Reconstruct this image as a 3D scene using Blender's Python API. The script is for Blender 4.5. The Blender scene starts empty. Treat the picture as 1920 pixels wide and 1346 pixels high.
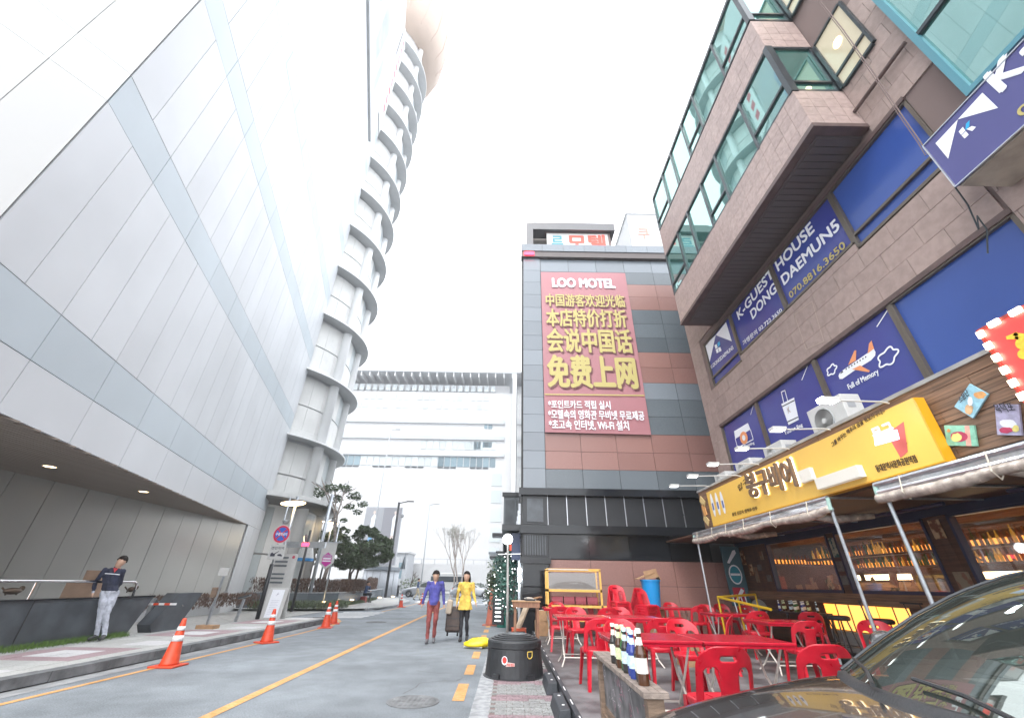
import bpy, math, random
from mathutils import Vector, Matrix, noise as mnoise
random.seed(7)
R = math.radians
sc = bpy.context.scene
col = sc.collection

# ---------------------------------------------------------------- camera
PITCH = math.atan2(422, 750); ROLL = math.atan2(23, 1332); CAMH = 1.36
fwd = Vector((0, math.cos(PITCH), math.sin(PITCH)))
_r0 = Vector((1, 0, 0)); _u0 = _r0.cross(fwd)
cright = _r0 * math.cos(ROLL) + _u0 * math.sin(ROLL)
cup = cright.cross(fwd)
cam = bpy.data.cameras.new('camera'); camo = bpy.data.objects.new('camera', cam); col.objects.link(camo)
cam.sensor_fit = 'HORIZONTAL'; cam.sensor_width = 36; cam.lens = 36 * 750 / 1920
cam.clip_start = 0.05; cam.clip_end = 2000
camo.matrix_world = Matrix(((cright.x, cup.x, -fwd.x, 0), (cright.y, cup.y, -fwd.y, 0), (cright.z, cup.z, -fwd.z, CAMH), (0, 0, 0, 1)))
sc.camera = camo

# ---------------------------------------------------------------- world, sun, exposure
w = bpy.data.worlds.new('World'); sc.world = w; w.use_nodes = True
nt = w.node_tree; bg = nt.nodes['Background']
SUN_EL, SUN_AZ = R(52), R(200)
sky = nt.nodes.new('ShaderNodeTexSky'); sky.sky_type = 'NISHITA'; sky.sun_disc = False
sky.sun_elevation = SUN_EL; sky.sun_rotation = SUN_AZ; sky.dust_density = 3; sky.air_density = 1.0
hs = nt.nodes.new('ShaderNodeHueSaturation'); hs.inputs['Saturation'].default_value = 0.25
mx = nt.nodes.new('ShaderNodeMix'); mx.data_type = 'RGBA'; mx.inputs[0].default_value = 0.72
mx.inputs[7].default_value = (9.4, 9.7, 10.2, 1)      # overcast layer over the clear sky
nt.links.new(sky.outputs[0], hs.inputs['Color']); nt.links.new(hs.outputs[0], mx.inputs[6])
nt.links.new(mx.outputs[2], bg.inputs[0]); bg.inputs[1].default_value = 0.15
sl = bpy.data.lights.new('sun', 'SUN'); sl.energy = 0.8; sl.angle = R(20); sl.color = (1, 0.97, 0.92)
so = bpy.data.objects.new('sun', sl); col.objects.link(so)
_sd = Vector((math.sin(SUN_AZ) * math.cos(SUN_EL), math.cos(SUN_AZ) * math.cos(SUN_EL), math.sin(SUN_EL)))
so.rotation_euler = _sd.to_track_quat('Z', 'Y').to_euler()
sc.view_settings.view_transform = 'Standard'; sc.view_settings.look = 'None'
sc.view_settings.exposure = 1.6; sc.view_settings.gamma = 1
try: sc.view_settings.use_curve_mapping = False
except Exception: pass

# ---------------------------------------------------------------- helpers
def ray(x, y):
    return cright * ((x - 960) / 750) - cup * ((y - 673) / 750) + fwd
def pl(x, y, axis, val):
    d = ray(x, y); c = Vector((0, 0, CAMH)); t = (val - c[axis]) / d[axis]
    return c + d * t
def G(x, y, z=0.0): return pl(x, y, 2, z)

def mat(name, c, rough=.6, metal=0., var=0., scale=6., bump=0., bscale=60., rnd=0., emis=0., ecol=None, spec=.5, c2=None, coat=0., trans=0., alpha=1., stretch=None, detail=4, thresh=(.35, .65)):
    m = bpy.data.materials.new(name); m.use_nodes = True
    t = m.node_tree; n = t.nodes; L = t.links; b = n['Principled BSDF']
    b.inputs['Base Color'].default_value = (*c, 1); b.inputs['Roughness'].default_value = rough
    b.inputs['Metallic'].default_value = metal; b.inputs['Specular IOR Level'].default_value = spec
    if coat: b.inputs['Coat Weight'].default_value = coat; b.inputs['Coat Roughness'].default_value = .03
    if trans: b.inputs['Transmission Weight'].default_value = trans
    if alpha < 1: b.inputs['Alpha'].default_value = alpha
    geo = n.new('ShaderNodeNewGeometry'); pos = geo.outputs['Position']
    if stretch:
        mp = n.new('ShaderNodeMapping'); mp.inputs['Scale'].default_value = stretch
        L.new(pos, mp.inputs[0]); pos = mp.outputs[0]
    out = None
    if var or c2:
        no = n.new('ShaderNodeTexNoise'); no.inputs['Scale'].default_value = scale; no.inputs['Detail'].default_value = detail
        L.new(pos, no.inputs['Vector'])
        r = n.new('ShaderNodeValToRGB'); r.color_ramp.elements[0].position = thresh[0]; r.color_ramp.elements[1].position = thresh[1]
        a = tuple(max(0, x * (1 - var)) for x in c); d = c2 if c2 else tuple(min(1, x * (1 + var)) for x in c)
        r.color_ramp.elements[0].color = (*a, 1); r.color_ramp.elements[1].color = (*d, 1)
        L.new(no.outputs['Fac'], r.inputs[0]); out = r.outputs[0]
        mr = n.new('ShaderNodeMapRange'); mr.inputs[3].default_value = max(.02, rough - .08); mr.inputs[4].default_value = min(1, rough + .08)
        L.new(no.outputs['Fac'], mr.inputs[0]); L.new(mr.outputs[0], b.inputs['Roughness'])
    if rnd:
        oi = n.new('ShaderNodeObjectInfo'); mr = n.new('ShaderNodeMapRange')
        mr.inputs[3].default_value = 1 - rnd; mr.inputs[4].default_value = 1 + rnd
        L.new(oi.outputs['Random'], mr.inputs[0])
        h = n.new('ShaderNodeHueSaturation'); L.new(mr.outputs[0], h.inputs['Value'])
        if out: L.new(out, h.inputs['Color'])
        else: h.inputs['Color'].default_value = (*c, 1)
        out = h.outputs[0]
    if out: L.new(out, b.inputs['Base Color'])
    if bump:
        no = n.new('ShaderNodeTexNoise'); no.inputs['Scale'].default_value = bscale; no.inputs['Detail'].default_value = 5
        L.new(pos, no.inputs['Vector'])
        bp = n.new('ShaderNodeBump'); bp.inputs['Strength'].default_value = bump; bp.inputs['Distance'].default_value = .02
        L.new(no.outputs['Fac'], bp.inputs['Height']); L.new(bp.outputs[0], b.inputs['Normal'])
    if emis:
        b.inputs['Emission Color'].default_value = (*(ecol or c), 1); b.inputs['Emission Strength'].default_value = emis
    return m

def glass_mat(name, tint, refl=.35, body=(.02, .05, .05), clear=.5, rough=.02, mxr=.95):
    """pane: fresnel reflection over a tinted see-through body"""
    m = bpy.data.materials.new(name); m.use_nodes = True
    t = m.node_tree; n = t.nodes; L = t.links
    for x in list(n):
        if x.type == 'BSDF_PRINCIPLED': n.remove(x)
    out = [x for x in n if x.type == 'OUTPUT_MATERIAL'][0]
    gl = n.new('ShaderNodeBsdfGlossy'); gl.inputs['Roughness'].default_value = rough; gl.inputs['Color'].default_value = (*tint, 1)
    df = n.new('ShaderNodeBsdfDiffuse'); df.inputs['Color'].default_value = (*body, 1)
    tr = n.new('ShaderNodeBsdfTransparent'); tr.inputs['Color'].default_value = (*tint, 1)
    m1 = n.new('ShaderNodeMixShader'); m1.inputs[0].default_value = clear
    L.new(df.outputs[0], m1.inputs[1]); L.new(tr.outputs[0], m1.inputs[2])
    fr = n.new('ShaderNodeLayerWeight'); fr.inputs[0].default_value = .35
    mr = n.new('ShaderNodeMapRange'); mr.inputs[3].default_value = refl; mr.inputs[4].default_value = mxr
    L.new(fr.outputs['Fresnel'], mr.inputs[0])
    m2 = n.new('ShaderNodeMixShader'); L.new(mr.outputs[0], m2.inputs[0])
    L.new(m1.outputs[0], m2.inputs[1]); L.new(gl.outputs[0], m2.inputs[2]); L.new(m2.outputs[0], out.inputs[0])
    return m

OFF = {}
class MB:
    def __init__(s): s.v = []; s.f = []; s.m = []
    def add(s, vs, fs, m=0):
        k = len(s.v); s.v += [tuple(x) for x in vs]; s.f += [[i + k for i in f] for f in fs]; s.m += [m] * len(fs); return s
    def box(s, x0, x1, y0, y1, z0, z1, m=0):
        if x0 > x1: x0, x1 = x1, x0
        if y0 > y1: y0, y1 = y1, y0
        if z0 > z1: z0, z1 = z1, z0
        vs = [(x, y, z) for z in (z0, z1) for y in (y0, y1) for x in (x0, x1)]
        return s.add(vs, [(0, 2, 3, 1), (4, 5, 7, 6), (0, 1, 5, 4), (2, 6, 7, 3), (0, 4, 6, 2), (1, 3, 7, 5)], m)
    def obox(s, c, size, rot, m=0):
        a, b, d = (x / 2 for x in size); c = Vector(c)
        vs = [c + rot @ Vector((x, y, z)) for z in (-d, d) for y in (-b, b) for x in (-a, a)]
        return s.add(vs, [(0, 2, 3, 1), (4, 5, 7, 6), (0, 1, 5, 4), (2, 6, 7, 3), (0, 4, 6, 2), (1, 3, 7, 5)], m)
    def bar(s, p, q, wd, th, m=0, up=Vector((0, 0, 1))):
        p = Vector(p); q = Vector(q); d = q - p; z = d.normalized()
        if abs(z.dot(up)) > .98: up = Vector((0, 1, 0))
        x = up.cross(z).normalized(); y = z.cross(x)
        rot = Matrix((x, y, z)).transposed()
        return s.obox((p + q) / 2, (wd, th, d.length), rot, m)
    def tube(s, pts, r, n=8, m=0, caps=True):
        pts = [Vector(p) for p in pts]; k = len(pts)
        rs = r if isinstance(r, (list, tuple)) else [r] * k
        vs = []; prev = None
        for i, p in enumerate(pts):
            d = (pts[min(i + 1, k - 1)] - pts[max(i - 1, 0)]).normalized()
            if prev is None:
                a = Vector((0, 0, 1)) if abs(d.z) < .9 else Vector((1, 0, 0)); x = d.cross(a).normalized()
            else: x = (prev - d * prev.dot(d)).normalized()
            prev = x; y = d.cross(x)
            for j in range(n):
                t = 2 * math.pi * j / n; vs.append(p + (x * math.cos(t) + y * math.sin(t)) * rs[i])
        fs = [(i * n + j, i * n + (j + 1) % n, (i + 1) * n + (j + 1) % n, (i + 1) * n + j) for i in range(k - 1) for j in range(n)]
        if caps: fs += [tuple(range(n))[::-1], tuple((k - 1) * n + j for j in range(n))]
        return s.add(vs, fs, m)
    def lathe(s, prof, c=(0, 0, 0), n=24, m=0, sx=1, sy=1, rot=None, caps=True):
        c = Vector(c); vs = []; k = len(prof)
        for (r, z) in prof:
            for j in range(n):
                t = 2 * math.pi * j / n; v = Vector((r * math.cos(t) * sx, r * math.sin(t) * sy, z))
                vs.append(c + (rot @ v if rot else v))
        fs = [(i * n + j, i * n + (j + 1) % n, (i + 1) * n + (j + 1) % n, (i + 1) * n + j) for i in range(k - 1) for j in range(n)]
        if caps and prof[0][0] > 1e-6: fs.append(tuple(range(n))[::-1])
        if caps and prof[-1][0] > 1e-6: fs.append(tuple((k - 1) * n + j for j in range(n)))
        return s.add(vs, fs, m)
    def ell(s, c, r, n=14, k=8, m=0, rot=None):
        prof = [(max(1e-4, math.sin(math.pi * i / k)), -math.cos(math.pi * i / k)) for i in range(k + 1)]
        c = Vector(c); vs = []
        for (a, z) in prof:
            for j in range(n):
                t = 2 * math.pi * j / n; v = Vector((a * math.cos(t) * r[0], a * math.sin(t) * r[1], z * r[2]))
                vs.append(c + (rot @ v if rot else v))
        fs = [(i * n + j, i * n + (j + 1) % n, (i + 1) * n + (j + 1) % n, (i + 1) * n + j) for i in range(k) for j in range(n)]
        return s.add(vs, fs, m)
    def prism(s, poly, d0, d1, fr, m=0):
        """poly in frame fr=(origin, x, y, normal), extruded from d0 to d1 along the normal"""
        o, X, Y, N = fr; n = len(poly)
        vs = [o + X * a + Y * b + N * d for d in (d0, d1) for a, b in poly]
        fs = [tuple(range(n))[::-1], tuple(range(n, 2 * n))] + [(i, (i + 1) % n, n + (i + 1) % n, n + i) for i in range(n)]
        return s.add(vs, fs, m)
    def sheet(s, rows, m=0):
        k = len(rows[0]); vs = [p for r in rows for p in r]
        return s.add(vs, [(i * k + j, i * k + j + 1, (i + 1) * k + j + 1, (i + 1) * k + j) for i in range(len(rows) - 1) for j in range(k - 1)], m)
    def mesh(s, name, mats, smooth=False, off=(0, 0, 0)):
        me = bpy.data.meshes.new(name)
        me.from_pydata([(x - off[0], y - off[1], z - off[2]) for x, y, z in s.v], [], s.f)
        for m in (mats if isinstance(mats, (list, tuple)) else [mats]): me.materials.append(m)
        me.polygons.foreach_set('material_index', s.m)
        if smooth: me.polygons.foreach_set('use_smooth', [True] * len(s.f))
        me.update()
        return me
    def build(s, name, mats, parent=None, smooth=False, bevel=0, smoothangle=None):
        off = OFF.get(parent.name, (0, 0, 0)) if parent else (0, 0, 0)
        me = s.mesh(name, mats, smooth, off)
        o = bpy.data.objects.new(name, me); col.objects.link(o)
        if parent: o.parent = parent; OFF[o.name] = off
        if bevel:
            b = o.modifiers.new('bevel', 'BEVEL'); b.width = bevel; b.segments = 2; b.limit_method = 'ANGLE'
        if smooth == 'auto' or smoothangle:
            pass
        return o

def tag(o, label=None, cat=None, group=None, kind=None):
    if label: o['label'] = label
    if cat: o['category'] = cat
    if group: o['group'] = group
    if kind: o['kind'] = kind
    return o
def thing(name, label, cat, loc=(0, 0, 0), group=None, rz=0):
    o = bpy.data.objects.new(name, None); o.empty_display_size = .2; col.objects.link(o)
    o.location = loc; o.rotation_euler = (0, 0, rz); OFF[o.name] = tuple(loc)
    return tag(o, label, cat, group)
def inst(name, me, parent, loc, rot=(0, 0, 0), scale=None):
    o = bpy.data.objects.new(name, me); col.objects.link(o); o.parent = parent
    off = OFF.get(parent.name, (0, 0, 0))
    o.location = (loc[0] - off[0], loc[1] - off[1], loc[2] - off[2]); o.rotation_euler = rot
    if scale: o.scale = scale
    return o
def kids(o): return [c for c in KID.get(o.name, [])]
def dup(root, loc, rz=0, label=None, group=None, rot=None, scale=None):
    r = root.copy(); col.objects.link(r); r.location = loc; r.rotation_euler = rot if rot else (0, 0, rz)
    if scale: r.scale = (scale,) * 3
    if label: r['label'] = label
    if group: r['group'] = group
    for ch in list(root.children):
        c = ch.copy(); col.objects.link(c); c.parent = r
        for g in ch.children:
            d = g.copy(); col.objects.link(d); d.parent = c
    return r
def join_frame(o, x, y):
    o = Vector(o); x = Vector(x).normalized(); y = Vector(y).normalized(); return (o, x, y, x.cross(y))
FK = lambda X: (Vector((X, 0, 0)), Vector((0, -1, 0)), Vector((0, 0, 1)), Vector((-1, 0, 0)))   # facade that faces the street from the right
FM = lambda Y: (Vector((0, Y, 0)), Vector((1, 0, 0)), Vector((0, 0, 1)), Vector((0, -1, 0)))    # wall that faces the camera side

def text(body, fr, a0, a1, b0, b1, m, parent, name='lettering', bold=0.02, d=.004, th=.004, slant=0, top=False, extra=None):
    cu = bpy.data.curves.new('t', 'FONT'); cu.body = body; cu.size = 1; cu.offset = 0; cu.resolution_u = 3
    to = bpy.data.objects.new('t', cu); col.objects.link(to)
    bpy.context.view_layer.update()
    dg = bpy.context.evaluated_depsgraph_get()
    me0 = bpy.data.meshes.new_from_object(to.evaluated_get(dg))
    vs = [v.co.copy() for v in me0.vertices]; fs = [list(p.vertices) for p in me0.polygons]
    bpy.data.objects.remove(to); bpy.data.meshes.remove(me0)
    x0 = min(v.x for v in vs); x1 = max(v.x for v in vs); y0 = min(v.y for v in vs); y1 = max(v.y for v in vs)
    o, X, Y, N = fr
    mb = MB(); P = []
    for v in vs:
        u = (v.x - x0) / (x1 - x0); t = (v.y - y0) / (y1 - y0)
        aa = a0 + (a1 - a0) * u + slant * t; bb = b0 + (b1 - b0) * t
        if extra: aa, bb = extra(aa, bb, u)
        P.append(o + X * aa + Y * bb + N * d)
    mb.add(P, fs)
    e = bold * .8 * (b1 - b0) / max(y1 - y0, .01)      # heavier weight: shifted layers, each a hair prouder
    if e > .0005:
        for k, (du, dv_) in enumerate(((-e, 0), (e, 0), (0, -e), (0, e), (-e * .7, e * .7), (e * .7, -e * .7))):
            mb.add([p + X * du + Y * dv_ + N * (.0008 * (k + 1)) for p in P], fs)
    return mb.build(name, m, parent)

def decal(parent, fr, poly, m, d=.004, name='print', th=None):
    o, X, Y, N = fr; mb = MB()
    if th: mb.prism(poly, d, d + th, fr)
    else: mb.add([o + X * a + Y * b + N * d for a, b in poly], [tuple(range(len(poly)))])
    return mb.build(name, m, parent)
def circ(a, b, r, n=20, ry=None): return [(a + r * math.cos(2 * math.pi * i / n), b + (ry or r) * math.sin(2 * math.pi * i / n)) for i in range(n)]
def ringdecal(parent, fr, pts, wd, m, d=.005, name='print'):
    """closed stroke"""
    o, X, Y, N = fr; n = len(pts); mb = MB(); P = []
    for i in range(n):
        p = Vector(pts[i]).to_2d(); a = Vector(pts[i - 1]); b = Vector(pts[(i + 1) % n]); t = (b - a).normalized(); nn = Vector((-t.y, t.x))
        for s in (-1, 1): q = p + nn * s * wd / 2; P.append(o + X * q.x + Y * q.y + N * d)
    mb.add(P, [(2 * i, 2 * i + 1, (2 * i + 3) % (2 * n), (2 * i + 2) % (2 * n)) for i in range(n)])
    return mb.build(name, m, parent)
def stroke(mb, fr, pts, wd, d=.005, m=0):
    o, X, Y, N = fr
    for (a, b), (c, e) in zip(pts, pts[1:]):
        p = Vector((a, b)); q = Vector((c, e)); t = (q - p).normalized(); nn = Vector((-t.y, t.x)) * wd / 2
        p = p - t * wd / 2; q = q + t * wd / 2
        mb.add([o + X * u.x + Y * u.y + N * d for u in (p - nn, q - nn, q + nn, p + nn)], [(0, 1, 2, 3)], m)

# ---------------------------------------------------------------- materials
M = {}
M['asphalt'] = mat('asphalt', (.185, .205, .222), .85, var=.13, scale=.9, bump=.5, bscale=220, detail=12)
def speckle(m, amt=.16, sc1=70., big=.35, bamt=.12):
    """grain and broad stains multiplied into a material's own colour"""
    t = m.node_tree; n = t.nodes; L = t.links; b = n['Principled BSDF']; src = b.inputs['Base Color'].links[0].from_socket; geo = [x for x in n if x.type == 'NEW_GEOMETRY'][0]
    for s_, a, lo, hi in ((sc1, amt, .3, .7), (big, bamt, .35, .6), (2.7, bamt * .6, .4, .6)):
        no = n.new('ShaderNodeTexNoise'); no.inputs['Scale'].default_value = s_; no.inputs['Detail'].default_value = 6; L.new(geo.outputs['Position'], no.inputs['Vector'])
        mr = n.new('ShaderNodeMapRange'); mr.inputs[1].default_value = lo; mr.inputs[2].default_value = hi; mr.inputs[3].default_value = 1 - a; mr.inputs[4].default_value = 1 + a; L.new(no.outputs['Fac'], mr.inputs[0])
        mm = n.new('ShaderNodeVectorMath'); mm.operation = 'MULTIPLY'; L.new(src, mm.inputs[0]); L.new(mr.outputs[0], mm.inputs[1]); src = mm.outputs[0]
    L.new(src, b.inputs['Base Color'])
speckle(M['asphalt'], .3, 55.)
M['asphalt_old'] = mat('asphalt_old', (.25, .255, .26), .9, var=.2, scale=3, bump=.4, bscale=150)
M['concrete'] = mat('concrete', (.33, .33, .32), .85, var=.15, scale=5, bump=.3, bscale=90)
M['kerb'] = mat('kerb_granite', (.3, .31, .32), .8, var=.25, scale=9, bump=.3, bscale=120, rnd=.1)
M['kerb_dark'] = mat('kerb_dark', (.16, .165, .17), .85, var=.35, scale=4, bump=.3, bscale=120, rnd=.1)
M['yellow_line'] = mat('yellow_line', (.62, .29, .07), .8, var=.15, scale=14, c2=(.5, .3, .14), bump=.2, bscale=200)
speckle(M['yellow_line'], .25, 45.)
M['white_line'] = mat('white_line', (.7, .7, .7), .7, var=.15, scale=10)
M['tile_grey'] = mat('paving_grey', (.42, .42, .4), .85, var=.14, scale=30, rnd=.08, bump=.2, bscale=150)
M['tile_red'] = mat('paving_red', (.33, .24, .25), .85, var=.14, scale=30, rnd=.08, bump=.2, bscale=150)
M['tile_pale'] = mat('paving_pale', (.55, .54, .54), .85, var=.1, scale=30, rnd=.06)
M['blk_grey'] = mat('block_grey', (.24, .245, .24), .85, var=.3, scale=40, rnd=.14, bump=.3, bscale=200)
M['blk_red'] = mat('block_red', (.24, .17, .185), .85, var=.3, scale=40, rnd=.14, bump=.3, bscale=200)
M['terrace'] = mat('terrace_floor', (.1, .105, .11), .5, var=.5, scale=2.2, c2=(.2, .2, .205), bump=.2, bscale=60, detail=10)
M['grass'] = mat('grass', (.09, .16, .03), .8, rnd=.2, var=.3, scale=20)
M['panel'] = mat('white_panel', (.56, .58, .6), .42, metal=.0, rnd=.035, var=.06, scale=.35, spec=.25)
M['panel_blue'] = mat('band_panel', (.45, .505, .54), .4, metal=.0, rnd=.03, var=.06, scale=.35, spec=.25)
M['panel_front'] = mat('front_panel', (.5, .5, .49), .45, spec=.25, rnd=.02)
M['panel_low'] = mat('recess_panel', (.42, .42, .395), .35, metal=.35, rnd=.04, var=.05, scale=.5)
M['joint'] = mat('joint_dark', (.09, .09, .09), .8)
M['joint_pale'] = mat('joint_pale', (.62, .63, .64), .8)
M['soffit'] = mat('soffit_slat', (.26, .22, .19), .6, rnd=.05)
M['tower'] = mat('tower_wall', (.62, .625, .61), .5, var=.05, scale=1, rnd=.03)
M['tower_slab'] = mat('tower_slab', (.38, .39, .395), .5, var=.06, scale=1)
M['tower_white'] = mat('tower_white', (.75, .76, .76), .45)
M['far_white'] = mat('far_white', (.46, .465, .47), .6, var=.02, scale=.3)
M['far_grey'] = mat('far_grey', (.34, .355, .375), .6)
M['far_glass'] = mat('far_glass', (.13, .19, .22), .25, rnd=.3)
M['far_glass2'] = mat('far_glass_pale', (.39, .43, .44), .3, rnd=.12, spec=.3)
M['granite_red'] = mat('granite_red', (.27, .145, .125), .35, var=.3, scale=90, rnd=.1, spec=.5)
M['granite_grey'] = mat('granite_grey', (.12, .14, .155), .22, var=.35, scale=90, rnd=.16)
M['granite_pale'] = mat('granite_pale', (.19, .215, .24), .14, var=.2, scale=60, rnd=.1)
M['black_stone'] = mat('black_stone', (.012, .014, .017), .1, rnd=.2, spec=.4)
M['black_metal'] = mat('black_metal', (.018, .02, .023), .35, var=.1, scale=3)
M['dark_joint'] = mat('dark_joint', (.03, .03, .03), .7)
M['silver'] = mat('silver', (.55, .57, .6), .3, metal=.9, var=.05, scale=8)
M['steel'] = mat('galvanised_steel', (.42, .45, .48), .35, metal=.8, var=.12, scale=14)
M['banner'] = mat('banner_pink', (.36, .155, .172), .55, var=.03, scale=1)
M['yel_print'] = mat('yellow_print', (.46, .39, .14), .6)
M['white_print'] = mat('white_print', (.78, .8, .84), .6)
M['shadow_print'] = mat('letter_outline', (.16, .06, .06), .6)
M['ktile'] = mat('brown_stone', (.31, .235, .21), .6, var=.1, scale=9, rnd=.06, bump=.15, bscale=80)
M['btile'] = mat('bay_stone', (.35, .265, .24), .5, var=.12, scale=12, rnd=.07, bump=.1, bscale=80)
M['kjoint'] = mat('stone_joint', (.17, .125, .115), .9)
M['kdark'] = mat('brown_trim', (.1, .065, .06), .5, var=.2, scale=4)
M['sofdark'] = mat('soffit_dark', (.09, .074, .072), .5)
M['frame_dark'] = mat('frame_dark', (.035, .045, .052), .35, metal=.3)
M['frame_teal'] = mat('frame_teal', (.07, .22, .27), .4)
M['film'] = mat('blue_film', (.045, .048, .25), .2, var=.05, scale=.4, c2=(.04, .07, .27))
M['film2'] = mat('blue_film_bright', (.035, .08, .3), .2, var=.05, scale=.4)
M['signblue'] = mat('sign_blue', (.07, .07, .21), .35)
M['gteal'] = glass_mat('teal_glass', (.6, .84, .8), .4, (.05, .17, .15), .3)
M['glass'] = glass_mat('clear_glass', (.95, .95, .95), .02, (.02, .02, .02), .98, mxr=.3)
M['orange_print'] = mat('orange_print', (.75, .3, .13), .6)
M['cyan_print'] = mat('cyan_print', (.02, .35, .65), .6)
M['dark_print'] = mat('dark_print', (.03, .03, .05), .6)
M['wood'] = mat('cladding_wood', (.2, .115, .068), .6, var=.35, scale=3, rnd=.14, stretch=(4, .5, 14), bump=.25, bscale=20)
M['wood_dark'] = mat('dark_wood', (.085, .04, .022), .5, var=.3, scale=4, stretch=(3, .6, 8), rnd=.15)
M['wood_grey'] = mat('weathered_wood', (.2, .14, .1), .75, var=.3, scale=5, stretch=(1, 1, 6), bump=.3, bscale=40)
M['wood_top'] = mat('board_cap_wood', (.22, .18, .155), .8, var=.3, scale=16, bump=.3, bscale=60)
M['sign_y'] = mat('sign_yellow', (.8, .5, .09), .4, var=.05, scale=1.0)
M['sign_ye'] = mat('sign_side', (.7, .33, .01), .4)
M['lamp'] = mat('lamp_glow', (1, 1, .97), .4, emis=3, ecol=(.95, .97, 1))
M['lamp_hot'] = mat('lamp_bright', (1, 1, 1), .4, emis=40, ecol=(.85, .93, 1))
M['lamp_warm'] = mat('lamp_warm', (1, .8, .5), .4, emis=3, ecol=(1, .72, .4))
M['glow_or'] = mat('glow_orange', (1, .5, .1), .5, emis=.9, ecol=(1, .34, .05))
M['glow_ye'] = mat('glow_yellow', (.45, .28, .1), .5, emis=.75, ecol=(1, .42, .09))
M['glow_or2'] = mat('ceiling_fill_glow', (1, .5, .15), .5, emis=6, ecol=(1, .42, .1))
M['bulb'] = mat('bulb', (1, .9, .7), .4, emis=4, ecol=(1, .85, .6))
M['white_plastic'] = mat('white_plastic', (.5, .5, .485), .45, var=.04, scale=6)
M['grey_plastic'] = mat('grey_plastic', (.3, .31, .32), .5)
M['tarp'] = mat('rolled_tarp', (.5, .43, .37), .25, var=.3, scale=9, bump=.6, bscale=14, trans=.15)
M['tarp2'] = mat('awning_sheet', (.5, .5, .5), .2, var=.2, scale=6, trans=.5, bump=.3, bscale=10)
M['rope'] = mat('rope', (.6, .55, .45), .8)
M['navy'] = mat('navy_paint', (.02, .03, .075), .35)
M['red'] = mat('red_plastic', (.5, .01, .026), .3, var=.14, scale=9, rnd=.1, spec=.5)
M['red2'] = mat('red_table', (.42, .01, .028), .22, var=.08, scale=10, bump=.04, bscale=30)
M['leg_white'] = mat('cream_metal', (.62, .57, .52), .4)
M['black_plastic'] = mat('black_plastic', (.022, .024, .027), .5, var=.2, scale=9, bump=.15, bscale=90)
M['rubber'] = mat('rubber', (.03, .035, .042), .6, var=.2, scale=12, bump=.15, bscale=60)
M['cone'] = mat('cone_orange', (.6, .06, .018), .45, var=.1, scale=14, rnd=.06)
M['cone_old'] = mat('cone_faded', (.36, .1, .06), .6, var=.15, scale=14)
M['reflect'] = mat('reflective_band', (.75, .75, .75), .4)
M['darkwall'] = mat('dark_parapet', (.065, .075, .085), .35, var=.25, scale=2.5, bump=.1, bscale=40)
M['shrub'] = mat('brown_shrub', (.13, .085, .065), .9, var=.4, scale=25)
M['leaf'] = mat('leaf_green', (.08, .115, .06), .7, var=.45, scale=5, rnd=0)
M['leaf2'] = mat('leaf_pale', (.1, .13, .07), .7, var=.35, scale=5)
M['leafteal'] = mat('leaf_bluegreen', (.04, .12, .09), .6, var=.4, scale=9)
M['bark'] = mat('bark', (.12, .09, .075), .9, var=.3, scale=9, bump=.4)
M['bark_pale'] = mat('bark_pale', (.3, .26, .23), .9, var=.3, scale=9)
M['card'] = mat('cardboard', (.36, .22, .12), .8, var=.12, scale=9, rnd=.12)
M['blue_bin'] = mat('blue_bin', (.01, .26, .62), .4)
M['carpaint'] = mat('car_paint', (.06, .06, .06), .22, metal=.35, coat=1.0, var=.03, scale=2)
M['carglass'] = glass_mat('windscreen', (.66, .72, .68), .06, (.05, .06, .055), .42, mxr=.34)
M['tyre'] = mat('tyre', (.02, .02, .02), .8)
M['chrome'] = mat('chrome', (.7, .7, .7), .12, metal=1)
M['interior'] = mat('car_interior', (.08, .09, .085), .7, var=.15, scale=6)
M['skin'] = mat('skin', (.5, .31, .22), .55)
M['hair'] = mat('hair', (.014, .01, .009), .8, bump=.4, bscale=80, spec=.2)
M['chalk'] = mat('chalkboard', (.1, .11, .11), .6, var=.35, scale=8, c2=(.2, .19, .2))
M['chalkline'] = mat('chalk_line', (.55, .5, .52), .9)
M['chalkpink'] = mat('chalk_pink', (.5, .2, .28), .9)
# ================================================================ GROUND
def struct(name, mb, m, parent=None):
    o = mb.build(name, m, parent)
    if not parent: o['kind'] = 'structure'
    return o
road = struct('road', MB().box(-260, 260, -40, 400, -.2, 0), M['asphalt'])
# painted markings (sheets a few mm proud)
def paint(name, pts, m, z=.005):
    mb = MB(); mb.add([(x, y, z) for x, y in pts], [tuple(range(len(pts)))]); return mb.build(name, m, road)
def strip(name, line, wd, m, z=.005):
    mb = MB()
    for (a, b), (c, d) in zip(line, line[1:]):
        p = Vector((a, b)); q = Vector((c, d)); t = (q - p).normalized(); n = Vector((-t.y, t.x)) * wd / 2
        mb.add([(u.x, u.y, z) for u in (p - n, q - n, q + n, p + n)], [(0, 1, 2, 3)])
    return mb.build(name, m, road)
strip('centre_line', [(-3.25, 0), (-3.38, 5.9), (-3.6, 12), (-3.87, 20.5), (-4.1, 31)], .14, M['yellow_line'])
strip('edge_line', [(-6.1, 0), (-6.11, 6.3), (-6.11, 14.2), (-6.2, 17), (-6.5, 18.6), (-7.1, 19.9)], .1, M['yellow_line'])
strip('edge_line', [(-6.6, 24.8), (-6.7, 33), (-7.0, 38)], .1, M['yellow_line'])
for k in range(9):
    y = 6.85 + k * 1.72
    a, b = (y, y + 1.05) if k < 1 else (y + .05, y + 1.0)
    paint('road_dash', [(-.72 - .01 * k, a), (-.56 - .01 * k, a), (-.58 - .01 * k, b), (-.74 - .01 * k, b)], M['yellow_line'])
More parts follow.
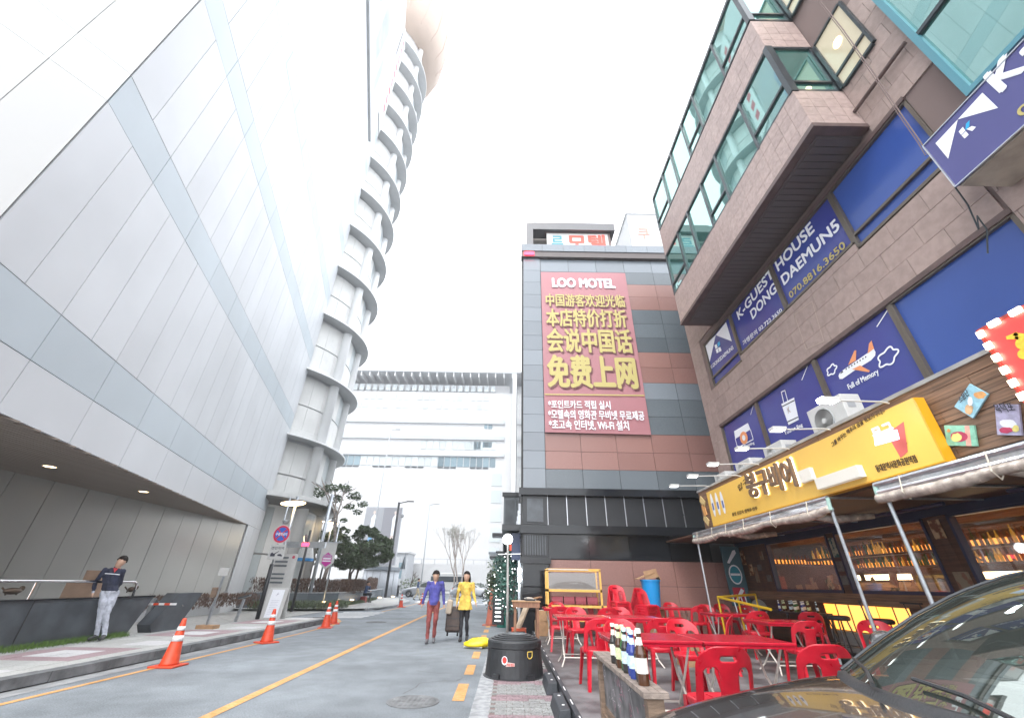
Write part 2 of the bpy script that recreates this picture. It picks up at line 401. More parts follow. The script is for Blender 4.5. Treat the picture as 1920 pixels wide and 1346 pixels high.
for k in range(5):
    paint('zebra_bar', [(-6.9 - 1.3 - .0, 20.2 + k * .85), (-6.3, 20.6 + k * .85), (-6.3, 20.95 + k * .85), (-8.3, 20.55 + k * .85)], M['white_line'])
for k in range(9):
    paint('crosswalk_bar', [(-7.5 + k * 1.1, 37.5), (-7.0 + k * 1.1, 37.5), (-7.0 + k * 1.1, 41), (-7.5 + k * 1.1, 41)], M['white_line'])
paint('stop_line', [(-4.0, 35.6), (0.4, 35.6), (.4, 36.1), (-4, 36.1)], M['white_line'])
for k in range(4): paint('lane_line', [(-60, 47 + 4 * k), (60, 47 + 4 * k), (60, 47.2 + 4 * k), (-60, 47.2 + 4 * k)], M['white_line'])
struct('gutter', MB().add([(-6.72, -4, .004), (-6.4, -4, .004), (-6.4, 19, .004), (-6.72, 19, .004)], [(0, 1, 2, 3)]), M['asphalt_old'])
# right edge: flush granite strip, block pavement, terrace slab
right_strip = struct('pavement_edge_strip', MB().box(-.43, -.2, -4, 14.5, -.1, .012), M['kerb'])
pav = struct('pavement', MB().box(-.2, .77, -4, 14.6, -.1, .006), M['kjoint'])
bm_g = MB().box(-.106, .106, -.052, .052, -.01, .014).mesh('paving_block', M['blk_grey'])
bm_r = MB().box(-.106, .106, -.052, .052, -.01, .014).mesh('paving_block', M['blk_red'])
nb = 0; far = MB()
for j in range(100):
    y = 4.6 + j * .11
    for i in range(4):
        x = -.085 + i * .22 + (.055 if j % 2 else -.02)
        if x > .68: continue
        red = (j // 3) % 3 == 1 and (j * 7 + i * 3) % 9 != 0
        if nb < 290:
            inst('paving_block', bm_r if red else bm_g, pav, (x, y, random.uniform(-.001, .002))); nb += 1
        else: far.box(x - .106, x + .106, y - .052, y + .052, 0, .014)
o = far.build('paving_blocks', M['blk_grey'], pav); o['kind'] = 'stuff'
terr = struct('terrace', MB().box(.8, 7.4, 3.0, 14.6, -.1, .14), M['terrace'])
MB().box(.74, .8, 2.9, 14.4, -.05, .16).build('terrace_edge', M['rubber'], terr)
for k in range(16):
    MB().box(.768, .782, 3.2 + k * .7, 3.42 + k * .7, .1601, .163).build('edge_reflector', M['reflect'], terr)
struct('inner_floor', MB().box(7.4, 12, -2, 14.6, -.1, .2), M['wood_dark'])
# left pavement
lp = struct('sidewalk', MB().box(-9.6, -6.93, -4, 18.2, -.1, .12), M['concrete'])
tg = {k: MB().box(-.193, .193, -.193, .193, -.02, 0).mesh('paving_slab', M[k]) for k in ('tile_grey', 'tile_red', 'tile_pale')}
for j in range(36):
    for i in range(5):
        x = -7.13 - i * .395; y = 4.2 + j * .395
        jj = j % 9; key = 'tile_grey'
        if 2 <= jj <= 5 and 1 <= i <= 4: key = 'tile_red'
        if jj in (3, 4) and i in (2, 3): key = 'tile_pale'
        if jj in (7, 8): key = 'tile_pale' if i in (1, 2) else key
        inst('paving_slab', tg[key], lp, (x, y, .132 + random.uniform(-.002, .002)))
kb = MB().box(-.11, .11, -.49, .49, -.13, 0).mesh('kerbstone', M['kerb_dark'])
kerb = struct('kerb', MB().box(-6.9, -6.74, -4, 18.0, -.1, .06), M['joint'])
for k in range(22):
    inst('kerbstone', kb, kerb, (-6.8, -3 + k * .995, .15 + random.uniform(-.003, .003)))
# rounded end of the kerb
for k in range(5):
    a = R(10 + k * 22); inst('kerbstone', kb, kerb, (-7.95 + 1.15 * math.cos(a), 18.35 + 1.1 * math.sin(a), .12 - k * .015), (0, 0, a * .95), (1, .45, 1))
sw2 = MB(); sw2.add([(-7.2, 26.2, .1), (-7.0, 29, .12), (-7.6, 36, .12), (-9.5, 42, .12), (-13, 45.5, .12), (-20, 46, .12), (-20, 24, .1), (-13, 23.5, .1), (-8.6, 25.0, .1)], [tuple(range(9))])
sw2.build('sidewalk_beyond', M['concrete'])['kind'] = 'structure'
for a, b in (((-7.6, 25.4), (-7.0, 29)), ((-7.0, 29), (-7.6, 36)), ((-7.6, 36), (-9.5, 42))):
    o = MB().bar((a[0], a[1], .06), (b[0], b[1], .06), .16, .14).build('kerb_beyond', M['kerb']); o['kind'] = 'structure'
struct('forecourt', MB().box(-13.2, -9.3, -4, 24, -.1, .02), M['concrete'])
struct('sidewalk_far', MB().box(-80, 60, 64, 90, -.1, .14), M['concrete'])
# manhole covers
def manhole(x, y, r, label):
    t = thing('manhole_cover', label, 'manhole cover', (x, y, 0), 'round manhole covers in the road')
    mb = MB(); mb.lathe([(r, 0.001), (r, .008), (r - .035, .008), (r - .04, .004)], (x, y, 0), 36); mb.build('rim', M['kerb_dark'], t)
    mb = MB(); mb.lathe([(r - .04, .003), (.001, .0035)], (x, y, 0), 36); mb.build('lid', M['asphalt_old'], t)
    mb = MB()
    for i in range(-4, 5):
        for j in range(-4, 5):
            if i * i + j * j < 17: mb.box(x + i * r * .19 - .018, x + i * r * .19 + .018, y + j * r * .19 - .014, y + j * r * .19 + .014, .004, .009)
    for a in range(24):
        c, s = math.cos(a * R(15)), math.sin(a * R(15)); mb.box(x + c * r * .88 - .01, x + c * r * .88 + .01, y + s * r * .88 - .01, y + s * r * .88 + .01, .004, .009)
    mb.build('stud_pattern', M['kerb_dark'], t)
manhole(-1.22, 6.78, .34, 'large round iron manhole cover with raised studs, nearest in the road')
manhole(-5.1, 18.6, .38, 'flat round manhole cover farther up the road past the second cone')

# ================================================================ LEFT BUILDING (white panelled store)
LB = thing('department_store', 'huge white metal panelled building leaning over the left pavement', 'building', (-8.1, 4.46, 0))
C0 = Vector((-8.1, 4.46, 0)); U = Vector((-.29, 1, 0)).normalized(); UL = 1.0412; Nn = Vector((U.y, -U.x, 0))
V = Vector((-.6, -1, 0)).normalized(); Nv = Vector((-V.y, V.x, 0)) * 1
FL = (C0.copy(), U, Vector((0, 0, 1)), Nn)
E_ = C0 + U * 20.35; Fp = C0 + V * 9
ztop = 58
poly = [C0 - Nn * .04 , E_ - Nn * .04, Vector((-36, E_.y, 0)), Vector((-36, Fp.y, 0)), Fp]
mb = MB(); n = len(poly)
vs = [(p.x, p.y, z) for z in (3.76, ztop) for p in poly]
mb.add(vs, [tuple(range(n))[::-1], tuple(range(n, 2 * n))] + [(i, (i + 1) % n, n + (i + 1) % n, n + i) for i in range(n)])
mb.build('wall_backing', M['joint_pale'], LB)
lo = [Vector((-13.12, 21.6, 0)), E_ - Nn * .04, Vector((-36, E_.y, 0)), Vector((-36, 21.6, 0))]
mb = MB(); mb.add([(p.x, p.y, z) for z in (.0, 3.76) for p in lo], [(3, 2, 1, 0), (4, 5, 6, 7), (0, 1, 5, 4), (1, 2, 6, 5), (2, 3, 7, 6), (3, 0, 4, 7)]); mb.build('wall_backing', M['joint_pale'], LB)
MB().box(-36, -13.14, Fp.y, 21.6, .0, 3.76).build('wall_backing', M['joint'], LB)
MB().box(-13.14, -12.95, -4, 21.3, .0, .66).build('plinth', M['panel'], LB)
rotU = math.atan2(U.y, U.x); rotV = math.atan2(-V.y, -V.x)
def panel_mesh(wd, ht, m, g=.008, dp=.03): return MB().box(g, wd - g, -dp, 0, g, ht - g).mesh('panel', m)
rows = [(3.75, 4.72, 2, 'panel'), (4.72, 5.70, 2, 'panel_blue')]
z = 5.70
for k in range(8):
    rows.append((z, z + 3.84, 1, 'panel')); rows.append((z + 3.84, z + 4.8, 2, 'panel_blue')); z += 4.8
pw = .958; cache = {}
npan = 0
for (z0, z1, dbl, key) in rows:
    wd = pw * dbl; s = 0
    while s < 20.3:
        ww = min(wd, 20.35 - s); kk = (round(ww, 3), round(z1 - z0, 3), key)
        if kk not in cache: cache[kk] = panel_mesh(ww, z1 - z0, M[key])
        if ww > .12:
            inst('panel', cache[kk], LB, C0 + U * s - Nn * .03 + Vector((0, 0, z0)) + Nn * .03 + Nn * random.uniform(0, .003), (R(random.uniform(-.05, .05)), 0, rotU + R(random.uniform(-.04, .04)))); npan += 1
        s += wd
# the panels below the soffit line, at the far end
for i in range(2):
    me = panel_mesh(1.25, 3.1, M['panel']); p = C0 + U * (17.85 + i * 1.25) + Vector((0, 0, .66)); inst('panel', me, LB, p, (0, 0, rotU))
# front face panels (white)
fz = 3.75; fm = {}
for (z0, z1, key) in ((3.75, 5.70, 'panel_front'), (5.7, 9.54, 'panel_front'), (9.54, 10.5, 'panel_blue'), (10.5, 14.34, 'panel_front'), (14.34, 15.3, 'panel_blue'), (15.3, 19.1, 'panel_front')):
    kk = (z0, z1); me = panel_mesh(.84, z1 - z0, M['panel_front'] if key == 'panel_front' else M['tower'], .004)
    for i in range(7):
        inst('front_panel', me, LB, C0 + V * (.84 * (i + 1)) + Vector((0, 0, z0)) + Vector((U.y, -.3, 0)) * .02, (0, 0, rotV))
# recessed wall panels
me = MB().box(-.03, 0, .009, 1.061, 0, 3.06).mesh('recess_panel', M['panel_low'])
for k in range(21):
    y = 21.5 - 1.07 * (k + 1)
    inst('recess_panel', me, LB, (-13.08 + random.uniform(0, .003), y, .68), (R(random.uniform(-.04, .04)), R(random.uniform(-.06, .06)), R(random.uniform(-.06, .06))))
# soffit slats
for k in range(34):
    x = -13.0 + k * .148
    if x > -8.25: break
    ye = 4.46 + (-8.1 - x) / .29 - .25; ys = max(-3, 4.46 + (x + 8.1) / .6 + .3)
    if ye - ys < .5: continue
    MB().box(x, x + .135, ys, ye, 3.725, 3.755).build('soffit_slat', M['soffit'], LB)
for (x, y) in ((-11.36, 10.0), (-11.49, 13.08), (-11.2, 6.9)):
    mb = MB(); mb.lathe([(.15, 3.728), (.15, 3.712), (.125, 3.712), (.12, 3.722)], (x, y, 0), 20, caps=False); d = mb.build('downlight', M['silver'], LB)
    mb = MB(); mb.lathe([(.12, 3.716), (.001, 3.714)], (x, y, 0), 20, caps=False); mb.build('bulb', M['lamp_warm'], d)
# poster high on the facade
pf = (C0 + Nn * .16, U, Vector((0, 0, 1)), Nn)
po = thing('facade_poster', 'tall pale fashion poster high on the white panelled building', 'poster', tuple(C0 + U * 10 + Vector((0, 0, 35.3))))
mb = MB(); mb.prism([(5, 35.4), (17.5, 35.4), (17.5, 50), (5, 50)], -.14, 0, pf); mb.build('board', mat('poster_pale', (.46, .44, .43), .5, var=.1, scale=.25, c2=(.38, .41, .47), thresh=(.4, .7)), po)
mb = MB(); mb.prism([(4.8, 35.2), (17.7, 35.2), (17.7, 35.42), (4.8, 35.42)], -.14, .06, pf); mb.build('frame', M['tower_slab'], po)
pm = mat('poster_figure', (.26, .3, .42), .5, var=.2, scale=.6)
for P_ in ([(11, 38), (12.5, 38), (13.2, 44), (12, 47), (10.8, 44)], [(8.5, 39), (9.3, 40), (10, 46), (8.6, 45)], [(13.6, 37), (14.4, 36.6), (14.7, 41), (13.9, 42)]): decal(po, pf, P_, pm)
ps = thing('vertical_sign', 'narrow white fascia sign with small red characters high on the store', 'sign', tuple(C0 + U * 18 + Vector((0, 0, 45))))
mb = MB(); mb.prism([(17.9, 40), (19.9, 40), (19.9, 57), (17.9, 57)], -.1, .02, pf); mb.build('board', M['tower_white'], ps)
rp = mat('sign_red_print', (.6, .06, .1), .5)
for k in range(9):
    decal(ps, pf, [(18.4, 42 + k * 1.6), (19.2, 42 + k * 1.6), (19.3, 42.9 + k * 1.6), (18.5, 43 + k * 1.6)], rp, .03, name='character')
# ================================================================ TOWER
TC = Vector((-17.7, 27.6, 0))
TW = thing('round_tower', 'round pale tower ringed by a curved grey slab at every floor', 'building', (-17.7, 27.6, 0))
mb = MB(); mb.lathe([(4.75, 0), (4.75, 66)], TC, 40); mb.build('core', M['joint_pale'], TW, smooth=True)
seg = 12.0
def arc_panel(r, a, z0, z1, m, g=.5):
    mb = MB(); rr = [r, r + .05]; vs = []
    for q in rr:
        for z_ in (z0 + .02, z1 - .02):
            for t in (0, .5, 1):
                an = R(g * .18 + (a - g * .36) * t); vs.append((q * math.cos(an), q * math.sin(an), z_))
    fs = [(6, 7, 10, 9), (7, 8, 11, 10), (0, 6, 9, 3), (2, 5, 11, 8), (3, 9, 10, 4), (4, 10, 11, 5), (0, 1, 7, 6), (1, 2, 8, 7)]
    return mb.add(vs, fs).mesh('wall_panel', m)
ap = arc_panel(4.78, seg, 0, 2.0, M['tower']); ag = arc_panel(4.78, seg, 0, 2.0, M['far_glass2'])
slabs = [9.1 + 4.5 * k for k in range(12)]
for k, z in enumerate([4.6] + slabs[:-1]):
    for j in range(2):
        for i in range(9):
            a = -80 + i * seg
            gl = (40 > a > -30) and j == 0 and k % 2 == 0
            inst('wall_panel', ag if (i in (7, 8) and j) else ap, TW, (TC.x, TC.y, z + .35 + j * 2.05), (0, 0, R(a)))
for z in slabs:
    mb = MB(); mb.lathe([(4.7, z + .04), (5.8, z)], TC, 64, caps=False); mb.build('floor_slab', M['tower_slab'], TW)
    mb = MB(); mb.lathe([(5.8, z), (5.83, z + .02), (5.83, z + .1), (4.7, z + .14)], TC, 64, caps=False); mb.build('slab_edge', M['tower_white'], TW)
    mb = MB(); mb.lathe([(4.86, z + .12), (4.86, z + .75), (4.8, z + .8)], TC, 64, caps=False); mb.build('upstand', M['tower'], TW)
for a in (-13, 24):
    c = TC + Vector((math.cos(R(a)), math.sin(R(a)), 0)) * 4.95
    mb = MB(); mb.lathe([(.34, 0), (.34, 66)], c, 20); mb.build('column', M['tower_white'], TW, smooth=True)
mb = MB(); mb.lathe([(4.7, 5.2), (6.1, 5.35), (6.15, 5.48)], TC, 64, caps=False); mb.build('canopy', mat('canopy_metal', (.2, .2, .2), .3, metal=.6), TW, smooth=True)
mb = MB(); mb.lathe([(6.15, 5.5), (6.15, 5.75), (4.7, 5.8)], TC, 64, caps=False); mb.build('canopy_edge', M['tower'], TW)
for i in range(10):
    a = R(-95 + i * 15)
    for z0, z1 in ((.1, 2.6), (2.65, 5.1)):
        me = arc_panel(4.8, 15, z0, z1, M['tower'] if i % 3 else M['far_glass2']); inst('entrance_panel', me, TW, (TC.x, TC.y, 0), (0, 0, a))
beige = mat('beige_drum', (.4, .31, .25), .6, var=.06, scale=.4)
mb = MB(); mb.lathe([(5.5, 63), (6.6, 63.6), (7.3, 66), (7.5, 70), (7.3, 74), (6.6, 76.5), (5, 78)], TC, 64); dr = mb.build('drum', beige, TW, smooth=True)
for i in range(20):
    a = R(i * 18); mb = MB(); mb.tube([TC + Vector((r_ * math.cos(a), r_ * math.sin(a), z_)) for r_, z_ in ((6.63, 63.6), (7.33, 66), (7.53, 70), (7.33, 74), (6.63, 76.5))], .05, 5); mb.build('seam', mat('beige_seam', (.4, .3, .25), .7) if i == 0 else bpy.data.materials['beige_seam'], dr)

# ================================================================ BACKGROUND BUILDING
YB = 90.
BG = thing('office_block', 'long white office block with roof pergola closing the street', 'building', (-19, YB, 0))
zb = lambda y: pl(800, y, 1, YB)[2]
xb = lambda x, y=850: pl(x, y, 1, YB)[0]
MB().box(-46, 1.0, YB, YB + 20, 0, zb(735)).build('wall', M['far_white'], BG)
MB().box(-46, 1.6, YB - 3, YB + 10, zb(707), zb(704.5)).build('roof_slab', M['far_grey'], BG)
for k in range(22):
    x = -43 + k * 2.05; MB().box(x, x + .22, YB - 2.8, YB + 2, zb(715), zb(707.2)).build('pergola_fin', M['far_white'], BG)
MB().box(-46, -.5, YB + 1, YB + 9, zb(735), zb(718)).build('penthouse', M['far_white'], BG)
MB().box(.3, 1.5, YB - 3, YB - .2, 0, zb(708.2)).build('pier', M['far_white'], BG)
wm = {}
def bgwin(x0, x1, z0, z1, m):
    kk = (round(x1 - x0, 2), round(z1 - z0, 2), m)
    if kk not in wm: wm[kk] = MB().box(0, x1 - x0, -.12, 0, 0, z1 - z0).mesh('window', M[m])
    return inst('window', wm[kk], BG, (x0, YB, z0))
for k in range(26):
    x = -44 + k * 1.62
    if x > -4: break
    bgwin(x, x + 1.3, zb(766), zb(756), 'far_glass2' if k % 3 else 'tower_white')
    bgwin(x, x + 1.3, zb(750), zb(741), 'far_glass2' if k % 4 else 'tower_white')
    bgwin(x, x + 1.1, zb(733), zb(722), 'far_glass2')
for z0, z1 in ((zb(792), zb(785)), (zb(822), zb(816)), (zb(853), zb(846))):
    MB().box(-46, -1.5, YB - .45, YB - .01, z0, z1).build('ledge', M['far_glass2'], BG)
    MB().box(-46, -1.5, YB - .5, YB - .005, z0 - .25, z0 - .02).build('ledge_shadow_strip', M['far_grey'], BG)  # solid grey strip stands in for the shadow below the ledge
for k in range(24):
    x = -38 + k * 1.45
    bgwin(x, x + 1.28, zb(874), zb(856), 'far_glass' if (k > 14 or k < 3) else 'far_glass2')
    if k > 11: bgwin(x, x + 1.28, zb(842), zb(826), 'far_glass2')
    if k % 5 < 3: MB().box(x, x + 1.2, YB - .2, YB - .02, zb(877), zb(875)).build('sill', M['frame_dark'], BG)
for x0, y0, x1, y1 in ((908, 794, 914, 802), (915.5, 794, 923, 802), (888, 827, 901, 841), (905, 827, 922, 837)):
    bgwin(pl(x0, y1, 1, YB)[0], pl(x1, y1, 1, YB)[0], zb(y1), zb(y0), 'far_glass')
for x0, y0, x1, y1 in ((921, 885, 940, 909), (920, 917, 940, 941), (919, 951, 939, 976), (918, 987, 938, 1014), (916, 1024, 936, 1050)):
    bgwin(pl(x0, y1, 1, YB)[0], pl(x1, y1, 1, YB)[0], zb(y1), zb(y0), 'far_glass2')
# mid-distance row: wall, low buildings and hoarding across the street
fw = thing('street_wall', 'long pale low wall running along the far side of the main street', 'wall', (-20, 76, 0))
MB().box(-70, 8, 76, 76.5, 0, 4.2).build('wall', M['far_white'], fw)
for k in range(26): MB().box(-50 + k * 2.2, -49.85 + k * 2.2, 75.9, 76, 4.2, 4.9).build('post', M['far_grey'], fw)
MB().box(-50, 8, 75.92, 75.98, 4.85, 4.95).build('handrail', M['far_grey'], fw)
def lowbld(x0, x1, y, h, label, m, roofm, wins):
    t = thing('low_building', label, 'building', ((x0 + x1) / 2, y, 0))
    MB().box(x0, x1, y, y + 5, 0, h).build('wall', m, t); MB().box(x0 - .2, x1 + .2, y - .3, y + 5.2, h, h + .25).build('roof', roofm, t)
    for k in range(wins):
        a = x0 + (x1 - x0) * (k + .25) / wins; MB().box(a, a + (x1 - x0) * .5 / wins, y - .05, y, h * .35, h * .75).build('window', M['far_glass'], t)
p = pl(915, 1110, 1, 58)
lowbld(-2.6, 3.5, 62, 5.0, 'flat roofed pale kiosk building behind the potted trees at the street end', M['far_white'], M['granite_grey'], 4)
lowbld(-21.0, -15.8, 70, 5.4, 'small grey two storey house beyond the black street lamp', M['far_grey'], M['far_white'], 2)
# ================================================================ MOTEL
YM = 14.5; FMm = FM(YM)
MT = thing('motel', 'tall motel clad in red and grey granite bands over a black stone base', 'building', (3.5, YM, 0))
MB().box(.42, 10.9, YM + .06, 30, 0, 15.9).build('wall_backing', M['dark_joint'], MT)
rz_ = [14.97 - .7275 * k for k in range(16)]
rowc = ['p', 'g', 'r', 'r', 'g', 'g', 'g', 'r', 'r', 'p', 'g', 'g', 'r', 'r', 'g']
rz_ = [15.06, 14.32, 13.6, 12.88, 12.15, 11.4, 10.67, 9.95, 9.23, 8.52, 7.8, 7.07, 6.35, 5.65, 5.0, 4.3]
key = {'p': 'granite_pale', 'g': 'granite_grey', 'r': 'granite_red'}
for i in range(15):
    z1, z0 = rz_[i], rz_[i + 1]
    me = {k: MB().box(.006, 1.322, 0, .05, .006, z1 - z0 - .006).mesh('granite_panel', M[key[k]]) for k in set(rowc[i])}
    for j in range(7):
        x = 1.28 + j * 1.33
        inst('granite_panel', me[rowc[i]], MT, (x, YM + random.uniform(0, .003), z0), (R(random.uniform(-.08, .08)), 0, 0))
    MB().box(.47, 1.265, YM - .05, YM + .05, z0 + .006, z1 - .006).build('pilaster_panel', M['granite_pale'], MT)
for k in range(13):
    for j in range(5):
        z0 = 4.4 + k * .8; MB().box(.40, .42, YM + .1 + j * 2.2, YM + 2.24 + j * 2.2, z0, z0 + .78).build('side_panel', M['black_stone'], MT)
# top fascia, dark recess and roof crown
for j in range(9): MB().box(.36 + j * 1.02, 1.37 + j * 1.02, YM - .22, YM + .3, 15.42, 15.85).build('fascia_panel', M['granite_pale'], MT)
MB().box(.36, 9.5, YM - .18, YM + .2, 15.08, 15.4).build('fascia_recess', M['sofdark'], MT)
cr = MB(); cr.box(.62, .95, YM - .1, YM + .5, 15.86, 17.45); cr.box(.95, 5.1, YM - .1, YM + 1.2, 17.02, 17.5); cr.build('roof_crown', mat('crown_metal', (.12, .12, .125), .45, metal=.2), MT)
MB().box(.96, 5.0, YM + .5, YM + 2.9, 16.85, 16.99).build('crown_soffit', mat('crown_soffit', (.55, .5, .46), .5, metal=.3), MT)
MB().box(1.0, 1.6, YM + 2.7, YM + 3, 15.9, 16.95).build('crown_post', M['silver'], MT)
rs = thing('rooftop_sign', 'white rooftop sign board with large red Korean letters on the motel', 'sign', (3, YM + 1, 15.9))
MB().box(1.65, 4.75, YM + .1, YM + .25, 15.9, 16.95).build('board', M['white_plastic'], rs)
MB().box(4.75, 4.86, YM + .08, YM + .27, 15.9, 17.0).build('frame', M['kdark'], rs); MB().box(1.58, 4.86, YM + .08, YM + .27, 16.95, 17.0).build('frame', M['kdark'], rs)
fr = FM(YM + .1); redp = mat('sign_red', (.72, .06, .04), .5, emis=.3)
text('루', fr, 1.9, 2.45, 15.9, 16.75, mat('sign_teal', (.05, .25, .3), .5), rs, bold=.03)
text('모텔', fr, 2.7, 4.6, 15.9, 16.85, redp, rs, bold=.05)
for q in range(2):
    MB().box(.5 + q * .0, .98, YM - .27, YM - .22, 15.12 + q * .1, 15.2 + q * .1).build('red_light_strip', mat('led_red', (1, .02, .05), .4, emis=3, ecol=(1, .02, .05)) if q == 0 else bpy.data.materials['led_red'], MT)
# lower zones
MB().box(.32, 7.3, YM - .28, YM + .1, 4.05, 4.28).build('cornice', M['black_stone'], MT)
for j in range(8):
    x = 1.31 + j * .665; MB().box(x + .012, x + .653, YM - .02, YM + .04, 3.12, 4.04).build('black_panel', M['black_metal'], MT)
    MB().box(x - .012, x + .012, YM - .05, YM + .03, 3.12, 4.04).build('silver_strip', M['silver'], MT)
MB().box(.36, 7.3, YM - .2, YM + .1, 2.84, 3.1).build('ledge', M['black_stone'], MT)
for j in range(4):
    x = 1.31 + j * 1.33; MB().box(x + .004, x + 1.326, YM - .03, YM + .04, 2.1, 2.83).build('glass_panel', M['black_stone'], MT)
bz = [2.08, 1.37, .66, -.05]
for i in range(3):
    for j in range(5):
        x = 1.31 + j * 1.345; MB().box(x + .005, x + (1.34 if j < 4 else .7), YM - .015 + random.uniform(0, .003), YM + .04, bz[i + 1] + .005, bz[i] - .005).build('base_panel', M['granite_red'], MT)
# corner pilaster stack
MB().box(.45, 1.3, YM - .12, YM + .5, 3.12, 4.04).build('pilaster', M['black_metal'], MT)
MB().box(.6, 1.15, YM - .15, YM - .12, 3.2, 3.95).build('pilaster_inset', M['darkwall'], MT)
g = MB(); g.box(.45, 1.3, YM - .1, YM + .4, 2.15, 2.83); g.build('pilaster', M['black_metal'], MT)
for k in range(9): MB().box(.52 + k * .082, .56 + k * .082, YM - .14, YM - .1, 2.2, 2.78).build('grille_bar', M['darkwall'], MT)
MB().box(.38, 1.36, YM - .2, YM + .4, 1.95, 2.14).build('pilaster_cap', M['black_metal'], MT)
for k in range(3): MB().box(.45, 1.29, YM - .12, YM + .4, .02 + k * .65, .64 + k * .65).build('pilaster_block', M['black_stone'], MT)
# frames of the entrance front, facing the street
for k in range(6):
    MB().box(.34, .42, YM + 1.2 + k * 1.6, YM + 1.32 + k * 1.6, 0, 4).build('entrance_post', M['silver'], MT)
MB().box(-.25, .4, YM + .6, YM + 11, 3.0, 3.2).build('entrance_canopy', M['black_metal'], MT)
MB().box(.1, .4, YM + .9, YM + 5.5, 2.1, 2.95).build('entrance_valance', M['navy'], MT)
for k in range(2):
    MB().ell((.36, YM - .05, 1.75 - k * .24), (.06, .06, .07)).build('wall_lamp', M['lamp_hot'], MT)

# banner
BN = thing('motel_banner', 'large pinkish red banner with yellow Chinese and white Korean lettering', 'banner', (3.2, YM - .1, 6.3))
bw = MB(); A = [pl(*p, 1, YM - .1) for p in ((1014, 510), (1172, 512), (1221, 815), (1022, 810))]
N_ = 14
rws = []
for i in range(N_ + 1):
    v = i / N_; a = A[0].lerp(A[3], v); b = A[1].lerp(A[2], v)
    rws.append([Vector((a.x + (b.x - a.x) * u / 8, YM - .1 + .006 * math.sin(u * 1.7 + i), a.z + (b.z - a.z) * u / 8)) for u in range(9)])
bw.sheet(rws); bw.build('cloth', M['banner'], BN, smooth=True)
fb = FM(YM - .13); s = 1 / 1.845
def mz(x, y): q = pl(940 + x * s, 400 + y * s, 1, YM - .13); return q
def btext(body, xl, xr, yb, yt, m, bold=.025, outline=False):
    q = mz(xl, yb); r_ = mz(xr, yb); t_ = mz((xl + xr) / 2, yt)
    if outline: text(body, fb, q.x + .05, r_.x + .05, q.z - .05, t_.z - .05, M['shadow_print'], BN, 'letter_shadow', bold + .01, d=.004)
    text(body, fb, q.x, r_.x, q.z, t_.z, m, BN, bold=bold, d=.012)
btext('LOO MOTEL', 178, 393, 255, 227, M['white_print'], .05)
btext('中国游客欢迎光临', 155, 428, 321, 281, M['yel_print'], .02, True)
btext('本店特价打折', 157, 436, 391, 333, M['yel_print'], .025, True)
btext('会说中国话', 160, 455, 478, 401, M['yel_print'], .028, True)
btext('免费上网', 163, 472, 600, 494, M['yel_print'], .035, True)
a = mz(150, 628); b = mz(495, 632); decal(BN, fb, [(a.x, a.z), (b.x, b.z), (b.x, b.z + .05), (a.x, a.z + .05)], M['yel_print'], .01)
btext('*포인트카드 적립 실시', 163, 378, 674, 648, M['white_print'], .025)
btext('*모텔속의 영화관 무비넷 무료제공', 163, 495, 710, 682, M['white_print'], .022)
btext('*초고속 인터넷, Wi-Fi 설치', 165, 442, 747, 716, M['white_print'], .025)

# white building behind the motel roof
WB = thing('white_tower_block', 'white tower block with faded red lettering rising behind the motel roof', 'building', (11, 22, 0))
MB().box(8.9, 16, 22, 34, 0, 27.1).build('wall', M['far_white'], WB); MB().box(8.8, 16.1, 21.9, 34.1, 27.1, 27.3).build('parapet', M['tower_white'], WB)
fr = FM(21.98); q = pl(1198, 448, 1, 21.98)
text('쿠', fr, q.x, q.x + .9, q.z, q.z + 1.1, mat('faded_red', (.6, .25, .2), .6), WB, bold=.02); text('모텔', fr, q.x + 1.3, q.x + 3.6, q.z - 2.2, q.z - 1.0, redp, WB, bold=.03)
# dark building past the motel on the right of the street
DB = thing('dark_shop_building', 'dark grey narrow building with black awnings beyond the motel', 'building', (.3, 27, 0))
q0 = pl(945, 925, 1, 27); q1 = pl(945, 1000, 1, 27)
MB().box(q0.x, 2.0, 27, 33, 0, q0.z).build('wall', M['granite_grey'], DB)
MB().box(q0.x + .12, q0.x + .7, 26.95, 27, q0.z - 2.6, q0.z - .4).build('wall_panel', M['darkwall'], DB)
MB().box(q0.x - .1, 2.0, 26.8, 27, q0.z - .2, q0.z + .05).build('parapet', M['black_metal'], DB)
q2 = pl(923, 1001, 1, 26); MB().box(q2.x, 1.2, 25.8, 27, q2.z - .12, q2.z + .05).build('awning', M['black_metal'], DB)
q3 = pl(918, 1046, 1, 25); MB().box(q3.x, 1.2, 24.8, 27, q3.z, q3.z + .1).build('awning', M['black_metal'], DB)
q3 = pl(930, 1036, 1, 25.5); MB().box(q3.x, 1.2, 25.3, 27, q3.z, q3.z + .08).build('awning', M['black_metal'], DB)

# ================================================================ BROWN OFFICE BUILDING (right)
F = 6.4; B = 5.4
KB = thing('office_building', 'brown stone building with projecting glazed bay and blue film windows', 'building', (F, 7, 0))
wb = MB()
def kw(x0, x1, y0, y1, z0, z1, m='kjoint', name='wall'): return MB().box(x0, x1, y0, y1, z0, z1).build(name, M[m], KB)
kw(F + .03, 12, 11.62, 12.33, 2.7, 14.75)                 # end pier
kw(F + .03, 12, -6, 12.33, 8.47, 14.75)
kw(F + .03, 12, -6, 12.33, 5.68, 6.88)
kw(F + .03, 12, -6, 12.33, 3.3, 4.08)
kw(F + .03, 12, -6, 3.5, 4.08, 5.68); kw(F + .03, 12, -6, 3.6, 6.88, 8.47)
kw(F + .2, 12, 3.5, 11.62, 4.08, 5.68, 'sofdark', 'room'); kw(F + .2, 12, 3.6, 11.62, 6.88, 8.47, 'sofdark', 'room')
kw(F + .02, F + .1, 11.4, 11.62, 6.88, 8.47)
nt_ = 0; tcache = {}
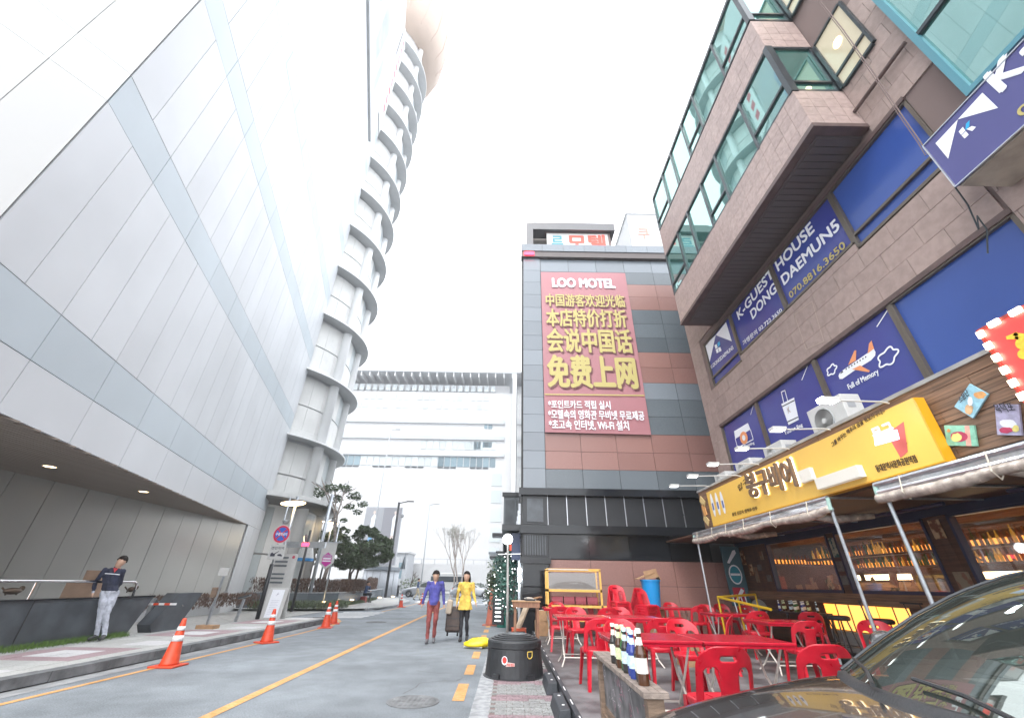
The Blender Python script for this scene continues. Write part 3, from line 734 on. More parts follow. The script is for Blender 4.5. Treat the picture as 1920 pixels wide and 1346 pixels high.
def tiles(y0, y1, z0, z1, w_=.6, h_=.3, X=F, nm='stone_tile', key='ktile', stag=True):
    global nt_
    z = z0; r = 0
    while z < z1 - .05:
        hh = min(h_, z1 - z); y = y0 - (w_ / 2 if (r % 2 and stag) else 0)
        while y < y1 - .02:
            a = max(y, y0); b = min(y + w_, y1)
            if b - a > .03:
                kk = (round(b - a, 2), round(hh, 2), key)
                if kk not in tcache: tcache[kk] = MB().box(0, .04, .003, b - a - .003, .003, hh - .003).mesh('tile', M[key])
                inst(nm, tcache[kk], KB, (X + random.uniform(-.002, .0015), a, z)); nt_ += 1
            y += w_
        z += hh; r += 1
tiles(11.62, 12.33, 2.75, 8.7, .36, .425, stag=False)
tiles(3.55, 11.62, 5.68, 6.86, .64, .393)
tiles(1.6, 3.5, 3.64, 7.4, .62, .393)
tiles(2.98, 4.21, 8.47, 11.3, .42, .4)
tiles(1.0, 2.95, 10.6, 11.4, .6, .4)
tiles(10.6, 12.33, 8.7, 14.6, .5, .4)
# dark reveals along the window heads
for (y0, y1, z) in ((3.5, 11.62, 5.62), (3.6, 11.4, 8.42)): kw(F - .02, F + .045, y0, y1, z, z + .09, 'kdark', 'lintel')
kw(F, F + .3, 3.5, 11.62, 4.06, 4.12, 'kdark', 'sill')
# chipped outline patch
mb = MB(); pts = [pl(*p, 0, F - .005) for p in ((1490, 590), (1523, 565), (1545, 640), (1512, 655))]
fK = FK(F - .006); stroke(mb, fK, [(-p.y, p.z) for p in pts] + [(-pts[0].y, pts[0].z)], .02); mb.build('patch_outline', mat('mortar_pale', (.42, .33, .28), .9), KB)
# row 1 and row 2 windows with film
def film_window(y0, y1, z0, z1, parts_, m='film', X=F + .05, tr=None):
    w_ = MB().box(X + .01, X + .03, y0, y1, z0, z1).build('window', M[m], KB)
    f = MB(); t_ = .045
    f.box(X - .04, X + .05, y0 - t_, y0 + .01, z0, z1); f.box(X - .05, X + .05, y1 - .01, y1 + t_, z0, z1); f.box(X - .05, X + .05, y0, y1, z0 - .03, z0 + .03); f.box(X - .05, X + .05, y0, y1, z1 - .03, z1 + .03)
    if tr: f.box(X - .045, X + .05, y0, y1, tr - .025, tr + .025)
    f.build('frame', mat('bronze_frame', (.13, .11, .09), .35, metal=.4) if 'bronze_frame' not in bpy.data.materials else bpy.data.materials['bronze_frame'], w_)
    return w_
wA = film_window(9.74, 11.56, 4.12, 5.64, 0); wB_ = film_window(7.45, 9.64, 4.12, 5.64, 0); wC = film_window(5.5, 7.35, 4.12, 5.64, 0, 'film'); wD = film_window(3.55, 5.4, 4.12, 5.62, 0, 'film2')
w1 = film_window(9.72, 11.38, 6.9, 8.42, 0, tr=7.2)
w2 = film_window(7.6, 9.62, 7.08, 8.42, 0); w3 = film_window(5.48, 7.5, 7.08, 8.42, 0); w4 = film_window(3.65, 5.38, 6.92, 8.42, 0, 'film2', tr=7.2)
kw(F + .02, F + .3, 5.43, 9.68, 6.88, 7.03, 'kjoint'); tiles(5.43, 9.68, 6.86, 7.03, .64, .17)
XF = F + .057; fF = FK(XF)
def kp(x, y): q = pl(x, y, 0, XF); return (-q.y, q.z)
def ktext(body, L_, R_, h, m, parent, bold=.03, **k):
    a = kp(*L_); b = kp(*R_); dz = b[1] - a[1]
    return text(body, fF, a[0], b[0], a[1], a[1] + h, m, parent, bold=bold, extra=lambda x, y, u: (x, y + dz * u), d=.006, **k)
ktext('K-GUEST', (1386, 600), (1452, 517), .27, M['white_print'], w2, .035)
ktext('HOUSE', (1460, 509), (1528, 433), .28, M['white_print'], w3, .035)
ktext('DONG', (1412, 599), (1458, 545), .27, M['white_print'], w2, .035)
ktext('DAEMUN5', (1471, 535), (1576, 428), .27, M['white_print'], w3, .035)
ktext('070.8816.3650', (1483, 560), (1587, 463), .16, M['yel_print'], w3, .03)
ktext('가맹문의 02.722.3650', (1395, 648), (1468, 585), .14, M['white_print'], w2, .02)
ktext('K-DONGDAEMUN5', (1334, 692), (1376, 654), .12, M['white_print'], w1, .03)
def kpoly(parent, pts, m, d=.006, name='print'): return decal(parent, fF, [kp(*p) for p in pts], m, d, name)
z5 = lambda x, y: (1280 + x / 3, 560 + y / 3)
def k5(parent, pts, m, d=.006): return kpoly(parent, [z5(*p) for p in pts], m, d)
k5(w1, [(123, 262), (187, 205), (150, 372)], M['white_print']); k5(w1, [(187, 205), (245, 132), (278, 240)], M['white_print'])
k5(w1, [(180, 262), (192, 255), (198, 275), (186, 283)], M['white_print']); k5(w1, [(187, 287), (199, 279), (204, 300), (193, 308)], M['white_print'])
k5(w1, [(196, 250), (208, 238), (212, 258), (200, 272)], M['cyan_print']); k5(w1, [(200, 276), (213, 272), (220, 292), (208, 300)], M['white_print'])
# row 1 drawings: camera, suitcase, plane
k5(wA, [(290, 745), (368, 698), (375, 715), (382, 735), (297, 788)], M['white_print'])
mb = MB(); pc = [kp(*z5(*p)) for p in ((297, 788), (310, 838), (398, 790), (383, 738))]; stroke(mb, fF, pc, .025); mb.build('camera_outline', M['white_print'], wA)
c = kp(*z5(345, 782)); decal(wA, fF, circ(c[0], c[1], .19, ry=.17), M['orange_print'], .007); decal(wA, fF, circ(c[0], c[1], .08), M['white_print'], .009)
ktext('Shooting', z5(352, 840), z5(407, 820), .09, M['white_print'], wA)
ktext('Tourist Bag', z5(580, 772), z5(680, 722), .1, M['white_print'], wB_)
k5(wB_, [(556, 592), (628, 555), (655, 680), (597, 710)], M['white_print']); k5(wB_, [(560, 604), (630, 568), (632, 574), (562, 610)], M['dark_print'], .008); k5(wB_, [(590, 690), (650, 662), (652, 668), (592, 696)], M['dark_print'], .008)
mb = MB(); stroke(mb, fF, [kp(*z5(*p)) for p in ((570, 585), (556, 525), (576, 515), (592, 575))], .025); mb.build('suitcase_handle', M['white_print'], wB_)
ktext('K', z5(597, 645), z5(612, 638), .14, M['orange_print'], wB_, .0)
z7b = lambda x, y: (1540 + x / 7.479, 580 + y / 7.479)
def k7(pts, m, d=.006): return kpoly(wC, [z7b(*p) for p in pts], m, d)
k7([(245, 935), (255, 900), (310, 850), (640, 620), (740, 550), (765, 600), (760, 650), (700, 715), (480, 850), (300, 975), (260, 975)], M['white_print'])
k7([(380, 780), (470, 575), (495, 575), (490, 715)], M['orange_print'], .007); k7([(655, 620), (675, 480), (710, 435), (745, 550)], M['orange_print'], .008)
k7([(435, 840), (550, 785), (690, 860), (670, 880)], M['orange_print'], .009); k7([(265, 905), (300, 855), (315, 880), (290, 895)], M['dark_print'], .008)
for k in range(8):
    a = 345 + k * 39; b = 838 - k * 24; k7([(a, b - 10), (a + 18, b - 16), (a + 20, b + 6), (a + 2, b + 12)], M['dark_print'], .008)
def cloud(cx, cy, s_, parent):
    a0 = kp(*z7b(cx, cy)); pts = []
    for i in range(48):
        t = 2 * math.pi * i / 48; r = s_ * (1 + .16 * math.cos(5 * t)); pts.append((a0[0] + 1.15 * r * math.cos(t) + .25 * r * math.sin(t), a0[1] + r * .75 * math.sin(t)))
    ringdecal(parent, fF, pts, .03, M['white_print'], .008, 'cloud_outline')
cloud(935, 668, .165, wC); cloud(150, 848, .11, wC)
ktext('Full of Memory', (1594, 733), (1651, 703), .13, M['white_print'], wC, .03)
for P_, q in (((1667, 578), (1645, 612)), ((1514, 687), (1504, 712)), ((1413, 758), (1408, 777))):
    mb = MB(); stroke(mb, fF, [kp(*P_), kp(*q)], .02); mb.build('white_stroke', M['white_print'], wC if P_[0] > 1600 else (wB_ if P_[0] > 1500 else wA))
# bay
y0, y1 = 4.21, 10.58
def bay(x0, x1, a, b, z0, z1, m='kjoint', name='bay_wall'): return MB().box(x0, x1, a, b, z0, z1).build(name, M[m], KB)
bay(B + .04, F + .02, y0 + .04, y1 - .04, 8.72, 9.86); bay(B + .04, F + .02, y0 + .04, y1 - .04, 11.62, 12.9)
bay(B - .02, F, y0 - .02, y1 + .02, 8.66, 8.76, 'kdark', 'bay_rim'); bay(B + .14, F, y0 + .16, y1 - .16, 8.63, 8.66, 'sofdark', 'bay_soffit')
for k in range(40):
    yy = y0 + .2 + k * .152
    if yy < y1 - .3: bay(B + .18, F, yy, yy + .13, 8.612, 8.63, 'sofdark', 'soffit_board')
bay(B + .02, F + .05, y0 + .02, y1 - .02, 14.6, 14.72, 'frame_dark', 'bay_roof')
for zz, hh in ((8.76, .2767), (11.64, .3)):
    for r in range(4):
        z = zz + r * hh
        for k in range(22):
            a = y0 + k * .29
            kk = ('b', hh)
            if kk not in tcache: tcache[kk] = MB().box(0, .04, .003, .287, .003, hh - .003).mesh('tile', M['btile'])
            if nt_ < 520 and a < y1 - .2: inst('bay_tile', tcache[kk], KB, (B + random.uniform(-.001, .0015), a, z))
        for k in range(4):
            kk = ('s', hh)
            if kk not in tcache: tcache[kk] = MB().box(.003, .247, 0, .04, .003, hh - .003).mesh('tile', M['btile'])
            inst('bay_tile', tcache[kk], KB, (B + k * .25, y0 + random.uniform(-.001, .0015), z))
inter = mat('bay_interior', (.33, .33, .31), .8, var=.3, scale=.8)
bay(B + .9, B + 1.0, y0 + .1, y1 - .1, 9.86, 11.6); KB_room = MB().box(B + .85, B + .89, y0 + .1, y1 - .1, 9.9, 11.6).build('blind', inter, KB)
MB().box(B + .85, B + .89, y0 + .1, y1 - .1, 12.95, 14.5).build('blind', inter, KB)
muls = [10.55, 9.47, 8.64, 7.64, 6.74, 5.4, 4.25]
for (z0, z1) in ((9.9, 11.6), (12.93, 14.58)):
    for i in range(6):
        a, b = muls[i + 1], muls[i]
        g_ = MB().box(B + .04, B + .055, a + .03, b - .03, z0, z1).build('window', M['gteal'], KB)
        f = MB(); f.box(B - .01, B + .08, b - .035, b + .035, z0 - .05, z1 + .03); f.box(B, B + .07, a, b, z1 - .03, z1 + .02); f.box(B, B + .07, a, b, z0 - .03, z0 + .02)
        if i in (0, 5, 3): f.box(B, B + .07, a, b, z0 + .36, z0 + .42)
        f.build('frame', M['frame_dark'], g_)
        if i in (4, 5, 2):
            MB().box(B + .25, B + .27, a + .15, b - .25, z0 + .2, z1 - .25).build('window_sticker', mat('sticker', (.3, .45, .42), .7, var=.6, scale=3, c2=(.55, .6, .55)) if 'sticker' not in bpy.data.materials else bpy.data.materials['sticker'], g_)
    MB().box(B - .02, B + .12, 4.19, 4.3, z0 - .05, z1 + .03).build('corner_post', M['frame_dark'], KB)
    g_ = MB().box(B + .12, F - .05, y0 + .04, y0 + .055, z0, z1).build('window', M['gteal'], KB)
    f = MB(); f.box(B + .1, F, y0, y0 + .07, z0 - .04, z0 + .03); f.box(B + .1, F, y0, y0 + .07, z1 - .03, z1 + .03); f.box(B + .1, F, y0, y0 + .07, z0 + .3, z0 + .36); f.box(F - .08, F + .02, y0, y0 + .07, z0, z1); f.build('frame', M['frame_dark'], g_)
# small lit-room windows beside the bay
for z0 in (9.9, 12.93):
    a, b = 3.42, 4.12
    g_ = MB().box(F - .02, F - .01, a, b, z0, z0 + 1.6).build('window', mat('lit_room_glass', (.33, .3, .22), .12, emis=.1, ecol=(1, .85, .6)) if 'lit_room_glass' not in bpy.data.materials else bpy.data.materials['lit_room_glass'], KB)
    f = MB(); f.box(F - .06, F, a - .05, a, z0, z0 + 1.6); f.box(F - .06, F, b, b + .06, z0, z0 + 1.6); f.box(F - .06, F, a, b, z0 + .34, z0 + .4); f.box(F - .06, F, a, b, z0 - .04, z0 + .02); f.box(F - .06, F, a, b, z0 + 1.58, z0 + 1.63); f.build('frame', M['frame_dark'], g_)
    MB().ell((F - .03, 3.8, z0 + .95), (.01, .1, .12)).build('ceiling_lamp', M['lamp_warm'], g_)
# big teal framed window at the near end
a, b, z0, z1 = 1.5, 2.92, 7.45, 10.6
kw(F - .01, F, a, b, z0, z1, 'sofdark', 'room')
g_ = MB().box(F - .08, F - .07, a, b, z0, z1).build('window', M['gteal'], KB)
f = MB(); f.box(F - .14, F - .04, b, b + .09, z0 - .08, z1); f.box(F - .14, F - .04, a - .08, a, z0 - .08, z1); f.box(F - .14, F - .04, a, b, z0 - .08, z0); f.build('frame', M['frame_teal'], g_)
MB().box(F - .13, F - .05, a, b, 8.95, 9.02).build('transom', M['frame_dark'], g_)
kw(F - .03, F, -6, 1.6, 3.64, 11.3, 'ktile', 'wall_face')
# pipe and cables
mb = MB(); mb.tube([pl(1602, 210, 0, F - .08), pl(1697, 80, 0, F - .08)], .035, 8); mb.build('drain_pipe', M['kdark'], KB)
mb = MB(); pp = [pl(*q, 0, F - .25) for q in ((1520, -20), (1580, 55), (1640, 140), (1690, 215), (1725, 265), (1740, 290))]; mb.tube(pp, .01, 6); mb.tube([p + Vector((0, .03, .02)) for p in pp], .007, 6); mb.build('cable', M['kjoint'], KB)
mb = MB(); mb.tube([pl(*q, 0, F - .3) for q in ((1790, 350), (1815, 385), (1835, 430), (1832, 405), (1850, 430), (1852, 475))], .01, 6); mb.build('cable', M['frame_dark'], KB)

# projecting blue sign
XS = 5.7; BS = thing('blue_box_sign', 'dark blue box sign with white triangle roof logo and K letters', 'sign', (XS, 2.3, 5.93))
sb = MB(); sb.box(XS, F - .02, .2, 3.36, 5.93, 6.77); sb.build('box', M['signblue'], BS)
sb = MB(); sb.box(XS + .03, F - .02, .2, 3.34, 5.9, 5.929); sb.build('underside', mat('sign_underside', (.33, .3, .25), .6, var=.2, scale=4), BS)
sb = MB(); sb.box(XS - .015, XS + .01, .2, 3.37, 6.77, 6.785); sb.box(XS - .015, XS + .01, .2, 3.37, 5.915, 5.93); sb.box(XS - .015, XS + .01, 3.36, 3.375, 5.93, 6.77); sb.build('rim', M['silver'], BS)
fS = FK(XS)
def sp(x, y): q = pl(1720 + x / 4.485, 60 + y / 4.485, 0, XS); return (-q.y, q.z)
for P_ in ([(155, 938), (343, 737), (262, 1068)], [(343, 737), (550, 512), (682, 640)]): decal(BS, fS, [sp(*p) for p in P_], M['white_print'])
for P_ in ([(350, 840), (385, 800), (407, 830), (372, 868)], [(375, 872), (410, 836), (435, 865), (400, 898)], [(415, 820), (460, 793), (497, 800), (465, 835)]): decal(BS, fS, [sp(*p) for p in P_], M['white_print'])
decal(BS, fS, [sp(*p) for p in [(407, 830), (410, 775), (443, 742), (440, 795)]], M['cyan_print'])
q = sp(705, 500); r_ = sp(805, 385); h_ = sp(630, 430)[1] - q[1]
text('K', fS, q[0], q[0] + .26, q[1] - .01, q[1] + .33, M['white_print'], BS, bold=.05)
text('-', fS, q[0] + .32, q[0] + .45, q[1] + .13, q[1] + .19, M['white_print'], BS, bold=.04)
text('GUEST HOUSE', fS, q[0] + .52, q[0] + 3.0, q[1] - .01, q[1] + .33, M['white_print'], BS, bold=.05)
q = sp(900, 705); text('070.8816.3650', fS, q[0] - .02, q[0] + 1.5, q[1], q[1] + .12, M['yel_print'], BS, bold=.04)
# ================================================================ BAR (ground floor)
BX = 7.4
BR = thing('beer_bar', 'wood clad bar front with lit windows of bottles under the brown building', 'bar', (BX, 9, 0))
CX = 5.15
cl = MB().box(CX + .03, F + .02, -3, 11.28, 2.68, 3.6).build('fascia_backing', M['kdark'], BR)
# planks of the fascia, one by one
pz = 2.7; hgt = .131
pmesh = {}
for r in range(7):
    y = -1.2 - (r * .53) % 1.3
    while y < 11.28:
        ln = 1.9 + (r * 37 % 11) * .08; a, b = max(y, -1.2), min(y + ln, 11.28)
        if b - a > .1: MB().box(CX + random.uniform(-.004, .004), CX + .03, a + .003, b - .003, pz + r * hgt + .003, pz + (r + 1) * hgt - .003).build('plank', M['wood'], BR)
        y += ln
for r in range(7): MB().box(CX + .03, F, 11.28, 11.3, pz + r * hgt + .003, pz + (r + 1) * hgt - .003).build('plank', M['wood'], BR)
MB().box(CX - .02, F, -3, 11.32, 3.61, 3.66).build('ledge', M['concrete'], BR)
# recess: walls, ceiling, floor sill
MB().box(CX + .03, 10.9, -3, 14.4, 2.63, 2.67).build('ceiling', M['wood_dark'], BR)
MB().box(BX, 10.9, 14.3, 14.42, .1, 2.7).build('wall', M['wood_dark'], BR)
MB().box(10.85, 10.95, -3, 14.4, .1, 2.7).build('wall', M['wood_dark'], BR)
def bw(y0, y1, z0, z1, m='wood_dark', name='front_wall', x0=BX, x1=BX + .1): return MB().box(x0, x1, y0, y1, z0, z1).build(name, M[m], BR)
piers = [(12.62, 14.3), (9.85, 10.1), (7.15, 7.6), (4.3, 5.1), (-3, 2.2)]
for k, (a, b) in enumerate(piers):
    n = max(1, int((b - a) / .14))
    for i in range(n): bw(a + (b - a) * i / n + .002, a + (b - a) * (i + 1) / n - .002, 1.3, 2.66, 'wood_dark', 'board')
bw(-3, 14.3, 2.5, 2.66, 'navy', 'beam', BX - .03)
for r in range(2): bw(-3, 14.3, 1.1 + r * .1, 1.196 + r * .1, 'wood', 'counter_plank', BX - .12 + r * .02)
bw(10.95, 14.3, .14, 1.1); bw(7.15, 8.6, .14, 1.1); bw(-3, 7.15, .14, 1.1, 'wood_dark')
# pale stone blocks under the lit panel
for k in range(8):
    for r in range(2): bw(8.6 + k * .294 + .003, 8.6 + (k + 1) * .294 - .003, .14 + r * .22, .355 + r * .22, 'concrete', 'base_block')
lit = bw(8.62, 10.93, .6, 1.08, 'glow_ye', 'lit_panel', BX + .02, BX + .04)
for k in range(7): MB().box(BX, BX + .02, 8.62 + k * .385 - .006, 8.62 + k * .385 + .006, .6, 1.08).build('panel_divider', M['wood_dark'], lit)
MB().box(BX + .005, BX + .019, 9.05, 9.42, .6, 1.08).build('orange_pane', M['glow_or'], lit); MB().box(BX + .005, BX + .019, 10.55, 10.93, .6, 1.08).build('orange_pane', M['glow_or'], lit)
wins = [(10.1, 12.62), (7.6, 9.85), (5.1, 7.15), (2.2, 4.3)]
for (a, b) in wins:
    g_ = MB().box(BX + .04, BX + .05, a, b, 1.34, 2.5).build('window', M['glass'], BR)
    f = MB(); t_ = .05
    f.box(BX - .02, BX + .1, a, a + t_, 1.3, 2.5); f.box(BX - .02, BX + .1, b - t_, b, 1.3, 2.5); f.box(BX - .02, BX + .1, a, b, 1.3, 1.36); f.box(BX - .02, BX + .1, a, b, 2.46, 2.5)
    f.build('frame', M['navy'], g_)
for z_ in (2.05,):
    MB().box(7.9, 10.8, 14.0, 14.28, z_ - .04, z_).build('shelf', M['wood_dark'], BR)
    MB().box(7.95, 10.7, 14.26, 14.28, z_, z_ + .13).build('shelf_glow', M['glow_or'], BR)  # glow strip added to bring orange light to the end wall
rq = random.Random(21)
for k in range(16): MB().obox((8.0 + rq.random() * 2.5, 14.0, .9 + rq.random() * .9), (rq.uniform(.12, .3), .012, rq.uniform(.15, .35)), Matrix.Rotation(rq.uniform(-.3, .3), 3, 'Y')).build('menu_card', M['card' if k % 3 else 'wood'], BR)
MB().box(8.0, 8.5, 13.95, 14.0, .8, 1.7).build('red_board', M['cone_old'], BR)
# interior: shelves with glowing backs and bottles
btl = [mat('bottle_amber', (.25, .08, .01), .15), mat('bottle_green_in', (.03, .1, .02), .15), mat('bottle_yellow', (.35, .2, .03), .2, emis=.12, ecol=(1, .5, .05))]
inb = [MB().lathe([(.028, 0), (.03, .12), (.012, .19), (.012, .24)], n=8).mesh('bottle', m) for m in btl]
for (sx_, z_, glow) in ((10.3, 1.93, 'glow_or'), (9.2, 2.16, 'glow_ye')):
    MB().box(sx_, sx_ + .3, 3, 13.8, z_ - .04, z_).build('shelf', M['wood_dark'], BR)
    MB().box(sx_ + .27, sx_ + .29, 3.2, 13.6, z_ + .0, z_ + .13).build('shelf_glow', M['glow_or'], BR)
sh = MB()
rr = random.Random(5)
for sx_, z_ in ((10.35, 1.93), (9.25, 2.16)):
    y = 3.3
    while y < 13.5:
        h = rr.uniform(.2, .33); r_ = rr.uniform(.025, .035); sh.lathe([(r_, z_), (r_, z_ + h * .55), (r_ * .4, z_ + h * .78), (r_ * .4, z_ + h)], (sx_, y, 0), 7, rr.randint(0, 2)); y += rr.uniform(.08, .13)
for z_ in (2.05,):
    x = 8.0
    while x < 10.6: h = rr.uniform(.2, .3); r_ = .03; sh.lathe([(r_, z_), (r_, z_ + h * .55), (r_ * .4, z_ + h * .78), (r_ * .4, z_ + h)], (x, 14.12, 0), 7, rr.randint(0, 1)); x += rr.uniform(.08, .13)
o = sh.build('shelf_bottles', btl, BR); o['kind'] = 'stuff'
for (y, L_) in ((11.4, 1.3), (8.6, 1.5), (6.2, .9), (12.6, .5)):
    MB().box(9.5, 9.6, y - L_ / 2, y + L_ / 2, 1.6, 1.72).build('light_bar', M['lamp_warm'], BR)
MB().box(9.7, 9.8, 3, 13.8, .2, 1.55).build('bar_counter', M['wood'], BR)
for k in range(6): MB().box(7.9, 8.0, 3.4 + k * 1.8, 4.6 + k * 1.8, 2.56, 2.6).build('ceiling_fill', M['glow_or2'], BR)  # glowing strips added to give the interior warm light
for k in range(3): MB().box(8.6 + k * .7, 8.66 + k * .7, 3, 14, 2.5, 2.62).build('ceiling_beam', M['wood'], BR)
postc = [mat('poster_%s' % n, c, .7, var=.5, scale=9, c2=d, thresh=(.45, .55)) for n, c, d in (('cream', (.45, .36, .25), (.2, .1, .06)), ('rust', (.35, .13, .05), (.5, .35, .2)), ('teal', (.07, .25, .25), (.4, .4, .3)), ('olive', (.28, .25, .1), (.1, .07, .04)), ('grey', (.3, .29, .27), (.12, .1, .1)))]
for k in range(42):
    y = 4.0 + rr.random() * 9.5; z_ = 1.05 + rr.random() * .5; s_ = rr.uniform(.1, .24)
    MB().obox((9.5 - rr.random() * .6, y, z_ + .15), (.012, s_, s_ * 1.3), Matrix.Rotation(rr.uniform(-.4, .4), 3, 'X')).build('menu_card', postc[k % 5], BR)
for (y, z_, w_, h_, k) in ((14.0, 2.2, .22, .4, 1), (13.7, 1.85, .2, .3, 1), (13.45, 1.72, .18, .4, 0), (13.2, 1.9, .2, .16, 4), (12.95, 2.2, .16, .22, 0), (12.85, 1.62, .2, .16, 4), (9.97, 2.2, .16, .4, 2), (9.97, 1.82, .18, .2, 4), (9.97, 1.55, .2, .18, 4), (7.4, 2.3, .2, .3, 1), (7.35, 1.5, .25, .3, 0), (4.7, 2.1, .3, .2, 3)):
    MB().box(BX - .02, BX - .003, y - w_ / 2, y + w_ / 2, z_ - h_ / 2, z_ + h_ / 2).build('wall_poster', postc[k], BR)
for y in (11.2, 8.4): MB().bar((BX + .5, y, 2.5), (BX + 1.2, y - .6, 1.7), .03, .03).build('ceiling_brace', M['wood_dark'], BR)
# tall panel of round badges at the far end
TP = thing('badge_panel', 'tall blue-green panel with a white bottle print and round and red badges', 'sign', (6.95, 14.0, 1))
TPf = FM(14.0); MB().box(6.75, 7.32, 14.0, 14.06, .9, 2.52).build('board', mat('teal_board', (.05, .12, .15), .5), TP)
decal(TP, TPf, circ(7.03, 1.73, .2, ry=.27), M['white_print']); decal(TP, TPf, circ(7.03, 1.73, .165, ry=.23), mat('badge_teal', (.03, .25, .33), .5), .007); decal(TP, TPf, [(6.88, 1.7), (7.18, 1.7), (7.18, 1.76), (6.88, 1.76)], M['white_print'], .009)
decal(TP, TPf, [(6.85, 2.05), (6.92, 2.03), (7.2, 2.33), (7.18, 2.42), (7.1, 2.4)], M['white_print']); decal(TP, TPf, [(6.84, 1.0), (7.2, 1.0), (7.2, 1.38), (6.84, 1.38)], mat('badge_red', (.45, .03, .06), .5)); decal(TP, TPf, [(6.86, 1.05), (6.95, 1.03), (7.18, 1.3), (7.1, 1.36)], M['white_print'], .008)
# yellow sign
YX = 5.0
YS = thing('bar_sign', 'long yellow box sign with dark raised Korean letters above the bar', 'sign', (YX, 7.5, 2.68))
MB().box(YX, YX + .13, 4.55, 10.5, 2.68, 3.46).build('face', M['sign_y'], YS)
MB().box(YX + .002, YX + .13, 4.53, 4.549, 2.68, 3.46).build('side', M['sign_ye'], YS); MB().box(YX - .004, YX + .134, 4.53, 10.5, 2.66, 2.679).build('bottom_trim', M['sign_ye'], YS)
fY = FK(YX)
def yp(x, y): q = pl(x, y, 0, YX); return (-q.y, q.z)
def y5(x, y): return yp(1280 + x / 3, 560 + y / 3)
brn = mat('sign_letters', (.16, .1, .06), .5); drk = mat('sign_small_print', (.06, .03, .015), .6)
def ytext(body, L_, R_, h, m, name='lettering', bold=.02, th=0, d=.004, extra=None):
    a = y5(*L_); b = y5(*R_); dz = b[1] - a[1]
    o = text(body, fY, a[0], b[0], a[1], a[1] + h, m, YS, name, bold=bold, extra=extra or (lambda x, y, u: (x, y + dz * u)), d=d)
    if th: md = o.modifiers.new('depth', 'SOLIDIFY'); md.thickness = th; md.offset = 1
    return o
ytext('봉구비어', (395, 1120), (665, 1050), .46, brn, bold=.03, th=.05, d=.03)
ytext('봉구비어', (393, 1122), (667, 1048), .48, mat('letter_backlight', (1, .95, .8), .4, emis=1.0, ecol=(1, .9, .7)), 'letter_backlight', bold=.04, d=.012)
ytext('압구정', (318, 1085), (398, 1010), .13, drk, bold=.01)
ytext('꿀맛 김감자 생맥주·안주', (282, 1222), (424, 1186), .07, drk, bold=.02)
ytext('동대문역사문화공원역점', (1098, 975), (1326, 918), .09, drk, bold=.03)
ytext('그를 바꾸는 맥주의 꿈을 꿔보자구나~', (845, 835), (1168, 690), .07, drk, bold=.02, extra=lambda x, y, u: (x, y + .14 * math.sin(math.pi * u * .55)))
# three tall white paper-cone figures, two white boxes with faint emission, emblem
for k, xx in enumerate((185, 212, 240)):
    a = y5(xx, 1225 - k * 8); b = y5(xx - 8, 1085 - k * 6); w_ = .07
    c = (a[0], (a[1] + b[1]) / 2); decal(YS, fY, circ(c[0], c[1], w_, ry=abs(b[1] - a[1]) / 2), M['white_print'], name='figure_print')
    decal(YS, fY, [(c[0] - .04, c[1] - .12), (c[0] + .04, c[1] - .12), (c[0] + .04, c[1] + .04), (c[0] - .04, c[1] + .04)], mat('figure_blue', (.12, .16, .35), .6) if k == 0 else bpy.data.materials['figure_blue'], .007)
lt = mat('box_white', (.5, .48, .43), .4, emis=.1, ecol=(1, .95, .85))
a = y5(790, 1062); b = y5(1040, 1000); MB().box(YX - .1, YX - .01, -b[0], -a[0], a[1] - .03, a[1] + .13).build('white_box', lt, YS)
a = y5(690, 1030); b = y5(757, 1010); MB().box(YX - .08, YX - .01, -b[0], -a[0], a[1] - .02, a[1] + .17).build('white_box', lt, YS)
decal(YS, fY, [y5(*p) for p in ((1150, 760), (1245, 690), (1268, 860), (1228, 895))], mat('emblem_red', (.6, .12, .1), .5), name='emblem')
decal(YS, fY, [y5(*p) for p in ((1075, 752), (1210, 735), (1225, 790), (1085, 828))], mat('emblem_blue', (.35, .5, .8), .4, emis=.5, ecol=(.7, .8, 1)), .008, name='emblem')  # blue emblem given emission to imitate the glare on it
text('몽구', fY, y5(1090, 800)[0], y5(1215, 780)[0], y5(1090, 805)[1], y5(1090, 805)[1] + .17, M['white_print'], YS, 'emblem_text', bold=.06, d=.012)
text('맥주', fY, y5(1240, 870)[0], y5(1285, 850)[0], y5(1240, 845)[1], y5(1240, 845)[1] + .12, bpy.data.materials['emblem_red'], YS, 'emblem_text', bold=.02, d=.005)
# floodlights on arms over the sign
FLD = [((1557, 753), (1667, 756), 'big lit floodlight nearest the right end of the yellow sign', 'lamp_hot'), ((1460, 807), (1557, 806), 'white floodlight arm in front of the large fan unit', 'lamp'), ((1393, 843), (1480, 842), 'white floodlight arm over the camera window', 'lamp'), ((1338, 872), (1423, 871), 'white floodlight arm before the red granite wall', 'lamp'), ((1300, 894), (1390, 893), 'white floodlight arm above the left end of the yellow sign', 'lamp'), ((1265, 912), (1330, 912), 'farthest floodlight arm, past the left end of the sign', 'lamp')]
for hp, bp_, lab, lm in FLD:
    b = pl(*bp_, 0, 5.1); h = pl(*hp, 1, b.y)
    t = thing('floodlight', lab + '', 'lamp', tuple(b), 'floodlights on arms above the yellow sign')
    MB().tube([b, (b.x - .1, b.y, b.z + .02), (h.x + .1, b.y, h.z + .02)], .012, 6).build('arm', M['white_plastic'], t)
    MB().box(h.x - .12, h.x + .1, h.y - .07, h.y + .07, h.z, h.z + .05).build('head', M['white_plastic'], t, bevel=.01)
    MB().box(h.x - .105, h.x + .07, h.y - .058, h.y + .058, h.z - .008, h.z - .001).build('lens', M[lm], t)
    if lm == 'lamp_hot': MB().obox((h.x - .13, h.y, h.z + .02), (.01, .12, .06), Matrix.Identity(3)).build('lens', M[lm], t)
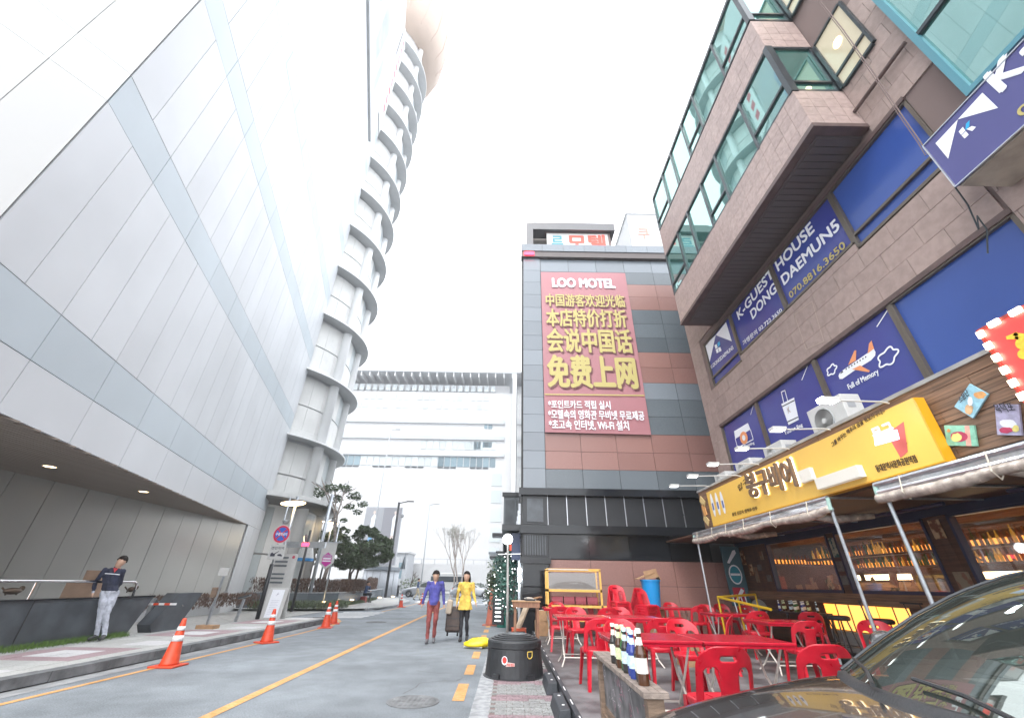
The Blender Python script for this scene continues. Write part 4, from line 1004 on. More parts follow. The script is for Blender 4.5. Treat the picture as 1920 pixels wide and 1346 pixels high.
# air conditioners
def acunit(y0, y1, h, label):
    t = thing('air_conditioner', label, 'air conditioner', (5.7, (y0 + y1) / 2, 3.66), 'outdoor units on the ledge over the yellow sign')
    MB().box(5.55, 5.88, y0, y1, 3.68, 3.66 + h).build('casing', M['white_plastic'], t, bevel=.012)
    c = (y0 + y1) / 2 + .08; rr_ = h * .38; rot = Matrix.Rotation(R(-90), 3, 'Y')
    mb = MB(); mb.lathe([(rr_, 0), (rr_, .012), (rr_ - .02, .015)], (5.55, c, 3.66 + h * .5), 28, rot=rot, caps=False)
    mb.lathe([(rr_ - .01, .004), (.001, .004)], (5.55, c, 3.66 + h * .5), 28, rot=rot); mb.build('fan_guard', M['grey_plastic'], t)
    mb = MB()
    for k in range(7): r_ = rr_ * (k + 1) / 7.6; mb.lathe([(r_ - .003, .01), (r_ - .003, .016), (r_ + .003, .016), (r_ + .003, .01)], (5.55, c, 3.66 + h * .5), 24, rot=rot)
    mb.lathe([(.045, .01), (.045, .02), (.001, .022)], (5.55, c, 3.66 + h * .5), 16, rot=rot); mb.build('guard_rings', M['white_plastic'], t)
    MB().box(5.62, 5.75, y0 - .006, y0 - .0005, 3.66 + h * .6, 3.66 + h * .75).build('side_label', M['grey_plastic'], t)
    for yy in (y0 + .1, y1 - .1): MB().box(5.5, 5.93, yy - .02, yy + .02, 3.66, 3.69).build('foot', M['grey_plastic'], t)
acunit(6.15, 7.0, .6, 'large white outdoor fan unit behind the lit floodlight'); acunit(7.95, 8.6, .38, 'small white outdoor unit under the suitcase drawing'); acunit(9.2, 9.85, .36, 'small white outdoor unit under the camera drawing'); acunit(10.4, 11.0, .34, 'farthest white outdoor unit, by the left end of the sign')
# small painted pictures on the cladding
fC = FK(CX - .01)
def cp(x, y): q = pl(x, y, 0, CX - .012); return (-q.y, q.z)
z8 = lambda x, y: (1600 + x / 4.4875, 560 + y / 4.4875)
def picture(pts, label, base, blobs, txt=None):
    P_ = [cp(*z8(*p)) for p in pts]; c = (sum(p[0] for p in P_) / 4, sum(p[1] for p in P_) / 4)
    t = thing('wall_picture', label, 'picture', (CX - .01, -c[0], c[1]), 'small painted boards on the wood cladding')
    mb = MB(); mb.prism(P_, 0, .02, fC); mb.build('board', base, t)
    for k, (q, m) in enumerate(blobs): decal(t, fC, [cp(*z8(*p)) for p in q], m, .022 + .002 * k)
    if txt: a = cp(*z8(*txt[1])); b = cp(*z8(*txt[2])); text(txt[0], fC, a[0], b[0], a[1], a[1] + txt[3], M['dark_print'], t, bold=.01, d=.03, extra=lambda x, y, u: (x, y + (b[1] - a[1]) * u))
cm = lambda n, c: bpy.data.materials.get(n) or mat(n, c, .6, var=.15, scale=20)
def blob(cx, cy, rx, ry, n=14, j=.15, sd=1):
    q = random.Random(sd); return [(cx + rx * (1 + q.uniform(-j, j)) * math.cos(2 * math.pi * i / n), cy + ry * (1 + q.uniform(-j, j)) * math.sin(2 * math.pi * i / n)) for i in range(n)]
picture([(862, 908), (1018, 1005), (1148, 803), (990, 717)], 'tilted pale blue painted board with orange shapes', cm('pic_blue', (.3, .55, .65)), [(blob(1080, 810, 50, 32, sd=2), cm('pic_orange', (.7, .35, .12))), (blob(990, 930, 34, 45, sd=3), cm('pic_orange2', (.65, .4, .2))), (blob(1000, 860, 22, 40, sd=5), M['white_print'])], ('소문난', (925, 880), (1000, 805), .07))
picture([(800, 1235), (1055, 1240), (1028, 1065), (775, 1065)], 'green painted board with a sliced sweet potato drawing', cm('pic_green', (.25, .55, .4)), [([(950, 1068), (990, 1068), (1010, 1238), (965, 1238)], cm('pic_pink', (.75, .35, .28))), (blob(905, 1160, 75, 45, sd=7, j=.05), cm('pic_mag', (.45, .04, .1))), (blob(885, 1168, 50, 36, sd=8), cm('pic_yel', (.75, .65, .2))), (blob(820, 1110, 15, 15, sd=9), cm('pic_orange', (.7, .35, .12)))])
picture([(1225, 1145), (1432, 1150), (1405, 888), (1203, 888)], 'lilac painted board with brush lettering and a bowl', cm('pic_lilac', (.42, .4, .55)), [(blob(1320, 1050, 70, 40, sd=11), M['white_print']), (blob(1300, 1105, 62, 26, sd=12), cm('pic_mag', (.45, .04, .1))), (blob(1385, 1095, 30, 30, sd=13), cm('pic_yel', (.75, .65, .2)))], ('육덕포', (1235, 962), (1395, 945), .1))
for (x, y, lab, c_) in ((1311, 943, 'small tilted cream board at the far end of the cladding, upper', 'pic_cream'), (1306, 962, 'small orange board at the far end of the cladding', 'pic_orange'), (1325, 975, 'small tilted cream board at the far end of the cladding, lower', 'pic_cream')):
    q = pl(x, y, 0, CX); tt = thing('wall_picture', lab, 'picture', (CX, min(q.y, 11.1), q.z), 'small painted boards on the wood cladding')
    MB().obox((CX - .01, min(q.y, 11.1), q.z), (.02, .28, .16), Matrix.Rotation(R(40 if y != 962 else 80), 3, 'X')).build('board', cm(c_, (.6, .45, .2)), tt)
# red bulb-framed sign
RX = 4.95; RS = thing('red_bulb_sign', 'bright red sign framed with glowing bulbs at the right edge', 'sign', (RX, 2.9, 2.98))
MB().box(RX, RX + .12, 1.6, 3.5, 2.98, 3.76).build('face', mat('red_sign_face', (.75, .04, .04), .4, emis=.35, ecol=(1, .05, .04)), RS)
mb = MB(); mb.box(RX - .01, RX + .13, 3.5, 3.53, 2.95, 3.79); mb.box(RX - .01, RX + .13, 1.6, 3.5, 3.76, 3.79); mb.box(RX - .01, RX + .13, 1.6, 3.5, 2.95, 2.98); mb.build('frame', cm('frame_rust', (.3, .03, .02)), RS)
for k in range(6): MB().box(RX - .03, RX - .011, 3.47, 3.53, 2.98 + k * .142, 3.05 + k * .142).build('bulb', M['bulb'], RS)
for k in range(9): MB().box(RX - .03, RX - .011, 3.3 - k * .2, 3.4 - k * .2, 3.735, 3.79).build('bulb', M['bulb'], RS)
fR = FK(RX); ys_ = cm('red_sign_yellow', (.85, .6, .05)); mb = MB()
def rp_(x, y): q = pl(*z8(x, y), 0, RX); return (-q.y, q.z)
stroke(mb, fR, [rp_(*p) for p in ((1310, 325), (1370, 300), (1436, 310))], .035); stroke(mb, fR, [rp_(*p) for p in ((1310, 330), (1380, 330), (1436, 345))], .03, .007); mb.build('lettering', ys_, RS)
decal(RS, fR, circ(*rp_(1432, 375), .06), ys_, .006); decal(RS, fR, circ(*rp_(1440, 465), .05), ys_, .006)

# awnings: frames, rolled sheets, ties, posts
def awning(y0, y1, label, seed):
    t = thing('awning', label, 'awning', (4.95, (y0 + y1) / 2, 2.4)); q = random.Random(seed)
    MB().tube([(4.93, y0, 2.6), (4.93, y1, 2.6)], .035, 8).build('rail', M['steel'], t)
    MB().tube([(4.92, y0, 2.48), (4.92, y1, 2.5)], .028, 8).build('rail', M['silver'], t)
    MB().tube([(6.7, y0, 2.55), (6.7, y1, 2.55)], .03, 8).build('rail', M['navy'], t)
    for y in (y0, y1, (y0 + y1) / 2): MB().tube([(4.93, y, 2.6), (7.35, y, 2.62)], .018, 6).build('cross_tube', M['steel'], t)
    n = int(abs(y1 - y0) * 22); pts = []; rs = []
    for i in range(n + 1):
        u = i / n; sag = (abs(math.sin(u * abs(y1 - y0) * 1.75)) * .6 + .4 * mnoise.noise(Vector((u * 6, seed, 0)))) * .075
        pts.append((4.9 + q.uniform(-.006, .006), y0 + (y1 - y0) * u, 2.44 - sag * .9 + q.uniform(-.004, .004))); rs.append(.046 + max(0, sag) * .45 + q.uniform(0, .004))
    MB().tube(pts, rs, 12).build('rolled_sheet', M['tarp'], t, smooth=True)
    rows_ = []
    for i in range(n // 3 + 1):
        y = y0 + (y1 - y0) * i / (n // 3); rows_.append([(4.93 - .01 * math.sin(i + j), y, 2.6 - .16 * j / 3 + .008 * math.sin(i * 1.3 + j)) for j in range(4)])
    o = MB().sheet(rows_).build('hanging_sheet', M['tarp2'], t, smooth=True)
    k = 0; y = min(y0, y1) + .4
    while y < max(y0, y1): 
        MB().tube([(4.86, y, 2.62), (4.83, y + .01, 2.42), (4.9, y + .02, 2.34), (4.97, y, 2.45), (4.93, y - .03, 2.62)], .008, 5).build('tie', M['rope'], t); y += .85 + q.uniform(-.2, .2)
    for y in (y0, y1): MB().tube([(4.93, y, 2.6), (4.91, y, 2.42)], .03, 8).build('end_cap', mat('mint_plastic', (.3, .45, .4), .4) if 'mint_plastic' not in bpy.data.materials else bpy.data.materials['mint_plastic'], t)
    for (a, b, c) in ((.2, .5, .5), (.75, .4, .8)):
        y = y0 + (y1 - y0) * a; MB().tube([(5.2, y, 2.5), (5.6, y - .1, 2.42), (6.2, y - .25, 2.47)], [.05, .07, .05], 8).build('rolled_flap', M['tarp'], t, smooth=True)
    return t
awning(6.42, 11.55, 'clear plastic awning sheet rolled and tied beneath the yellow sign', 1); awning(.4, 5.5, 'clear plastic awning sheet rolled under the cladding at the right', 2)
for (x, y, lab) in ((4.95, 11.45, 'thin steel awning post in front of the motel wall'), (4.95, 6.45, 'steel awning post before the second bar window'), (4.95, 5.42, 'steel awning post rising behind the car')):
    t = thing('awning_post', lab, 'post', (x, y, .14), 'steel posts that carry the awnings')
    MB().tube([(x, y, .15), (x, y, 2.45)], .024, 10).build('tube', M['steel'], t); MB().box(x - .06, x + .06, y - .06, y + .06, .141, .155).build('foot_plate', M['steel'], t)
    MB().ell((x, y, 2.44), (.035, .035, .035), 10, 6).build('clamp', M['grey_plastic'], t)

# ================================================================ TERRACE FURNITURE
def make_chair():
    root = thing('plastic_chair', 'x', 'chair', (0, 0, 0))
    mb = MB()
    # seat: rounded square dish with an apron
    def ring(s_, z_, n=32):
        return [(s_ * (abs(math.cos(t)) ** .45) * math.copysign(1, math.cos(t)), s_ * (abs(math.sin(t)) ** .45) * math.copysign(1, math.sin(t)) * .98, z_) for t in [2 * math.pi * i / n for i in range(n)]]
    rs = [ring(.205, .385), ring(.212, .40), ring(.215, .435), ring(.205, .447), ring(.18, .443), ring(.1, .436), ring(.002, .435)]
    vs = [p for r in rs for p in r]; n = 32
    mb.add(vs, [(i * n + j, i * n + (j + 1) % n, (i + 1) * n + (j + 1) % n, (i + 1) * n + j) for i in range(6) for j in range(n)]); mb.build('seat', M['red'], root, smooth=True)
    # backrest with two arched openings and a hand slot
    W = .235
    def sdf(x, z):
        ax = abs(x)
        # outer: |x|<w(z) ; rounded top
        top = .82; cr = .15
        qx = max(ax - (W - cr), 0); qz = max(z - (top - cr), 0)
        outer = cr - math.hypot(qx, qz) if (qx > 0 and qz > 0) else min(W - ax, top - z)
        outer -= .02 * max(0, (ax / W) ** 2) * max(0, (z - .74)) / .08
        # side opening
        hx = .056; hc = .132; ht = .625
        h = math.hypot(ax - hc, max(z - ht, 0)) - hx
        # slot
        sx_ = max(ax - .05, 0); s_ = math.hypot(sx_, z - .735) - .017
        return min(outer, h, s_)
    nx, nz = 48, 42; z0, z1 = .41, .825; dx = 2 * (W + .005) / nx; dz = (z1 - z0) / nz
    idx = {}; vs = []; fs = []
    def vert(i, j):
        if (i, j) in idx: return idx[(i, j)]
        x = -(W + .005) + i * dx; z = z0 + j * dz
        for _ in range(3):
            d = sdf(x, z)
            if abs(d) < dx * .75 and z < .8201:
                e = .002; gx = (sdf(x + e, z) - sdf(x - e, z)) / (2 * e); gz = (sdf(x, z + e) - sdf(x, z - e)) / (2 * e); g2 = gx * gx + gz * gz + 1e-6
                x -= d * gx / g2; 
                if j > 0: z -= d * gz / g2
        u = x / W; lean = (z - .42) * .28; y = -.195 - lean + .095 * u * u * (1 - .15 * (z - .42) / .4)
        idx[(i, j)] = len(vs); vs.append((x * (1 - .06 * (z - .42)), y, z)); return idx[(i, j)]
    for i in range(nx):
        for j in range(nz):
            x = -(W + .005) + (i + .5) * dx; z = z0 + (j + .5) * dz
            if sdf(x, z) > 0: fs.append((vert(i, j), vert(i + 1, j), vert(i + 1, j + 1), vert(i, j + 1)))
    mb = MB(); mb.add(vs, fs); o = mb.build('backrest', M['red'], root, smooth=True)
    md = o.modifiers.new('depth', 'SOLIDIFY'); md.thickness = .008; md.offset = 0
    for sx_ in (-1, 1):
        for sy_ in (-1, 1):
            a = Vector((.175 * sx_, .17 * sy_, .43)); b = Vector((.225 * sx_, (.235 if sy_ > 0 else .25) * sy_, .0)); mb = MB()
            for (p, q) in (((0, 0), (.022, .004)), ((0, 0), (.004, .022))):
                rows_ = []
                for t, wd in ((0, 1.35), (.25, 1.0), (1, .8)):
                    c = a.lerp(b, t); hw = .026 * wd
                    if q[0] > q[1]: rows_.append([(c.x - hw, c.y + sy_ * hw, c.z), (c.x + hw, c.y + sy_ * hw, c.z), (c.x + hw, c.y + sy_ * (hw - .007), c.z), (c.x - hw, c.y + sy_ * (hw - .007), c.z), (c.x - hw, c.y + sy_ * hw, c.z)])
                    else: rows_.append([(c.x + sx_ * hw, c.y - hw, c.z), (c.x + sx_ * hw, c.y + hw, c.z), (c.x + sx_ * (hw - .007), c.y + hw, c.z), (c.x + sx_ * (hw - .007), c.y - hw, c.z), (c.x + sx_ * hw, c.y - hw, c.z)])
                mb.sheet(rows_)
            mb.build('leg', M['red'], root)
    return root
chair0 = make_chair(); used = [False]
def chair(x, y, rz, label, group='red plastic chairs around the terrace tables', z=.14, rot=None):
    if not used[0]:
        used[0] = True; chair0.location = (x, y, z); chair0.rotation_euler = (0, 0, rz); chair0['label'] = label; chair0['group'] = group; return chair0
    return dup(chair0, (x, y, z), rz, label, group, rot)
A_ = 0; Bk = math.pi      # A_: faces away from the camera, Bk: faces it
CH = [(1.18, 10.55, R(-6), 'red chair with its back to us at the left end of the middle table row'), (1.47, 9.85, Bk + .1, 'red chair facing us behind the left end of the second table'),
 (2.15, 10.35, R(3), 'dark-backed red chair in front of the rack, second from the left'), (2.46, 10.15, Bk, 'red chair facing us behind the second table, right beside the stacks'),
 (1.34, 12.75, Bk, 'farthest left red chair right below the yellow rack'), (2.35, 13.1, Bk, 'red chair in front of the right half of the yellow rack'),
 (1.30, 7.0, R(5), 'red chair standing just behind the wooden board, its back to us'), (1.56, 6.45, Bk, 'red chair facing us right behind the beer bottles'),
 (2.32, 7.35, R(-3), 'dark red chair back between the second and the nearest table'), (2.50, 6.65, Bk + .05, 'red chair facing us behind the joint of the nearest tables'),
 (1.72, 4.15, R(3), 'nearest red chair, big arched back before the long table'), (2.72, 4.4, R(-4), 'near red chair beside the car bonnet, right of the nearest one'),
 (5.4, 12.6, Bk, 'red chair facing us at the far right table'), (4.9, 12.3, R(8), 'dark red chair back left of the far right table'), (6.2, 13.4, Bk, 'far red chair close to the motel wall and yellow rail'),
 (6.5, 12.6, Bk, 'red chair behind the yellow barrier corner'), (5.2, 10.0, R(-4), 'red chair with its back to us under the yellow rail'), (3.62, 8.3, R(62), 'red chair turned sideways left of the right-hand table'),
 (4.45, 7.3, R(-2), 'red chair back with round openings before the right-hand table'), (6.35, 10.0, R(-20), 'red chair with its back to us beside the black bar stools'), (5.5, 7.1, R(150), 'red chair half hidden behind the car windscreen pillar'), (4.9, 13.9, Bk, 'red chair under the blue bin by the red granite wall')]
for c in CH: chair(*c)
for sx_, sy_, n_, a_, lab in ((2.95, 12.6, 8, Bk + .15, 'left'), (3.55, 12.35, 7, Bk + .5, 'right')):
    for k in range(n_):
        lb = {0: 'lowest red chair of the %s stack by the granite wall', n_ - 1: 'topmost red chair of the %s stack by the granite wall'}.get(k, '%s red chair up from the floor in the %s stack' % (['', 'second', 'third', 'fourth', 'fifth', 'sixth', 'seventh'][min(k, 6)], '%s'))
        chair(sx_ + math.sin(a_) * -.028 * k, sy_ - math.cos(a_) * -.028 * k, a_, lb % lab, 'stacked red plastic chairs', .16 + .058 * k)
def make_table():
    t = thing('folding_table', 'x', 'table', (0, 0, 0)); w_, d_ = .475, .4
    mb = MB(); mb.box(-w_, w_, -d_, d_, .7, .73); mb.build('top', M['red2'], t, bevel=.008)
    mb = MB(); mb.box(-w_ + .01, w_ - .01, -d_ + .01, -d_ + .03, .675, .7); mb.box(-w_ + .01, w_ - .01, d_ - .03, d_ - .01, .675, .7); mb.box(-w_ + .01, -w_ + .03, -d_ + .03, d_ - .03, .675, .7); mb.box(w_ - .03, w_ - .01, -d_ + .03, d_ - .03, .675, .7); mb.build('rim', M['red2'], t)
    for s_ in (-1, 1):
        for q in (-1, 1):
            MB().tube([(.36 * s_, .3 * q, .69), (.33 * s_, .1 * q, .38), (.34 * s_, -.2 * q, .1), (.4 * s_, -.3 * q, .0)], .0125, 8).build('leg', M['leg_white'], t)
    for q in (-1, 1): MB().tube([(-.34, -.2 * q, .12), (.34, -.2 * q, .12)], .011, 6).build('stretcher', M['leg_white'], t)
    return t
tab0 = make_table(); tu = [False]
def table(x, y, label, rz=0):
    g_ = 'red folding tables on the terrace'
    if not tu[0]: tu[0] = True; tab0.location = (x, y, .14); tab0['label'] = label; tab0['group'] = g_; tab0.rotation_euler = (0, 0, rz); return
    dup(tab0, (x, y, .14), rz, label, g_)
table(1.58, 5.5, 'red folding table behind the bottles, left half of the nearest long pair'); table(2.54, 5.46, 'red folding table, right half of the nearest long pair', R(-1))
table(1.35, 8.85, 'red folding table, left one in the second row'); table(2.32, 8.88, 'red folding table, right one in the second row', R(1))
table(1.35, 11.75, 'farthest left red folding table below the yellow rack'); table(4.95, 10.6, 'red folding table right of the sideways chair'); table(4.83, 8.4, 'red folding table in front of the black bar stools', R(2)); table(4.7, 13.1, 'farthest right red folding table near the blue bin')
# chairs stacked feel: rack, bin, boxes
RK = thing('display_rack', 'yellow framed rack with glass tiers against the granite wall', 'rack', (1.9, 13.4, .14))
def rk(x0, x1, y0, y1, z0, z1, m, name): return MB().box(x0, x1, y0, y1, z0, z1).build(name, m, RK)
ypl = mat('rack_yellow', (.72, .42, .1), .5, var=.1, scale=8)
for z_ in (.5, .82, 1.2, 1.72): rk(1.1, 2.85 if z_ < 1 else 2.65, 13.0, 13.06, z_, z_ + .06, ypl, 'rail'); rk(1.1, 2.65, 13.6, 13.66, z_, z_ + .06, ypl, 'rail')
rk(1.14, 2.3, 12.99, 13.0, 1.74, 1.77, M['white_plastic'], 'label_strip')
for x_ in (1.1, 2.6):
    for y_ in (13.0, 13.6): rk(x_, x_ + .05, y_, y_ + .05, .14, 1.75, ypl, 'upright')
for z_ in (.56, 1.26):
    rk(1.15, 2.6, 13.06, 13.6, z_, z_ + .02, M['grey_plastic'], 'shelf'); rk(1.15, 2.6, 13.02, 13.03, z_ + .02, z_ + .42, M['glass'], 'glass_pane')
rk(1.15, 2.6, 13.58, 13.6, 1.28, 1.68, mat('rack_back', (.22, .2, .19), .6), 'back_panel')
for k in range(4): MB().box(1.25 + k * .33, 1.54 + k * .33, 13.1, 13.4, .9, 1.08).build('tray', mat('tray_red', (.3, .06, .08), .5) if k == 0 else bpy.data.materials['tray_red'], RK)
BB = thing('blue_bin', 'bright blue plastic tub standing on boxes by the granite wall', 'bin', (4.2, 13.5, .85))
mb = MB(); mb.lathe([(.2, .85), (.27, 1.5), (.29, 1.5), (.29, 1.54), (.26, 1.54), (.19, .88), (.001, .88)], (4.2, 13.5, 0), 28); mb.build('tub', M['blue_bin'], BB, smooth=False)
BB2 = thing('cardboard', 'folded open cardboard carton stuffed into the blue tub', 'box', (4.2, 13.5, 1.5))
mb = MB(); mb.obox((4.05, 13.5, 1.64), (.55, .35, .02), Matrix.Rotation(-.35, 3, 'Y')); mb.obox((4.4, 13.5, 1.68), (.3, .35, .02), Matrix.Rotation(1.1, 3, 'Y')); mb.obox((4.2, 13.35, 1.68), (.4, .02, .22), Matrix.Rotation(-.2, 3, 'Y')); mb.build('flap', M['card'], BB2)
def carton(x, y, z, a, b, c, rz, label):
    t = thing('carton', label, 'box', (x, y, z)); rot = Matrix.Rotation(rz, 3, 'Z')
    MB().obox((x, y, z + c / 2), (a, b, c), rot).build('box', M['card'], t); MB().obox(Vector((x, y, z + c + .001)), (a * 1.002, .05, .002), rot).build('tape', M['tile_pale'], t)
carton(4.2, 13.5, .14, .6, .5, .36, .05, 'lower brown carton under the blue tub'); carton(4.18, 13.5, .5, .5, .45, .34, -.06, 'upper brown carton under the blue tub')
carton(.98, 13.5, .14, .34, .5, .34, .1, 'brown carton on the floor left of the yellow rack'); carton(.98, 13.45, .48, .3, .4, .25, -.15, 'smaller brown carton stacked left of the yellow rack')
carton(3.3, 8.9, .14, .35, .3, .4, .2, 'brown carton on the floor behind the nearest tables'); carton(5.2, 6.3, .14, .4, .35, .45, .1, 'brown carton seen through the chair by the bonnet')
# bar stools
def make_stool(back):
    t = thing('bar_stool', 'x', 'stool', (0, 0, 0)); MB().lathe([(.17, .7), (.19, .72), (.19, .76), (.15, .78), (.001, .78)], n=24).build('seat', M['black_plastic'], t, smooth=True)
    for k in range(4):
        a = R(45 + 90 * k); MB().tube([(.12 * math.cos(a), .12 * math.sin(a), .71), (.24 * math.cos(a), .24 * math.sin(a), 0)], .013, 6).build('leg', M['black_metal'], t)
    MB().tube([(.19 * math.cos(R(15 * i)), .19 * math.sin(R(15 * i)), .28) for i in range(25)], .009, 6).build('foot_ring', M['black_metal'], t)
    if back:
        b = MB(); b.tube([(-.14, .16, .72), (-.15, .2, 1.05)], .01, 6); b.tube([(.14, .16, .72), (.15, .2, 1.05)], .01, 6); b.tube([(-.2, .2, 1.05), (.2, .2, 1.05)], .014, 6); b.build('backrest', M['black_metal'], t)
    return t
s0 = make_stool(False); s1 = make_stool(True); G_ = 'black bar stools in front of the bar'
s0.location = (6.55, 9.35, .14); s0['label'] = 'backless black bar stool in front of the glowing panel'; s0['group'] = G_
s1.location = (6.75, 8.55, .14); s1['label'] = 'black metal bar stool with a thin back, before the glowing panel'; s1['group'] = G_; s1.rotation_euler = (0, 0, R(70))
dup(s0, (6.7, 10.1, .14), 0, 'farther black bar stool left of the glowing panel', G_); dup(s1, (6.7, 7.5, .14), R(90), 'black bar stool next to the red chair behind the car', G_)
MB_ = thing('drink_shelf', 'low black side shelf crowded with small bottles beside the bar', 'shelf', (6.9, 11.2, .14))
MB().box(6.6, 7.25, 10.5, 12.2, .86, .9).build('top', M['black_plastic'], MB_)
for x_ in (6.62, 7.2):
    for y_ in (10.52, 12.15): MB().box(x_, x_ + .04, y_, y_ + .04, .14, .86).build('leg', M['black_metal'], MB_)
# bottles
def bottle_mesh(nm, body, h=.24, r=.03): 
    return MB().lathe([(r * .95, 0), (r, .01), (r, h * .55), (r * .75, h * .65), (r * .42, h * .76), (r * .4, h * .97), (r * .45, h)], n=14).mesh('glass', body)
bg_ = [mat('glass_brown', (.06, .022, .008), .08, spec=.8), mat('glass_green', (.02, .1, .025), .08, spec=.8), mat('glass_blue', (.02, .04, .22), .08, spec=.8), mat('glass_dark', (.02, .018, .016), .08, spec=.8)]
bmesh_ = [bottle_mesh('b', m) for m in bg_]
lab_ = [mat('label_%d' % i, c, .6, var=.2, scale=60) for i, c in enumerate([(.7, .7, .65), (.55, .62, .35), (.5, .65, .75), (.75, .72, .6)])]
lm_ = [MB().lathe([(.0308, .05), (.0308, .115)], n=14).mesh('label', m) for m in lab_]; cm_ = [MB().lathe([(.0155, .222), (.0155, .244), (.001, .245)], n=10).mesh('cap', m) for m in lab_]; nm_ = [MB().lathe([(.0175, .17), (.0135, .205)], n=10).mesh('neck_label', m) for m in lab_]
def bottle(x, y, z, k, l, label, group, sc_=1, ext=True):
    t = thing('bottle', label, 'bottle', (x, y, z), group); inst('glass', bmesh_[k], t, (x, y, z)); inst('label', lm_[l], t, (x, y, z)); inst('cap', cm_[l], t, (x, y, z)); inst('neck_label', nm_[l], t, (x, y, z))
    if sc_ != 1: t.scale = (sc_,) * 3
    return t
# chalkboard screen with bottles
P1 = G(1128, 1222, .86); P2 = G(1215, 1288, .86)
dv = (P2 - P1).normalized(); nv = Vector((-dv.y, dv.x, 0)); Lb = (P2 - P1).length + .12; rb = Matrix((dv, nv, Vector((0, 0, 1)))).transposed()
BD = thing('chalkboard_screen', 'weathered wooden screen with a scribbled chalkboard at the terrace corner', 'screen', (P1.x, P1.y, .14))
cb = lambda s_, n_, z_: P1 + dv * s_ + nv * n_ + Vector((0, 0, z_ - P1.z))
def bb(s0_, s1_, n0, n1, z0, z1, m, name, bev=0): return MB().obox(cb((s0_ + s1_) / 2, (n0 + n1) / 2, (z0 + z1) / 2), (abs(s1_ - s0_), abs(n1 - n0), z1 - z0), rb).build(name, M[m], BD, bevel=bev)
bb(-.03, Lb + .03, -.07, .07, .835, .86, 'wood_top', 'top_board', .004)
for k in range(3): bb(-.03, Lb + .03, -.07 + k * .047, -.07 + k * .047 + .044, .8602, .864, 'wood_top', 'cap_plank')
bb(0, .07, -.045, .045, .14, .835, 'wood_grey', 'post'); bb(Lb - .07, Lb, -.045, .045, .14, .835, 'wood_grey', 'post')
bb(.07, Lb - .07, -.02, .02, .47, .52, 'wood_grey', 'rail'); bb(.07, Lb - .07, -.02, .02, .18, .22, 'wood_grey', 'rail'); bb(.07, Lb - .07, -.035, .035, .43, .47, 'wood_grey', 'rail')
bb(.07, Lb - .07, -.012, .006, .52, .835, 'chalk', 'chalkboard')
for k in range(8): a = .1 + (Lb - .2) * k / 8; bb(a, a + .06, -.012, .01, .22, .43, 'wood_grey', 'slat')
frb = (cb(0, -.0125, 0), dv, Vector((0, 0, 1)), -nv)
mb = MB(); rr = random.Random(3)
for k in range(46):
    a = .12 + rr.random() * (Lb - .28); b = .54 + rr.random() * .25; l_ = rr.uniform(.02, .06); an = rr.uniform(-1.3, 1.3)
    stroke(mb, frb, [(a, b), (a + l_ * math.cos(an), b + l_ * math.sin(an)), (a + l_ * math.cos(an) + rr.uniform(-.02, .03), b + rr.uniform(-.03, .03))], .004, .001, rr.choice((0, 0, 1)))
stroke(mb, frb, [(Lb * .62, .83), (Lb * .72, .55)], .005, .001); mb.build('chalk_scribble', [M['chalkline'], M['chalkpink']], BD)
ringdecal(BD, frb, circ(.12, .75, .04), .007, M['chalkline'], .0015, 'chalk_ring')
names = ['small dark beer bottle, first of the row on the wooden screen', 'dark bottle with pale neck label, second on the wooden screen', 'brown bottle with yellow-green label on the wooden screen', 'green glass bottle with yellow label on the wooden screen', 'dark bottle with light blue label on the wooden screen', 'cobalt blue bottle, tall and bright on the wooden screen', 'second cobalt blue bottle with pale neck on the wooden screen', 'dark bottle between the blue and the brown ones on the screen', 'big brown bottle with an oval white label, last on the screen', 'black bottle at the back of the row on the screen', 'green bottle half hidden in the second row on the screen', 'amber bottle half hidden behind the blue ones on the screen']
kk = [3, 3, 0, 1, 3, 2, 2, 3, 0, 3, 1, 0]; ll = [3, 0, 1, 1, 2, 2, 2, 3, 0, 3, 1, 0]
for i in range(9):
    p = cb(Lb * (.40 + .062 * i), -.012 + .012 * (i % 2), .864); bottle(p.x, p.y, .864, kk[i], ll[i], names[i], 'beer bottles lined up on the wooden screen', 1.02 + (.1 if i == 8 else 0))
for i in range(9, 12):
    p = cb(Lb * (.44 + .14 * (i - 9)), .045, .864); bottle(p.x, p.y, .864, kk[i], ll[i], names[i], 'beer bottles lined up on the wooden screen', 1.0)
BLAB = ['%s bottle in the %s column of the black side shelf, %s row' % (['blue glass', 'brown glass', 'dark glass', 'green glass'][i % 4], ['left', 'middle', 'right'][i % 3], ['nearest', 'second', 'third', 'fourth', 'farthest'][i // 3]) for i in range(15)]
for i in range(15):
    bottle(6.68 + (i % 3) * .17, 10.62 + (i // 3) * .22 + (i % 2) * .05, .9, [2, 0, 3, 1][i % 4], i % 4, BLAB[i], 'bottles crowded on the black shelf', .9)
# white round thing behind the screen
WP = thing('white_tub', 'white rounded tub on the terrace behind the wooden screen', 'tub', (.98, 3.9, .14)); MB().lathe([(.14, .15), (.2, .25), (.21, .38), (.17, .42), (.001, .44)], (.98, 3.95, 0), 24).build('tub', M['white_plastic'], WP, smooth=True)
